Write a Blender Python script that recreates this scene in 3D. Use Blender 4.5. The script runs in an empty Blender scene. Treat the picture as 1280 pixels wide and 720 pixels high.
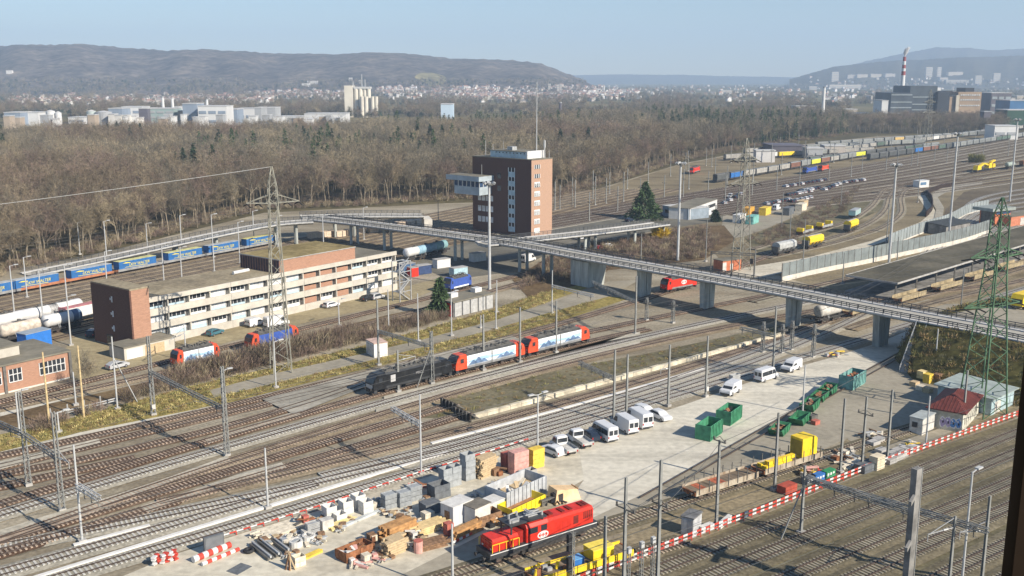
import bpy, math, random
import numpy as np
from mathutils import Vector, Matrix
random.seed(7)
RN = random.Random(11)
sc = bpy.context.scene
COL = sc.collection
F, HY, H = 1270.0, 97.0, 57.0
PITCH = math.atan((360 - HY) / F)
CP, SP = math.cos(PITCH), math.sin(PITCH)
def at(px, py, z=0.0):
 """The point at height z that the photograph shows at pixel (px, py)."""
 r = (px - 640) / F
 u = (360 - py) / F
 fw = CP + u * SP
 up = -SP + u * CP
 t = (z - H) / up
 return Vector((r * t, fw * t, z))
def top_of(px, py, ytop):
 g = at(px, py)
 u = (360 - ytop) / F
 return g.y * (u * CP - SP) / (CP + u * SP) + H
def az(a, b):
 """Rotation about z that turns local +x onto the direction a -> b."""
 return math.atan2(b.y - a.y, b.x - a.x)
cam_d = bpy.data.cameras.new('camera')
cam_d.sensor_width = 36.0
cam_d.lens = 36.0 * F / 1280.0
cam_d.clip_start = 0.1
cam_d.clip_end = 60000
cam = bpy.data.objects.new('camera', cam_d)
COL.objects.link(cam)
cam.location = (0, 0, H)
cam.rotation_euler = (math.pi / 2 - PITCH, 0, 0)
sc.camera = cam
SUN_AZ, SUN_EL = math.radians(126), math.radians(31)     # clockwise from +y
w = bpy.data.worlds.new('World')
sc.world = w
w.use_nodes = True
nt = w.node_tree
nt.nodes.clear()
sky = nt.nodes.new('ShaderNodeTexSky')
sky.sky_type = 'NISHITA'
sky.sun_disc = False
sky.sun_elevation = SUN_EL
sky.sun_rotation = SUN_AZ
sky.altitude = 300
sky.air_density = 1.0
sky.dust_density = 0.1
sky.ozone_density = 4.0
bg = nt.nodes.new('ShaderNodeBackground')
bg.inputs['Strength'].default_value = 0.082
out = nt.nodes.new('ShaderNodeOutputWorld')
nt.links.new(sky.outputs[0], bg.inputs[0])
nt.links.new(bg.outputs[0], out.inputs[0])
sd = bpy.data.lights.new('sun', 'SUN')
sd.energy = 5.0
sd.angle = math.radians(0.5)
sd.color = (1.0, 0.9, 0.76)
sun = bpy.data.objects.new('sun', sd)
COL.objects.link(sun)
S = Vector((math.sin(SUN_AZ) * math.cos(SUN_EL), math.cos(SUN_AZ) * math.cos(SUN_EL), math.sin(SUN_EL)))
sun.rotation_euler = S.to_track_quat('Z', 'Y').to_euler()
sun.location = S * 300
sc.view_settings.view_transform = 'Standard'
sc.view_settings.look = 'None'
sc.view_settings.gamma = 1
sc.view_settings.exposure = 0.52
sc.view_settings.use_curve_mapping = False
sc.cycles.use_denoising = True
sc.cycles.max_bounces = 5
sc.cycles.diffuse_bounces = 2
sc.cycles.glossy_bounces = 2
sc.cycles.transmission_bounces = 2
sc.cycles.volume_bounces = 2
sc.cycles.transparent_max_bounces = 4
sc.cycles.sample_clamp_indirect = 4
MATS = {}
def M(name, col, rough=0.8, var=0.12, scale=1.5, metal=0.0, col2=None, wpos=False, detail=4.0, spec=0.3, per_obj=0.0, stretch=None):
 """Procedural paint, stone, steel ...: col drifting to col2 (or a lighter / darker self) in noise patches."""
 if name in MATS:
  return MATS[name]
 m = bpy.data.materials.new(name)
 m.use_nodes = True
 t = m.node_tree
 b = t.nodes['Principled BSDF']
 b.inputs['Roughness'].default_value = rough
 b.inputs['Metallic'].default_value = metal
 b.inputs['Specular IOR Level'].default_value = spec
 no = t.nodes.new('ShaderNodeTexNoise')
 no.inputs['Scale'].default_value = scale
 no.inputs['Detail'].default_value = detail
 no.inputs['Roughness'].default_value = 0.62
 if wpos:
  g = t.nodes.new('ShaderNodeNewGeometry')
  src = g.outputs['Position']
 else:
  g = t.nodes.new('ShaderNodeTexCoord')
  src = g.outputs['Object']
 if stretch:
  mp = t.nodes.new('ShaderNodeMapping')
  mp.inputs['Scale'].default_value = stretch
  t.links.new(src, mp.inputs[0])
  src = mp.outputs[0]
 t.links.new(src, no.inputs['Vector'])
 cr = t.nodes.new('ShaderNodeValToRGB')
 c2 = col2 or tuple(min(1, c * (1 + 2 * var)) for c in col)
 c1 = tuple(c * (1 - var) for c in col) if not col2 else col
 cr.color_ramp.elements[0].position = 0.33
 cr.color_ramp.elements[1].position = 0.67
 cr.color_ramp.elements[0].color = (*c1, 1)
 cr.color_ramp.elements[1].color = (*c2, 1)
 t.links.new(no.outputs[0], cr.inputs[0])
 res = cr.outputs[0]
 if per_obj:
  oi = t.nodes.new('ShaderNodeObjectInfo')
  hs = t.nodes.new('ShaderNodeHueSaturation')
  mr = t.nodes.new('ShaderNodeMapRange')
  mr.inputs[3].default_value = 1 - per_obj
  mr.inputs[4].default_value = 1 + per_obj
  t.links.new(oi.outputs['Random'], mr.inputs[0])
  t.links.new(mr.outputs[0], hs.inputs['Value'])
  t.links.new(res, hs.inputs['Color'])
  res = hs.outputs[0]
 t.links.new(res, b.inputs['Base Color'])
 MATS[name] = m
 return m
def ground_mat(name, cols, big=0.03, fine=1.3, speck=0.35, stretch=None, rough=0.95):
 """Ground: three colours over broad world-space patches, with a fine grain of stones or tufts on top."""
 cols = [(c[0] * 0.97, c[1] * 0.92, c[2] * 0.80) for c in cols]
 m = bpy.data.materials.new(name)
 m.use_nodes = True
 t = m.node_tree
 b = t.nodes['Principled BSDF']
 b.inputs['Roughness'].default_value = rough
 b.inputs['Specular IOR Level'].default_value = 0.1
 g = t.nodes.new('ShaderNodeNewGeometry')
 src = g.outputs['Position']
 mp = t.nodes.new('ShaderNodeMapping')
 mp.inputs['Rotation'].default_value = (0, 0, -math.radians(39))
 mp.inputs['Scale'].default_value = stretch or (1, 1, 1)
 mp.vector_type = 'POINT'
 t.links.new(src, mp.inputs[0])
 n1 = t.nodes.new('ShaderNodeTexNoise')
 n1.inputs['Scale'].default_value = big
 n1.inputs['Detail'].default_value = 7
 n1.inputs['Roughness'].default_value = 0.68
 t.links.new(mp.outputs[0], n1.inputs['Vector'])
 cr = t.nodes.new('ShaderNodeValToRGB')
 e = cr.color_ramp.elements
 e[0].position, e[1].position = 0.34, 0.66
 e[0].color = (*cols[0], 1)
 e[1].color = (*cols[2], 1)
 k = e.new(0.5)
 k.color = (*cols[1], 1)
 t.links.new(n1.outputs[0], cr.inputs[0])
 n2 = t.nodes.new('ShaderNodeTexNoise')
 n2.inputs['Scale'].default_value = fine
 n2.inputs['Detail'].default_value = 3
 t.links.new(src, n2.inputs['Vector'])
 mr = t.nodes.new('ShaderNodeMapRange')
 mr.inputs[1].default_value = 0.25
 mr.inputs[2].default_value = 0.75
 mr.inputs[3].default_value = 1 - speck
 mr.inputs[4].default_value = 1 + speck
 t.links.new(n2.outputs[0], mr.inputs[0])
 hs = t.nodes.new('ShaderNodeHueSaturation')
 t.links.new(cr.outputs[0], hs.inputs['Color'])
 t.links.new(mr.outputs[0], hs.inputs['Value'])
 t.links.new(hs.outputs[0], b.inputs['Base Color'])
 MATS[name] = m
 return m
steel = M('galvanised_steel', (0.42, 0.43, 0.43), 0.55, 0.15, 0.8, 0.3)
steel_dark = M('weathered_steel', (0.13, 0.125, 0.115), 0.6, 0.25, 0.9, 0.2)
pole_grey = M('grey_mast_paint', (0.22, 0.225, 0.215), 0.65, 0.15, 0.6)
pole_pale = M('pale_mast_paint', (0.44, 0.45, 0.45), 0.6, 0.1, 0.6)
pole_green = M('green_pylon_paint', (0.065, 0.125, 0.07), 0.65, 0.3, 0.7)
wood_pole = M('yellow_pine_pole', (0.52, 0.40, 0.22), 0.8, 0.2, 2.0)
concrete = M('grey_concrete', (0.36, 0.35, 0.33), 0.9, 0.18, 0.5, wpos=True)
concrete_pale = M('pale_concrete', (0.58, 0.55, 0.49), 0.9, 0.12, 0.4, wpos=True)
concrete_dark = M('stained_concrete', (0.2, 0.195, 0.185), 0.9, 0.3, 0.4, wpos=True)
black = M('black_rubber', (0.022, 0.022, 0.024), 0.7, 0.2, 2)
glass = M('dark_window_glass', (0.03, 0.035, 0.042), 0.12, 0.2, 0.7, spec=0.6)
glass_pale = M('window_with_white_blind', (0.55, 0.57, 0.58), 0.3, 0.25, 0.35, spec=0.5)
white = M('white_paint', (0.64, 0.64, 0.63), 0.45, 0.06, 0.8)
whitedirt = M('dirty_white_paint', (0.5, 0.485, 0.45), 0.7, 0.2, 1.2)
red = M('signal_red_paint', (0.60, 0.035, 0.02), 0.4, 0.12, 0.8)
redorange = M('orange_red_paint', (0.66, 0.085, 0.035), 0.4, 0.12, 0.8)
yellow = M('yellow_paint', (0.78, 0.55, 0.03), 0.5, 0.12, 0.9)
blue = M('blue_paint', (0.035, 0.15, 0.42), 0.5, 0.12, 0.9)
green = M('green_paint', (0.03, 0.2, 0.085), 0.6, 0.3, 1.0)
teal = M('faded_teal_paint', (0.16, 0.38, 0.34), 0.7, 0.25, 1.0)
rust = M('rusty_steel', (0.22, 0.095, 0.045), 0.9, 0.35, 1.5)
brick_shade = M('shaded_brick', (0.115, 0.06, 0.045), 0.9, 0.18, 1.3, stretch=(1, 1, 7))  # darker brick, with the shade of the left faces in its colour
brick = M('light_red_brick', (0.36, 0.205, 0.14), 0.9, 0.14, 1.3, stretch=(1, 1, 7))
timber = M('sawn_timber', (0.47, 0.36, 0.22), 0.85, 0.14, 2.2)
timber_dark = M('old_timber', (0.2, 0.12, 0.07), 0.9, 0.35, 2.2)
grime = M('grimy_undercarriage', (0.045, 0.042, 0.04), 0.85, 0.35, 2)
graphite = M('graphite_paint', (0.045, 0.047, 0.05), 0.4, 0.2, 1.0)
loco_black = M('black_loco_paint', (0.018, 0.019, 0.021), 0.3, 0.2, 0.8)
class MB:
 def __init__(self):
  self.v, self.f, self.m = [], [], []
 def quad(self, *p, m=0):
  b = len(self.v)
  self.v += [tuple(q) for q in p]
  self.f.append(tuple(range(b, b + len(p))))
  self.m.append(m)
  return self
 def hexa(self, c, m=0):
  """c: eight corners, bottom ring then top ring."""
  b = len(self.v)
  self.v += [tuple(q) for q in c]
  for q in ((3, 2, 1, 0), (4, 5, 6, 7), (0, 1, 5, 4), (1, 2, 6, 5), (2, 3, 7, 6), (3, 0, 4, 7)):
   self.f.append(tuple(b + i for i in q))
   self.m.append(m)
  return self
 def box(self, x0, x1, y0, y1, z0, z1, m=0):
  return self.hexa([(x0, y0, z0), (x1, y0, z0), (x1, y1, z0), (x0, y1, z0), (x0, y0, z1), (x1, y0, z1), (x1, y1, z1), (x0, y1, z1)], m)
 def bar(self, p, q, w, h=None, m=0):
  p, q = Vector(p), Vector(q)
  d = (q - p)
  if d.length < 1e-6:
   return self
  d.normalize()
  up = Vector((0, 0, 1)) if abs(d.z) < 0.95 else Vector((1, 0, 0))
  s = d.cross(up).normalized() * (w / 2)
  u = s.cross(d).normalized() * ((h or w) / 2)
  return self.hexa([p - s - u, p + s - u, p + s + u, p - s + u, q - s - u, q + s - u, q + s + u, q - s + u], m)
 def cyl(self, p, q, r0, r1=None, n=8, m=0, caps=True):
  p, q = Vector(p), Vector(q)
  r1 = r0 if r1 is None else r1
  d = (q - p).normalized()
  up = Vector((0, 0, 1)) if abs(d.z) < 0.95 else Vector((1, 0, 0))
  s = d.cross(up).normalized()
  u = s.cross(d)
  b = len(self.v)
  for c, r in ((p, r0), (q, r1)):
   for i in range(n):
    a = 2 * math.pi * i / n
    self.v.append(tuple(c + s * (r * math.cos(a)) + u * (r * math.sin(a))))
  for i in range(n):
   j = (i + 1) % n
   self.f.append((b + i, b + j, b + n + j, b + n + i))
   self.m.append(m)
  if caps:
   self.f.append(tuple(b + i for i in reversed(range(n))))
   self.f.append(tuple(b + n + i for i in range(n)))
   self.m += [m, m]
  return self
 def loft(self, rings, m=0, caps=True, mf=None, closed=True):
  b = len(self.v)
  n = len(rings[0])
  for r in rings:
   self.v += [tuple(q) for q in r]
  for k in range(len(rings) - 1):
   for i in range(n if closed else n - 1):
    j = (i + 1) % n
    self.f.append((b + k * n + i, b + k * n + j, b + (k + 1) * n + j, b + (k + 1) * n + i))
    self.m.append(mf(k, i) if mf else m)
  if caps:
   self.f.append(tuple(b + i for i in reversed(range(n))))
   self.f.append(tuple(b + (len(rings) - 1) * n + i for i in range(n)))
   self.m += [mf(-1, 0) if mf else m, mf(-2, 0) if mf else m]
  return self
 def prism(self, poly, z0, z1, m=0, mt=None):
  b = len(self.v)
  n = len(poly)
  self.v += [(p[0], p[1], z0) for p in poly] + [(p[0], p[1], z1) for p in poly]
  for i in range(n):
   j = (i + 1) % n
   self.f.append((b + i, b + j, b + n + j, b + n + i))
   self.m.append(m)
  self.f.append(tuple(b + i for i in reversed(range(n))))
  self.f.append(tuple(b + n + i for i in range(n)))
  self.m += [m, m if mt is None else mt]
  return self
 def side(self, prof, y0, y1, m=0):
  """A side profile [(x, z)] extruded across y."""
  b = len(self.v)
  n = len(prof)
  self.v += [(x, y0, z) for x, z in prof] + [(x, y1, z) for x, z in prof]
  for i in range(n):
   j = (i + 1) % n
   self.f.append((b + i, b + j, b + n + j, b + n + i))
   self.m.append(m)
  self.f.append(tuple(b + i for i in reversed(range(n))))
  self.f.append(tuple(b + n + i for i in range(n)))
  self.m += [m, m]
  return self
 def lattice(self, p, q, w0, w1, n, bw, m=0, leg=None):
  """Four-legged truss from p to q, w0 / w1 wide at its ends, n braced panels."""
  p, q = Vector(p), Vector(q)
  d = (q - p).normalized()
  up = Vector((0, 0, 1)) if abs(d.z) < 0.9 else Vector((1, 0, 0))
  s = d.cross(up).normalized()
  u = s.cross(d)
  C = []
  for k in range(n + 1):
   t = k / n
   c = p.lerp(q, t)
   h = (w0 + (w1 - w0) * t) / 2
   C.append([c - s * h - u * h, c + s * h - u * h, c + s * h + u * h, c - s * h + u * h])
  for i in range(4):
   self.bar(C[0][i], C[-1][i], leg or bw * 1.5, m=m)
  for k in range(n):
   for i in range(4):
    j = (i + 1) % 4
    a, b2 = (i, j) if k % 2 else (j, i)
    self.bar(C[k][a], C[k + 1][b2], bw, m=m)
  return self
 def build(self, name, mats, parent=None, smooth=False, loc=None, rz=None, link=True):
  me = bpy.data.meshes.new(name)
  me.from_pydata(self.v, [], self.f)
  if not isinstance(mats, (list, tuple)):
   mats = [mats]
  for x in mats:
   me.materials.append(x)
  if len(mats) > 1:
   me.polygons.foreach_set('material_index', self.m)
  if smooth:
   me.polygons.foreach_set('use_smooth', [True] * len(me.polygons))
  me.update()
  o = bpy.data.objects.new(name, me)
  if link:
   COL.objects.link(o)
  if parent:
   o.parent = parent
  if loc is not None:
   o.location = loc
  if rz is not None:
   o.rotation_euler = (0, 0, rz)
  return o
def tag(o, label, cat, group=None, kind=None):
 if label:
  o['label'] = label
 if cat:
  o['category'] = cat
 if group:
  o['group'] = group
 if kind:
  o['kind'] = kind
 return o
def thing(name, label, cat, loc=(0, 0, 0), rz=0.0, group=None):
 o = bpy.data.objects.new(name, None)
 o.empty_display_size = 0.5
 COL.objects.link(o)
 o.location = loc
 o.rotation_euler = (0, 0, rz)
 return tag(o, label, cat, group)
def struct(name, mb, mats, **k):
 o = mb.build(name, mats, **k)
 o['kind'] = 'structure'
 return o
def dup(o, loc=None, rz=None, label=None, group=None, parent=None):
 c = o.copy()
 COL.objects.link(c)
 if parent:
  c.parent = parent
 if loc is not None:
  c.location = loc
 if rz is not None:
  c.rotation_euler = (0, 0, rz)
 if label:
  c['label'] = label
 if group:
  c['group'] = group
 for ch in list(o.children):
  dup(ch, parent=c)
 return c
NSHEET = [0]
def sheet(name, pts, z, mat, sub=0):
 """A flat piece of ground with the outline pts (pixels of the photograph, or ground points)."""
 P = [(at(*p) if len(p) == 2 else Vector(p)) for p in pts]
 NSHEET[0] += 1
 z += 0.0013 * NSHEET[0]
 mb = MB()
 mb.quad(*[(p.x, p.y, z) for p in P])
 o = mb.build(name, mat)
 if o.data.polygons[0].normal.z < 0:
  o.data.flip_normals()
 o['kind'] = 'structure'
 return o
def text_mesh(txt, size, mat, name, parent, loc, rot, depth=0.01, shear=0.0, sx=1.0):
 cu = bpy.data.curves.new('lettering', 'FONT')
 cu.body = txt
 cu.size = size
 cu.shear = shear
 cu.extrude = depth
 cu.align_x = 'CENTER'
 cu.align_y = 'CENTER'
 tmp = bpy.data.objects.new('lettering', cu)
 COL.objects.link(tmp)
 dg = bpy.context.evaluated_depsgraph_get()
 me = bpy.data.meshes.new_from_object(tmp.evaluated_get(dg))
 bpy.data.objects.remove(tmp)
 me.materials.clear()
 me.materials.append(mat)
 o = bpy.data.objects.new(name, me)
 COL.objects.link(o)
 o.parent = parent
 o.location = loc
 o.rotation_euler = rot
 o.scale = (sx, 1, 1)
 return o
# ================================================================ ground, tracks, roads
def lin(*c):
 return tuple(c)
g_base = ground_mat('woodland_and_field_ground', [(0.07, 0.068, 0.045), (0.105, 0.095, 0.06), (0.15, 0.135, 0.08)], 0.012, 0.25, 0.3)
g_yard = ground_mat('gravel_ground', [(0.2, 0.175, 0.14), (0.31, 0.285, 0.24), (0.43, 0.4, 0.35)], 0.055, 1.6, 0.3, stretch=(0.35, 1, 1))
g_brown = ground_mat('brown_ground', [(0.15, 0.125, 0.09), (0.235, 0.205, 0.15), (0.31, 0.27, 0.2)], 0.06, 1.4, 0.35, stretch=(0.4, 1, 1))
g_olive = ground_mat('weedy_gravel_ground', [(0.115, 0.108, 0.075), (0.16, 0.15, 0.105), (0.22, 0.205, 0.15)], 0.09, 1.5, 0.35, stretch=(0.5, 1, 1))
g_work = ground_mat('dusty_yard_ground', [(0.46, 0.44, 0.4), (0.585, 0.57, 0.525), (0.67, 0.66, 0.62)], 0.16, 0.9, 0.2, stretch=(0.4, 1, 1))
g_apron = ground_mat('worn_concrete_ground', [(0.48, 0.475, 0.455), (0.6, 0.595, 0.57), (0.68, 0.675, 0.65)], 0.2, 0.9, 0.16, stretch=(0.14, 1, 1))
g_asph = ground_mat('grey_asphalt', [(0.25, 0.24, 0.215), (0.33, 0.315, 0.285), (0.39, 0.375, 0.34)], 0.06, 1.0, 0.14)
g_asph_d = ground_mat('dark_asphalt', [(0.13, 0.13, 0.125), (0.18, 0.18, 0.17), (0.24, 0.235, 0.22)], 0.06, 1.0, 0.14)
g_park = ground_mat('tan_car_park_ground', [(0.26, 0.23, 0.16), (0.34, 0.30, 0.21), (0.42, 0.38, 0.27)], 0.07, 0.9, 0.2)
g_grass = ground_mat('dry_grass_ground', [(0.17, 0.145, 0.05), (0.28, 0.24, 0.09), (0.4, 0.34, 0.15)], 0.13, 1.1, 0.45)
g_bank = ground_mat('rough_bank_ground', [(0.055, 0.055, 0.022), (0.1, 0.095, 0.038), (0.17, 0.145, 0.065)], 0.16, 0.9, 0.5)
g_brush = ground_mat('leaf_litter_ground', [(0.1, 0.07, 0.045), (0.15, 0.11, 0.07), (0.21, 0.16, 0.1)], 0.1, 1.0, 0.4)
bal_new = ground_mat('fresh_grey_ballast', [(0.30, 0.295, 0.275), (0.37, 0.36, 0.335), (0.43, 0.42, 0.39)], 0.05, 2.2, 0.35)
bal_old = ground_mat('old_tan_ballast', [(0.17, 0.135, 0.1), (0.25, 0.21, 0.16), (0.35, 0.305, 0.245)], 0.08, 2.2, 0.35, stretch=(0.3, 1, 1))
bal_rust = ground_mat('rust_brown_ballast', [(0.07, 0.044, 0.034), (0.125, 0.085, 0.066), (0.215, 0.165, 0.135)], 0.07, 2.2, 0.4, stretch=(0.25, 1, 1))
bal_olive = ground_mat('weedy_brown_ballast', [(0.11, 0.1, 0.075), (0.16, 0.145, 0.11), (0.22, 0.2, 0.155)], 0.08, 2.2, 0.4, stretch=(0.3, 1, 1))
bal_far = ground_mat('far_yard_ballast', [(0.19, 0.18, 0.155), (0.26, 0.25, 0.215), (0.33, 0.32, 0.28)], 0.03, 0.7, 0.3, stretch=(0.2, 1, 1))
bal_dark = ground_mat('far_dark_ballast', [(0.10, 0.085, 0.065), (0.145, 0.125, 0.1), (0.2, 0.175, 0.14)], 0.03, 0.7, 0.3, stretch=(0.2, 1, 1))
mb = MB()
mb.quad((-7500, -150, -0.5), (7500, -150, -0.5), (7500, 11800, -0.5), (-7500, 11800, -0.5))
struct('ground', mb, g_base)
sheet('yard_ground', [(-350, 950), (-330, 420), (-60, 347), (100, 323), (200, 298), (330, 266), (560, 254), (700, 250), (850, 205), (950, 186), (1100, 170), (1600, 165), (2300, 420), (2300, 950)], 0.0, g_yard)
sheet('siding_ground', [(700, 252), (850, 206), (950, 187), (1100, 171), (1600, 166), (1900, 300), (1400, 330), (1160, 400), (1000, 352), (900, 325), (880, 300), (760, 275)], 0.02, g_brown)
sheet('track_ground', [(745, 724), (830, 691), (960, 641), (1080, 592), (1160, 563), (1270, 524), (1600, 410), (2200, 700), (1500, 1000), (650, 1000), (700, 745)], 0.02, g_olive)
sheet('verge_ground', [(560, 800), (600, 745), (700, 700), (850, 640), (1020, 580), (1060, 548), (1150, 548), (1200, 520), (1300, 480), (1268, 523), (1160, 562), (1080, 591), (960, 640), (830, 690), (745, 723), (700, 780)], 0.022, g_brown)
sheet('work_yard', [(70, 760), (150, 722), (222, 692), (300, 668), (400, 638), (500, 606), (600, 577), (675, 559), (722, 549), (730, 600), (620, 660), (560, 690), (420, 760)], 0.03, g_work)
sheet('concrete_apron', [(722, 549), (790, 527), (850, 508), (905, 489), (960, 470), (1000, 458), (1040, 447), (1100, 428), (1155, 405), (1185, 412), (1130, 436), (1060, 474), (1000, 508), (900, 566), (820, 612), (735, 650), (700, 640), (730, 600)], 0.034, g_apron)
sheet('yard_road', [(420, 760), (560, 690), (640, 652), (700, 636), (740, 648), (820, 610), (900, 565), (1000, 507), (1062, 473), (1130, 436), (1200, 440), (1140, 478), (1110, 520), (1060, 548), (1020, 566), (870, 615), (760, 655), (640, 705), (540, 780)], 0.038, g_asph)
sheet('storage_ground', [(1062, 474), (1130, 440), (1180, 470), (1260, 505), (1180, 545), (1130, 575), (1095, 572), (1060, 550)], 0.042, g_asph)
sheet('car_park', [(60, 470), (95, 415), (124, 408), (190, 436), (300, 404), (420, 378), (500, 360), (560, 345), (570, 352), (505, 378), (400, 399), (300, 424), (187, 455), (98, 475)], 0.03, g_park)
sheet('service_road', [(262, 488), (330, 470), (450, 443), (530, 424), (620, 400), (700, 375), (760, 352), (800, 350), (760, 371), (690, 390), (620, 411), (545, 430), (450, 454), (345, 479), (268, 497)], 0.03, g_asph)
sheet('grass_strip', [(-60, 556), (40, 535), (100, 520), (150, 507), (230, 485), (330, 462), (440, 436), (520, 415), (620, 386), (700, 358), (730, 352), (740, 358), (690, 376), (620, 400), (530, 424), (450, 443), (330, 470), (262, 488), (268, 497), (345, 479), (450, 454), (545, 430), (620, 411), (690, 390), (760, 371), (790, 372), (700, 402), (620, 427), (560, 438), (430, 468), (340, 490), (290, 503), (200, 521), (100, 541), (-60, 580)], 0.034, g_grass)
sheet('scrub_strip', [(-60, 550), (40, 530), (150, 500), (190, 482), (300, 462), (380, 442), (470, 420), (560, 395), (600, 384), (560, 378), (480, 395), (400, 415), (290, 447), (200, 474), (100, 497), (0, 518), (-60, 530)], 0.03, g_brush)
sheet('concrete_pad', [(328, 501), (430, 473), (560, 440), (640, 421), (652, 427), (560, 459), (455, 486), (368, 520)], 0.29, ground_mat('worn_pad_ground', [(0.27, 0.265, 0.25), (0.36, 0.355, 0.34), (0.44, 0.435, 0.42)], 0.12, 1.1, 0.2, stretch=(0.3, 1, 1)))
sheet('disused_platform', [(520, 522), (590, 485), (680, 466), (820, 440), (985, 404), (1000, 412), (975, 425), (800, 467), (700, 494), (594, 525)], 0.03, g_olive)
sheet('path', [(0, 515), (100, 490), (200, 466), (330, 434), (330, 438), (200, 470), (100, 495), (0, 521)], 0.05, g_apron)
sheet('lower_path', [(-60, 580), (100, 541), (200, 521), (290, 503), (340, 491), (340, 494), (290, 507), (200, 526), (100, 546), (-60, 586)], 0.05, g_apron)
sheet('tower_forecourt', [(560, 296), (600, 285), (690, 284), (760, 272), (850, 262), (930, 262), (930, 272), (840, 285), (700, 310), (640, 340), (560, 350), (520, 330)], 0.03, g_asph_d)
sheet('bank', [(640, 350), (700, 312), (800, 293), (860, 284), (905, 282), (920, 300), (880, 325), (760, 338), (740, 352), (660, 372)], 0.034, g_brush)
sheet('parking_ground', [(905, 262), (960, 240), (1060, 225), (1075, 228), (1040, 246), (1000, 268), (960, 285), (930, 296), (900, 300)], 0.03, g_asph)
sheet('dry_bank', [(930, 297), (960, 286), (1000, 269), (1040, 247), (1075, 229), (1120, 226), (1135, 235), (1110, 258), (1060, 282), (1000, 312), (950, 318)], 0.034, g_olive)
sheet('dirt_road', [(880, 345), (930, 335), (1010, 322), (1090, 301), (1150, 278), (1162, 268), (1150, 250), (1140, 236), (1147, 230), (1160, 250), (1172, 268), (1160, 284), (1100, 304), (1020, 330), (950, 348), (900, 352)], 0.04, g_work)
sheet('turning_road', [(1085, 352), (1180, 380), (1260, 380), (1340, 360), (1340, 392), (1250, 402), (1170, 400), (1120, 385)], 0.03, g_asph)
rail_side = M('rusty_rail', (0.045, 0.032, 0.026), 0.8, 0.25, 0.4, wpos=True)
rail_top = M('polished_rail_head', (0.14, 0.11, 0.09), 0.45, 0.2, 0.3, 0.3, wpos=True)
rail_far = M('worn_rail_glint', (0.62, 0.61, 0.6), 0.45, 0.15, 0.3, 0.3, wpos=True)  # whitish glint of polished rails painted into the head colour
rail_dull = M('dull_rail_head', (0.095, 0.065, 0.05), 0.6, 0.25, 0.3, 0.1, wpos=True)
slp_conc = M('concrete_sleeper', (0.50, 0.485, 0.44), 0.9, 0.14, 0.9, wpos=True)
slp_wood = M('rust_stained_sleeper', (0.33, 0.255, 0.19), 0.9, 0.3, 0.35, wpos=True)
slp_pale = M('weathered_sleeper', (0.38, 0.32, 0.235), 0.9, 0.22, 0.35, wpos=True)
AX = math.radians(52)
DU = Vector((math.sin(AX), math.cos(AX)))
DV = Vector((-math.cos(AX), math.sin(AX)))
def fit_line(pts, deg, u0=None, u1=None):
 W = [at(*p) for p in pts]
 u = np.array([p.x * DU.x + p.y * DU.y for p in W])
 v = np.array([p.x * DV.x + p.y * DV.y for p in W])
 c = np.polyfit(u, v, deg)
 a = min(u) if u0 is None else u0
 b = max(u) if u1 is None else u1
 n = max(2, int((b - a) / 4) + 1)
 o = []
 for x in np.linspace(a, b, n):
  y = float(np.polyval(c, x))
  o.append(Vector((DU.x * x + DV.x * y, DU.y * x + DV.y * y, 0)))
 return o
def spline(W, step=4.0):
 """Catmull-Rom through ground points."""
 W = [Vector(p) for p in W]
 W = [W[0] * 2 - W[1]] + W + [W[-1] * 2 - W[-2]]
 o = []
 for i in range(1, len(W) - 2):
  p0, p1, p2, p3 = W[i - 1:i + 3]
  n = max(1, int((p2 - p1).length / step))
  for k in range(n):
   t = k / n
   o.append(0.5 * ((2 * p1) + (p2 - p0) * t + (2 * p0 - 5 * p1 + 4 * p2 - p3) * t * t + (3 * p1 - p0 - 3 * p2 + p3) * t ** 3))
 o.append(W[-2])
 return o
def resample(line, step):
 L = [0.0]
 for a, b in zip(line, line[1:]):
  L.append(L[-1] + (b - a).length)
 n = int(L[-1] / step)
 o, k = [], 0
 for i in range(n + 1):
  s = i * step
  while k < len(L) - 2 and L[k + 1] < s:
   k += 1
  t = (s - L[k]) / max(1e-6, L[k + 1] - L[k])
  o.append((line[k].lerp(line[k + 1], t), (line[k + 1] - line[k]).normalized()))
 return o
def normals(line):
 o = []
 for i in range(len(line)):
  d = (line[min(i + 1, len(line) - 1)] - line[max(i - 1, 0)])
  d.z = 0
  d.normalize()
  o.append(Vector((-d.y, d.x, 0)))
 return o
def ribbon(line, prof):
 """Sweep the cross profile [(offset, z)] along the line as an open sheet."""
 N = normals(line)
 mb = MB()
 mb.loft([[p + n * o + Vector((0, 0, z)) for o, z in prof] for p, n in zip(line, N)], caps=False, closed=False)
 return mb
TRK = [0]
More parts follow.
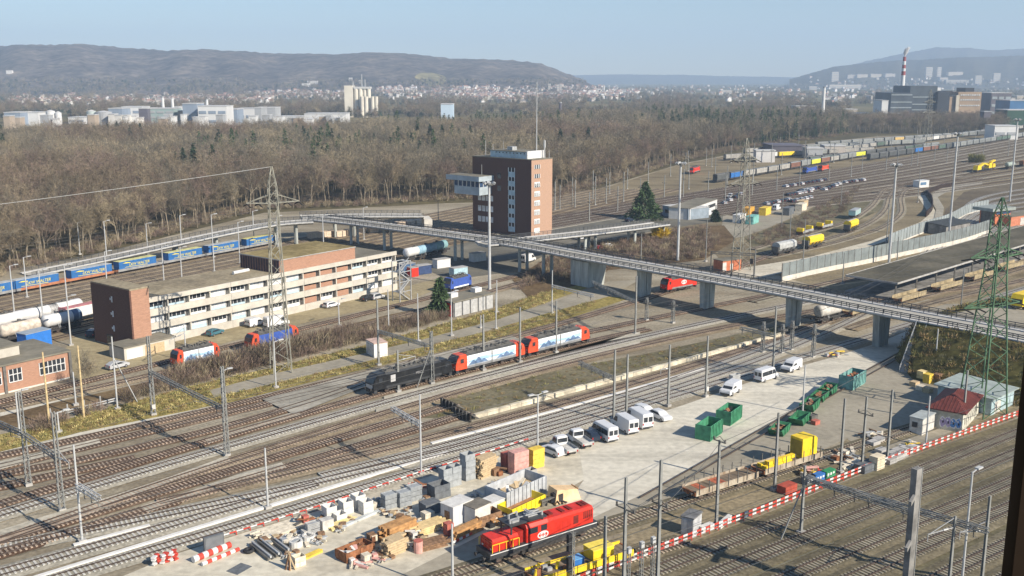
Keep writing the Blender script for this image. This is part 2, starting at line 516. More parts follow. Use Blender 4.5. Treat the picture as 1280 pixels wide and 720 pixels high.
def track(line, bal, slp=slp_wood, top=rail_dull, sleepers=True, base=True, w=1.0):
 TRK[0] += 1
 dz = 0.006 * (TRK[0] % 12) + 0.05
 if base:
  mb = ribbon(line, [(-2.5 * w, dz), (-1.6 * w, dz + 0.12), (1.6 * w, dz + 0.12), (2.5 * w, dz)])
  mb.f = [tuple(reversed(f)) for f in mb.f]
  t = struct('railway_track', mb, bal)
 else:
  t = None
 zr = dz + 0.12
 for s in (-0.755, 0.755):
  N = normals(line)
  r = MB()
  hw = 0.065
  r.loft([[p + n * (s + o) + Vector((0, 0, z)) for o, z in ((-0.075, zr + 0.02), (-hw * 0.6, zr + 0.2), (hw * 0.6, zr + 0.2), (0.075, zr + 0.02))] for p, n in zip(line, N)], closed=False, caps=False, mf=lambda k, i: 1 if i == 1 else 0)
  r.f = [tuple(reversed(f)) for f in r.f]
  q = r.build('rail', [rail_side, top], parent=t)
  if t is None:
   q['kind'] = 'structure'
   t = q
   q.name = 'railway_track'
 if sleepers:
  mb = MB()
  for p, d in resample(line, 0.62):
   n = Vector((-d.y, d.x, 0)) * (1.3 + RN.uniform(-0.04, 0.04))
   e = d * 0.13
   b = len(mb.v)
   z0, z1 = zr - 0.03, zr + 0.07
   j = d * RN.uniform(-0.04, 0.04)
   for z in (z0, z1):
    for q in (p - n - e + j, p + n - e + j, p + n + e + j, p - n + e + j):
     mb.v.append((q.x, q.y, z))
   for q in ((4, 5, 6, 7), (0, 1, 5, 4), (1, 2, 6, 5), (2, 3, 7, 6), (3, 0, 4, 7)):
    mb.f.append(tuple(b + i for i in q))
    mb.m.append(0)
  o = mb.build('sleepers', slp, parent=t)
  o['kind'] = 'stuff'
 return t
L = {}   # the centre lines, for the trains that stand on them
UMIN, UMAX = 5, 330
def trk(key, pts, deg, bal, slp, top=rail_dull, u0=None, u1=None, **k):
 L[key] = fit_line(pts, deg, u0, u1)
 return track(L[key], bal, slp, top, w=0.66 if bal is bal_rust else 0.9, **k)
trk('near', [(125, 711), (300, 658), (400, 627), (500, 595), (572, 575), (600, 565), (675, 545), (736, 530), (800, 511), (840, 497), (902, 478), (970, 458), (1110, 414)], 2, bal_new, slp_conc, rail_top, UMIN, 335)
trk('near_second', [(20, 712), (110, 688), (200, 662), (300, 633), (330, 624), (400, 606)], 1, bal_new, slp_conc, rail_top, UMIN, 62)
trk('dark', [(100, 668), (200, 646), (300, 625), (400, 601), (500, 577), (600, 555), (640, 546), (700, 533), (800, 503), (840, 484), (900, 466), (960, 447)], 2, bal_new, slp_conc, rail_top, 20, 335)
trk('dark_second', [(400, 599), (450, 586), (500, 572), (600, 543), (700, 522), (767, 502), (840, 475), (900, 456)], 2, bal_new, slp_conc, rail_top, 64, 335)
trk('ladder_a', [(0, 689), (100, 667), (200, 636), (300, 602), (400, 571), (500, 542), (573, 522)], 2, bal_rust, slp_wood, rail_dull, UMIN, 97.5)
trk('platform_line', [(250, 617), (300, 606), (400, 584), (436, 574), (500, 560), (600, 532), (717, 501), (800, 478), (887, 450), (965, 427)], 2, bal_old, slp_wood, rail_dull, 42, 335)
trk('ladder_b', [(0, 678), (100, 647), (200, 619), (300, 585), (400, 554), (500, 527), (557, 509)], 2, bal_rust, slp_wood, rail_dull, UMIN, 98.5)
trk('orange', [(100, 645), (200, 608), (300, 573), (400, 540), (500, 510), (600, 484.5), (700, 459), (800, 435), (900, 410)], 2, bal_old, slp_wood, rail_dull, 20, 345)
trk('grey_main', [(0, 648), (100, 614), (200, 583), (300, 553), (400, 525), (500, 500), (600, 473), (700, 448), (800, 423), (900, 400)], 2, bal_new, slp_conc, rail_top, UMIN, 345)
trk('loco', [(0, 634), (100, 600), (200, 568), (300, 541), (400, 514), (458, 496.5), (555, 471), (640, 451), (733, 428)], 2, bal_rust, slp_wood, rail_dull, UMIN, 165)
trk('third_dark', [(0, 592), (100, 580), (200, 553), (300, 530), (400, 497), (470, 475)], 2, bal_rust, slp_wood, rail_dull, UMIN, 110)
trk('second_dark', [(0, 577), (100, 563), (200, 541), (300, 516), (365, 501), (455, 479), (560, 450), (723, 414), (800, 402), (877, 388)], 2, bal_rust, slp_wood, rail_dull, UMIN, 345)
trk('first_dark', [(0, 567), (100, 550), (200, 530), (300, 506), (340, 497), (430, 473), (560, 441), (640, 420), (700, 404), (770, 386)], 2, bal_rust, slp_wood, rail_dull, UMIN, 300)
trk('ladder_c', [(0, 608), (100, 590), (200, 566)], 1, bal_rust, slp_wood, rail_dull, UMIN, 45)
trk('office_upper', [(0, 502), (100, 478), (187, 459), (280, 437), (380, 411), (500, 380), (590, 358), (650, 345), (700, 332)], 2, bal_rust, slp_wood, rail_dull, 20, 300)
trk('office_lower', [(0, 512), (100, 489), (187, 468), (227, 464), (328, 440), (380, 427), (430, 412), (560, 379), (640, 358)], 2, bal_old, slp_wood, rail_dull, 20, 200)
trk('shunter', [(603, 706), (745, 660), (834, 640), (880, 626), (1010, 575)], 1, bal_olive, slp_pale, rail_dull, 30, 168)
trk('stub', [(640, 744), (700, 725), (790, 698)], 1, bal_olive, slp_pale, rail_dull, 25, 90)
trk('road_rails', [(760, 652), (900, 572), (960, 540), (1040, 490), (1130, 443)], 2, bal_olive, slp_pale, rail_top, 95, 250, base=False, sleepers=False)
slp_main = M('dusty_brown_sleeper', (0.25, 0.225, 0.175), 0.9, 0.25, 0.35, wpos=True)
g1 = fit_line([(840, 710), (940, 668), (1000, 645), (1100, 607), (1200, 570), (1260, 548)], 1)
d1 = (g1[-1] - g1[0]).normalized()
n1 = Vector((d1.y, -d1.x, 0))
for i, off in enumerate([0, 4.6, 10.2, 14.8, 20.5, 25.2, 30.5, 35.2]):
 a = g1[0] + n1 * off - d1 * (45 + off * 0.3)
 ln = [a + d1 * (k * 6) for k in range(52)]
 L['main%d' % i] = ln
 track(ln, bal_olive, slp_main, rail_dull)
f0 = fit_line([(0, 373), (100, 351), (200, 332), (290, 316), (340, 307)], 1)
df = (f0[-1] - f0[0]).normalized()
nf = Vector((df.y, -df.x, 0))
L['trailers'] = [f0[0] - df * 60 + df * (k * 6) for k in range(75)]
track(L['trailers'], bal_old, slp_pale, rail_dull)
for i in range(1, 12):
 ln = [f0[0] + nf * (4.75 * i) - df * (40 + 2 * i) + df * (k * 6) for k in range(58 + i)]
 L['yard%d' % i] = ln
 track(ln, bal_old, slp_pale, rail_top if i % 2 else rail_dull, sleepers=i < 9)
fa, fb = at(700, 270), at(1290, 168)
for i in range(27):
 t = i / 26
 a, b = fa.lerp(at(930, 268), t), fb.lerp(at(1345, 218), t)
 ln = spline([a + (a - b).normalized() * (70 if i < 11 else 5), a.lerp(b, 0.1), a.lerp(b, 0.45) + Vector((4, -3, 0)), b, b + (b - a) * 0.5], 14)
 L['far%d' % i] = ln
 track(ln, (bal_far, bal_dark, bal_new, bal_dark)[i % 4], slp_pale, rail_far if i % 2 == 0 else rail_dull, sleepers=False, w=0.75)
for i, pts in enumerate([
  [(940, 312), (1010, 292), (1060, 277), (1088, 259), (1099, 245), (1108, 236), (1140, 228), (1200, 220)],
  [(950, 318), (1040, 298), (1085, 280), (1106, 263), (1112, 246), (1123, 236), (1160, 229), (1220, 221)],
  [(960, 323), (1014, 311), (1050, 302), (1100, 286), (1126, 267), (1126, 248), (1136, 236), (1170, 231), (1230, 224)],
  [(940, 378), (1050, 351), (1150, 326), (1250, 297), (1330, 270)]]):
 L['curve%d' % i] = spline([at(*p) for p in pts], 5)
 track(L['curve%d' % i], bal_far, slp_pale, rail_dull, sleepers=i < 3, w=0.8)
for i in range(9):
 a = at(1185 + i * 3, 283 + i * 2)
 m_ = at(1204 + i * 8, 262 + i * 2.6)
 c = at(1240 + i * 5, 244 + i * 4.4)
 e = at(1345, 227 + i * 6.0)
 track(spline([a, m_, c, e, e + (e - c)], 6), bal_new if i % 2 else bal_far, slp_conc, rail_far, sleepers=True, w=0.5)
sheet('fan_ground', [(1175, 290), (1182, 262), (1205, 240), (1260, 228), (1345, 214), (1400, 300), (1330, 300), (1230, 292)], 0.03, bal_dark)
sheet('curved_road', [(1160, 291), (1178, 276), (1180, 260), (1172, 247), (1188, 238), (1228, 231), (1228, 227), (1184, 233), (1166, 241), (1164, 251), (1170, 263), (1167, 276), (1148, 288)], 0.2, bal_new)
for i, pts in enumerate([[(1000, 396), (1100, 372), (1200, 345), (1300, 315)], [(1020, 406), (1120, 380), (1220, 353), (1320, 324)], [(1060, 412), (1150, 384), (1240, 361), (1330, 338)]]):
 L['right%d' % i] = spline([at(*p) for p in pts], 6)
 track(L['right%d' % i], bal_old, slp_pale, rail_dull)
gw_ = ground_mat('pale_gravel_walk', [(0.38, 0.37, 0.345), (0.47, 0.46, 0.43), (0.55, 0.54, 0.51)], 0.1, 1.6, 0.25)
for pts in ([(-10, 668), (70, 643), (140, 622), (215, 597), (270, 577), (284, 571), (288, 577), (220, 601), (140, 634), (70, 660), (-10, 683)],
   [(176, 635), (240, 615), (300, 594), (352, 580), (358, 586), (300, 602), (250, 618), (185, 643)],
   [(-10, 581), (60, 565), (123, 550), (126, 555), (60, 572), (-10, 592)],
   [(255, 551), (330, 528), (372, 515), (376, 520), (330, 533), (262, 556)],
   [(480, 497), (640, 457), (735, 433), (800, 420), (800, 414), (730, 438), (640, 463), (480, 503)],
   [(470, 517), (640, 472), (800, 431), (800, 428), (640, 468), (470, 513)]):
 sheet('gravel_walk', pts, 0.235, gw_)
trough = M('white_cable_trough', (0.66, 0.65, 0.62), 0.85, 0.08, 0.5, wpos=True)
def trough_line(pts, label, w=0.32, h=0.28):
 ln = fit_line(pts, 1) if len(pts) < 4 else fit_line(pts, 2)
 mb = MB()
 N = normals(ln)
 mb.loft([[p + n * o + Vector((0, 0, z)) for o, z in ((-w, 0.02), (-w, h), (w, h), (w, 0.02))] for p, n in zip(ln, N)])
 mb.f = [tuple(reversed(f)) for f in mb.f]
 o = mb.build('cable_trough', trough)
 tag(o, label, 'cable trough')
trough_line([(-40, 750), (60, 718), (200, 675), (330, 636), (440, 603), (530, 575), (560, 567)], 'long pale cable trough between the two grey ballast tracks at the bottom')
trough_line([(540, 556), (600, 538), (700, 513), (760, 497), (840, 472), (880, 462)], 'pale concrete cable trough just below the track at the disused platform')
trough_line([(92, 683), (140, 671), (187, 658)], 'short white cable trough by the foot of the white tubular mast', 0.3, 0.3)
# ================================================================ road bridge, ramps, embankment
deck_top = ground_mat('pale_road_surface', [(0.36, 0.365, 0.37), (0.44, 0.445, 0.45), (0.5, 0.505, 0.51)], 0.1, 1.0, 0.12, stretch=(0.3, 1, 1))
deck_conc = M('bridge_concrete', (0.31, 0.315, 0.3), 0.9, 0.3, 0.5, wpos=True, stretch=(1, 1, 0.2))
pier_conc = M('pier_concrete', (0.36, 0.38, 0.355), 0.9, 0.28, 0.9, wpos=True, stretch=(1, 1, 0.12))
rail_paint = M('bridge_railing_steel', (0.06, 0.065, 0.07), 0.6, 0.2, 0.5)
kerb_m = M('kerb_stone', (0.55, 0.54, 0.52), 0.9, 0.1, 0.4, wpos=True)
lane_paint = M('white_lane_paint', (0.72, 0.72, 0.70), 0.8, 0.1, 0.8, wpos=True)
def smooth3(W, step=4.0):
 return spline(W, step)
def sweep(line, prof, mats, name, parent=None, mf=None):
 N = normals(line)
 mb = MB()
 mb.loft([[p + n * o + Vector((0, 0, z)) for o, z in prof] for p, n in zip(line, N)], mf=mf)
 return mb.build(name, mats, parent=parent)
def railing(line, off, parent, name='railing', h=1.1, rails=(0.35, 0.7, 1.1), post=2.0):
 N = normals(line)
 mb = MB()
 e = [p + n * off for p, n in zip(line, N)]
 for z in rails:
  for a, b in zip(e, e[1:]):
   mb.bar(a + Vector((0, 0, z)), b + Vector((0, 0, z)), 0.1 if z < h else 0.14, m=0)
 for p, d in resample(e, post):
  mb.bar(p, p + Vector((0, 0, h)), 0.12, m=0)
 return mb.build(name, rail_paint, parent=parent)
def build_deck(t, line, wd, parapet=True, th=0.95):
 """line: the middle of the road surface. One concrete box, road surface, two kerbs with guard rails, two outer railings."""
 w2 = wd / 2
 sweep(line, [(-w2, -0.25), (-w2, -0.02), (w2, -0.02), (w2, -0.25), (w2 * 0.55, -th), (-w2 * 0.55, -th)][::-1], [deck_conc], 'deck', t)
 N = normals(line)
 mb = MB()
 mb.loft([[p + n * o + Vector((0, 0, 0.0)) for o in (w2 - 1.5, -w2 + 1.5)] for p, n in zip(line, N)], caps=False, closed=False)
 o = mb.build('roadway', deck_top, parent=t)
 if o.data.polygons[0].normal.z < 0:
  o.data.flip_normals()
 for s in (-1, 1):
  sweep(line, [(s * (w2 - 1.5), -0.015), (s * (w2 - 1.5), 0.16), (s * w2, 0.16), (s * w2, -0.015)][::(1 if s < 0 else -1)], [kerb_m], 'footway', t)
  railing([p + Vector((0, 0, 0.16)) for p in line], s * (w2 - 0.15), t)
 if parapet:
  for s in (-1, 1):
   railing([p + Vector((0, 0, 0.16)) for p in line], s * (w2 - 1.45), t, 'guard_rail', 0.75, (0.45, 0.75), 3.0)
 for p, d in resample(line, 7.0)[1:-1]:
  q = p + Vector((0, 0, 0.006))
  n = Vector((-d.y, d.x, 0)) * 0.09
  mb = MB()
  mb.quad(q - n, q + n, q + n + d * 3, q - n + d * 3)
  mb.build('lane_marking', lane_paint, parent=t)
def near_to_mid(pts, wd, z=8.0):
 """Mid line from the pixels of the near edge (pixel x, pixel y, height)."""
 W = spline([at(x, y, zz) for x, y, zz in pts], 5)
 N = normals(W)
 s = 1 if N[0].y > 0 else -1
 return [p + n * (s * wd / 2) for p, n in zip(W, N)]
br = thing('road_bridge', 'long pale concrete road bridge crossing the whole rail yard on wall piers', 'bridge', (0, 0, 0))
MAIN = near_to_mid([(1370, 452, 8), (1280, 428, 8), (1088, 391, 8), (978, 369.5, 8), (870, 349.5, 8), (720, 323, 8), (640, 308, 8), (560, 296.5, 8), (500, 288.5, 8), (430, 279.5, 8), (385, 275, 8)], 9.6)
build_deck(br, MAIN, 9.6)
def nearest(p, line):
 k = min(range(len(line)), key=lambda i: (line[i].x - p.x) ** 2 + (line[i].y - p.y) ** 2)
 d = (line[min(k + 1, len(line) - 1)] - line[max(0, k - 1)])
 d.z = 0
 return line[k], d.normalized()
def wall_pier(px, py, parent, line, wide=4.6, thick=1.5, th=0.9, name='pier'):
 p, d = nearest(at(px, py), line)
 n = Vector((-d.y, d.x, 0))
 mb = MB()
 for s in (-1, 1):                       # two blades with a dark slot between them
  for z0, z1, w0, w1 in ((0, p.z - th, wide * 0.82, wide),):
   c = Vector((p.x, p.y, 0))
   a0, a1 = (n * (0.16 * s), n * (s * w0 / 2))
   b0, b1 = (n * (0.16 * s), n * (s * w1 / 2))
   e = d * (thick / 2)
   mb.hexa([c + a0 - e, c + a1 - e, c + a1 + e, c + a0 + e, c + b0 - e + Vector((0, 0, z1)), c + b1 - e + Vector((0, 0, z1)), c + b1 + e + Vector((0, 0, z1)), c + b0 + e + Vector((0, 0, z1))])
 c = Vector((p.x, p.y, 0))
 mb.bar(c, c + Vector((0, 0, p.z - th - 1.6)), 0.31, m=0)
 mb.build(name, pier_conc, parent=parent)
def column_pier(px, py, parent, line, gap=3.2, th=0.9):
 p, d = nearest(at(px, py), line)
 n = Vector((-d.y, d.x, 0))
 for s in (-1, 1):
  mb = MB()
  c = Vector((p.x, p.y, 0)) + n * (s * gap / 2)
  mb.cyl(c, c + Vector((0, 0, p.z - th)), 0.5, n=10)
  mb.build('pier', pier_conc, parent=parent)
for q in ((803, 372), (870, 390), (978, 409), (1088, 437)):
 wall_pier(*q, br, MAIN)
for q in ((665, 334), (624, 353), (553, 330), (492, 312), (424, 308)):
 column_pier(*q, br, MAIN)
p, d = nearest(at(720, 356), MAIN)
n = Vector((-d.y, d.x, 0))
mb = MB()
c = Vector((p.x, p.y, 0))
e, g = d * 3.3, n * 3.4
z1 = p.z - 0.9
mb.hexa([c - e * 0.92 - g, c + e * 0.92 - g, c + e + g, c - e + g] + [c - e * 1.08 - g * 1.15 + Vector((0, 0, z1)), c + e * 1.08 - g * 1.15 + Vector((0, 0, z1)), c + e * 1.08 + g + Vector((0, 0, z1)), c - e * 1.08 + g + Vector((0, 0, z1))])
blk = mb.build('block_pier', pier_conc, parent=br)
for k in (-0.62, 0.45):
 mb = MB()
 q = c - g * 1.02 + e * k
 pts = [(-0.55, 0.1), (0.55, 0.1), (0.55, 1.5)] + [(0.55 * math.cos(a), 1.5 + 0.55 * math.sin(a)) for a in (0.5, 1.0, 1.57, 2.1, 2.6)] + [(-0.55, 1.5)]
 mb.loft([[q + d * x + Vector((0, 0, z)) - n * 0.12 for x, z in pts], [q + d * x + Vector((0, 0, z)) + n * 0.1 for x, z in pts]])
 mb.build('arched_opening', glass, parent=blk)
rm = thing('bridge_ramp', 'long pale ramp sloping down from the bridge beside the blue trailer train', 'bridge ramp')
LEFT = near_to_mid([(392, 278, 7.95), (350, 281, 7.7), (300, 290, 6.7), (250, 300.5, 5.4), (200, 311.5, 4.0), (150, 322.5, 2.7), (100, 333, 1.4), (40, 345.5, 0.4)], 8.0)
build_deck(rm, LEFT, 8.0, parapet=False, th=0.9)
for q in ((365, 300), (330, 305), (275, 316), (225, 322)):
 column_pier(*q, rm, LEFT, 2.4)
rm = thing('bridge_ramp', 'flat ramp leaving the bridge end for the wood behind the tower', 'bridge ramp')
FAR = near_to_mid([(378, 273, 7.95), (420, 271.5, 7.9), (470, 271, 7.5), (530, 271, 7.0)], 9.0)
build_deck(rm, FAR, 9.0, parapet=False)
for q in ((415, 292), (448, 290), (492, 286)):
 column_pier(*q, rm, FAR, 2.6)
e0, e1 = FAR[-1], FAR[-2]
d = (e0 - e1).normalized()
n = Vector((-d.y, d.x, 0))
mb = MB()
c = Vector((e0.x, e0.y, 0))
mb.hexa([c - n * 5, c + d * 3 - n * 5, c + d * 3 + n * 5, c + n * 5] + [q + Vector((0, 0, 6.1)) for q in (c - n * 5, c + d * 3 - n * 5, c + d * 3 + n * 5, c + n * 5)])
mb.build('abutment', concrete_pale, parent=rm)
rm = thing('bridge_ramp', 'pale curved ramp forking off the bridge past the foot of the brick tower', 'bridge ramp')
THIRD = near_to_mid([(612, 307, 7.96), (650, 303.5, 7.8), (690, 299, 7.4), (740, 293.5, 6.7), (790, 287.5, 6.0), (838, 281, 5.3)], 8.5)
build_deck(rm, THIRD, 8.5, parapet=False)
for q in ((706, 312), (738, 314), (770, 304), (805, 294)):
 column_pier(*q, rm, THIRD, 2.8)
top = [at(1146, 402.5, 7.9), at(1200, 386, 7.9), at(1290, 372, 7.9), at(1420, 372, 7.9), at(1420, 462, 7.9), at(1282, 431, 7.9), at(1210, 416, 7.9)]
bot = [at(1118, 448), at(1150, 412), at(1210, 382), at(1330, 362), at(1480, 400), at(1460, 560), at(1290, 512), at(1200, 490), at(1140, 474)]
topf = [top[0], top[0], top[1], top[2], top[3], top[4], top[5], top[6], top[0]]
mb = MB()
nb = len(bot)
for i in range(nb):
 j = (i + 1) % nb
 a, b2, c2, d2 = bot[i], bot[j], topf[j], topf[i]
 K = 6
 for k in range(K):
  lo = [a.lerp(d2, k / K), b2.lerp(c2, k / K)]
  hi = [a.lerp(d2, (k + 1) / K), b2.lerp(c2, (k + 1) / K)]
  if (hi[0] - hi[1]).length < 1e-4 and k == K - 1:
   mb.quad(lo[0], lo[1], hi[1])
  else:
   mb.quad(lo[0], lo[1], hi[1], hi[0])
mb.quad(*top)
emb = struct('embankment', mb, g_bank)
mb = MB()
mb.quad(*[p + Vector((0, 0, 0.03)) for p in [at(1150, 403.5, 7.9), at(1200, 390, 7.9), at(1290, 377, 7.9), at(1420, 377, 7.9), at(1420, 458, 7.9), at(1282, 428, 7.9), at(1210, 414, 7.9)]])
o = struct('junction_road', mb, g_asph)
if o.data.polygons[0].normal.z < 0:
 o.data.flip_normals()
st = thing('staircase', 'concrete staircase with steel handrail climbing the grassy bank under the bridge', 'staircase')
a, b2 = at(1131, 466), at(1152, 408, 7.2)
d = Vector((b2.x - a.x, b2.y - a.y, 0))
ln = d.length
d.normalize()
n = Vector((-d.y, d.x, 0))
mb = MB()
NS = 26
for k in range(NS):
 c0 = a + d * (ln * k / NS)
 c1 = a + d * (ln * (k + 1) / NS)
 z0, z1 = max(0, 7.2 * (k - 2) / NS), 7.2 * (k + 1) / NS
 mb.hexa([q + Vector((0, 0, z0)) for q in (c0 - n, c1 - n, c1 + n, c0 + n)] + [q + Vector((0, 0, z1)) for q in (c0 - n, c1 - n, c1 + n, c0 + n)])
mb.build('steps', concrete, parent=st)
for s in (-1.05, 1.05):
 mb = MB()
 for h in (0.5, 1.0):
  mb.bar(a + n * s + Vector((0, 0, h)), a + d * ln + n * s + Vector((0, 0, 7.2 + h)), 0.1)
 for k in range(10):
  q = a + d * (ln * k / 9) + n * s + Vector((0, 0, 7.2 * k / 9))
  mb.bar(q, q + Vector((0, 0, 1)), 0.09)
 mb.build('handrail', steel, parent=st)
# ================================================================ buildings of the yard
def frame(p0, p1):
 """Origin and axes of a facade standing from ground point p0 to p1: along, and away from the camera."""
 d = (p1 - p0)
 d.z = 0
 ln = d.length
 d.normalize()
 n = Vector((-d.y, d.x, 0))
 if n.y < 0:
  n = -n
 return d, n, ln
moss_roof = ground_mat('mossy_roof_gravel', [(0.2, 0.18, 0.145), (0.31, 0.275, 0.215), (0.38, 0.345, 0.275)], 0.12, 1.2, 0.3)
green_roof = ground_mat('green_roof', [(0.19, 0.155, 0.075), (0.27, 0.225, 0.12), (0.35, 0.295, 0.17)], 0.1, 0.9, 0.3)
grey_roof = ground_mat('grey_roof_felt', [(0.17, 0.165, 0.15), (0.22, 0.215, 0.195), (0.28, 0.27, 0.245)], 0.1, 0.9, 0.15)
cream = M('cream_precast_concrete', (0.49, 0.46, 0.40), 0.9, 0.1, 0.35)
panel_blue = M('pale_blue_window_panel', (0.42, 0.55, 0.62), 0.5, 0.1, 0.5)
panel_white = M('white_window_panel', (0.72, 0.73, 0.72), 0.5, 0.08, 0.5)
p0, p1 = at(187, 434), at(497, 362)
d, n, ln = frame(p0, p1)
rz = math.atan2(d.y, d.x)
of = thing('office_building', 'long flat roofed office block with cream balcony bands and a brick end tower', 'office building', p0, rz)
D, HB = 17.0, 10.2
BAYS = 14
bw = ln / BAYS
mb = MB()
mb.box(0, ln, 1.6, D, 0, HB - 0.3)
mb.build('wall', concrete_dark, parent=of)
mb = MB()
mb.box(0.02, ln - 0.02, 0.9, D + 0.01, HB - 0.28, HB)
rf = mb.build('roof', moss_roof, parent=of)
mb = MB()
mb.box(ln * 0.82, ln - 0.6, 2.2, D - 1, HB + 0.005, HB + 0.05)
mb.build('felt_patch', grey_roof, parent=rf)
for k in range(4):                                    # parapet bands, storey by storey
 z0 = -0.05 if k == 0 else k * 3.05 + 0.55
 z1 = 1.75 if k == 0 else z0 + (1.5 if k < 3 else 1.05)
 mb = MB()
 x = 0.0
 while x < ln - 1:
  x2 = min(ln, x + bw * 4)
  mb.box(x + 0.03, x2 - 0.03, 0, 0.35, z0, z1)
  x = x2
 mb.box(0, ln, 0.36, 1.6, z1 - 0.5, z1 - 0.3)
 mb.build('balcony_band', cream, parent=of)
BRICKBAY = (8, 9, 10)
for i in range(BAYS + 1):
 mb = MB()
 x = min(max(0.2, i * bw), ln - 0.2)
 mb.box(x - 0.15, x + 0.15, 0.37, 1.0, 0, HB - 0.3)
 mb.build('fin', cream, parent=of)
RN2 = random.Random(5)
for k in range(3):
 for i in range(BAYS):
  z0 = 1.5 + k * 3.05
  x = i * bw
  if i in BRICKBAY and not (k == 0 and i == 9):
   mb = MB()
   mb.box(x + 0.22, x + bw - 0.76, 1.1, 1.58, z0 - 0.6, z0 + 1.5)
   mb.build('brick_panel', brick, parent=of)
   continue
  mb = MB()
  mb.box(x + 0.25, x + bw - 0.7, 1.38, 1.58, z0 + 0.75, z0 + 1.9)
  wn = mb.build('window', glass if RN2.random() < 0.6 else glass_pale, parent=of)
  mb = MB()
  mb.box(x + 0.25, x + bw - 0.7, 1.36, 1.58, z0 - 0.3, z0 + 0.74)
  mb.build('sill_panel', panel_white if RN2.random() < 0.6 else panel_blue, parent=of)
  mb = MB()
  nn = 4
  for q in range(nn + 1):
   xx = x + 0.28 + (bw - 1.01) * q / nn
   mb.box(xx - 0.06, xx + 0.06, 1.3, 1.377, z0 + 0.75, z0 + 1.9)
  mb.build('window_frame', white, parent=wn)
mb = MB()
a = ln * 0.487
b = ln * 0.815
mb.box(a + 0.03, b - 0.03, 1.3, D - 0.6, HB + 0.01, HB + 3.3)
ph = mb.build('rooftop_storey', brick, parent=of)
mb = MB()
for q in range(15):
 y = 1.6 + q * 1.0
 mb.box(a - 0.06, a + 0.02, y, y + 0.72, HB + 0.05, HB + 3.2)
mb.build('dark_end_strips', M('dark_aubergine', (0.06, 0.035, 0.045), 0.6, 0.2, 0.6), parent=ph)  # dark strips over the left end face
mb = MB()
mb.box(a - 0.1, b + 0.1, 1.1, D - 0.4, HB + 3.31, HB + 3.5)
mb.build('roof_edge', concrete, parent=ph)
mb = MB()
mb.box(a + 0.1, b - 0.1, 1.3, D - 0.6, HB + 3.51, HB + 3.56)
mb.build('planted_roof', green_roof, parent=ph)
mb = MB()
mb.cyl((a - 7.5, 9.5, HB + 0.45), (a - 2.6, 9.9, HB + 0.45), 0.42, n=10)
mb.build('vent_pipe', white, parent=of, smooth=False)
mb = MB()
mb.box(-4.2, -0.02, -1.2, 13.5, 0.35, 13.3)
tw = mb.build('end_tower', brick, parent=of)
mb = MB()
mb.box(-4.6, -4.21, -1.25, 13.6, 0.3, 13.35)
mb.build('shaded_brick_face', brick_shade, parent=tw)  # thin slab of darker brick paints the shade on the left face
mb = MB()
mb.box(-4.5, 0.1, -1.3, 13.6, 13.31, 13.6)
mb.build('tower_roof', moss_roof, parent=tw)
mb = MB()
mb.box(-4.3, 0.05, -1.3, 13.6, -0.2, 0.34)
mb.build('plinth', concrete_pale, parent=tw)
for z in (3.6, 6.8, 10.0):
 mb = MB()
 mb.box(-4.68, -4.61, 5.3, 5.75, z, z + 1.3)
 mb.box(-4.68, -4.61, 5.95, 6.3, z + 0.4, z + 0.9)
 mb.build('window', glass_pale, parent=tw)
mb = MB()
mb.box(-4.7, -4.61, 6.2, 8.6, 0, 2.6)
mb.build('door', glass, parent=tw)
g0 = at(156, 451)
gr = thing('garage', 'low flat roofed garage with white and tan walls below the brick end tower', 'garage', g0, rz)
mb = MB()
mb.box(0, 12, 0, 5.5, 0, 2.6)
w_ = mb.build('wall', cream, parent=gr)
mb = MB()
mb.box(-0.25, 12.2, -0.25, 5.7, 2.61, 2.85)
mb.build('roof', grey_roof, parent=gr)
mb = MB()
mb.box(0.5, 4.2, -0.05, -0.01, 0.1, 2.2)
mb.build('door', white, parent=gr)
mb = MB()
mb.box(4.8, 9.4, -0.05, -0.01, 0.1, 2.2)
mb.build('door', timber, parent=gr)
s0 = at(500, 378)
se = thing('fire_escape', 'open galvanised fire escape stair tower at the right end of the office block', 'fire escape', s0, rz)
mb = MB()
for x in (0, 4.2):
 for y in (0, 2.6):
  mb.bar((x, y, 0), (x, y, 10.5), 0.22)
for k in range(4):
 z = 2.6 * (k + 1)
 mb.bar((0, 0, z), (4.2, 0, z), 0.16)
 mb.bar((0, 2.6, z), (4.2, 2.6, z), 0.16)
mb.build('posts', steel, parent=se)
for k in range(4):
 z = 2.6 * k
 mb = MB()
 x0, x1 = (0.4, 3.8) if k % 2 else (3.8, 0.4)
 mb.bar((x0, 0.7, z + 0.1), (x1, 0.7, z + 2.5), 1.1, 0.22)
 mb.bar((x0, 0.1, z + 1.1), (x1, 0.1, z + 3.5), 0.1)
 mb.build('stair_flight', steel, parent=se)
 mb = MB()
 mb.box(0 if k % 2 == 0 else 3.0, 1.2 if k % 2 == 0 else 4.2, 0.1, 2.5, z + 2.5, z + 2.62)
 mb.build('landing', steel, parent=se)
C = at(664, 200.5, 28)
Lf = at(590.5, 195.5, 28)
dl = Vector((Lf.x - C.x, Lf.y - C.y, 0))
wl = dl.length
dl.normalize()
dr = Vector((-dl.y, dl.x, 0))
if dr.x < 0:
 dr = -dr
wr = 12.0
rz = math.atan2(dr.y, dr.x)            # local +x runs along the sunlit end, local +y along the dark long side
tw = thing('control_tower', 'tall dark brick yard control tower with a glazed cabin jutting from its side', 'control tower', (C.x, C.y, 0), rz)
HT = 28.0
sy = 1 if Vector((-dr.y, dr.x, 0)).dot(dl) > 0 else -1
def Y(a, b):
 return (a, b) if sy > 0 else (-b, -a)
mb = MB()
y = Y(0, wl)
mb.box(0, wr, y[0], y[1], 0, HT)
sh = mb.build('brick_shaft', brick_shade, parent=tw)
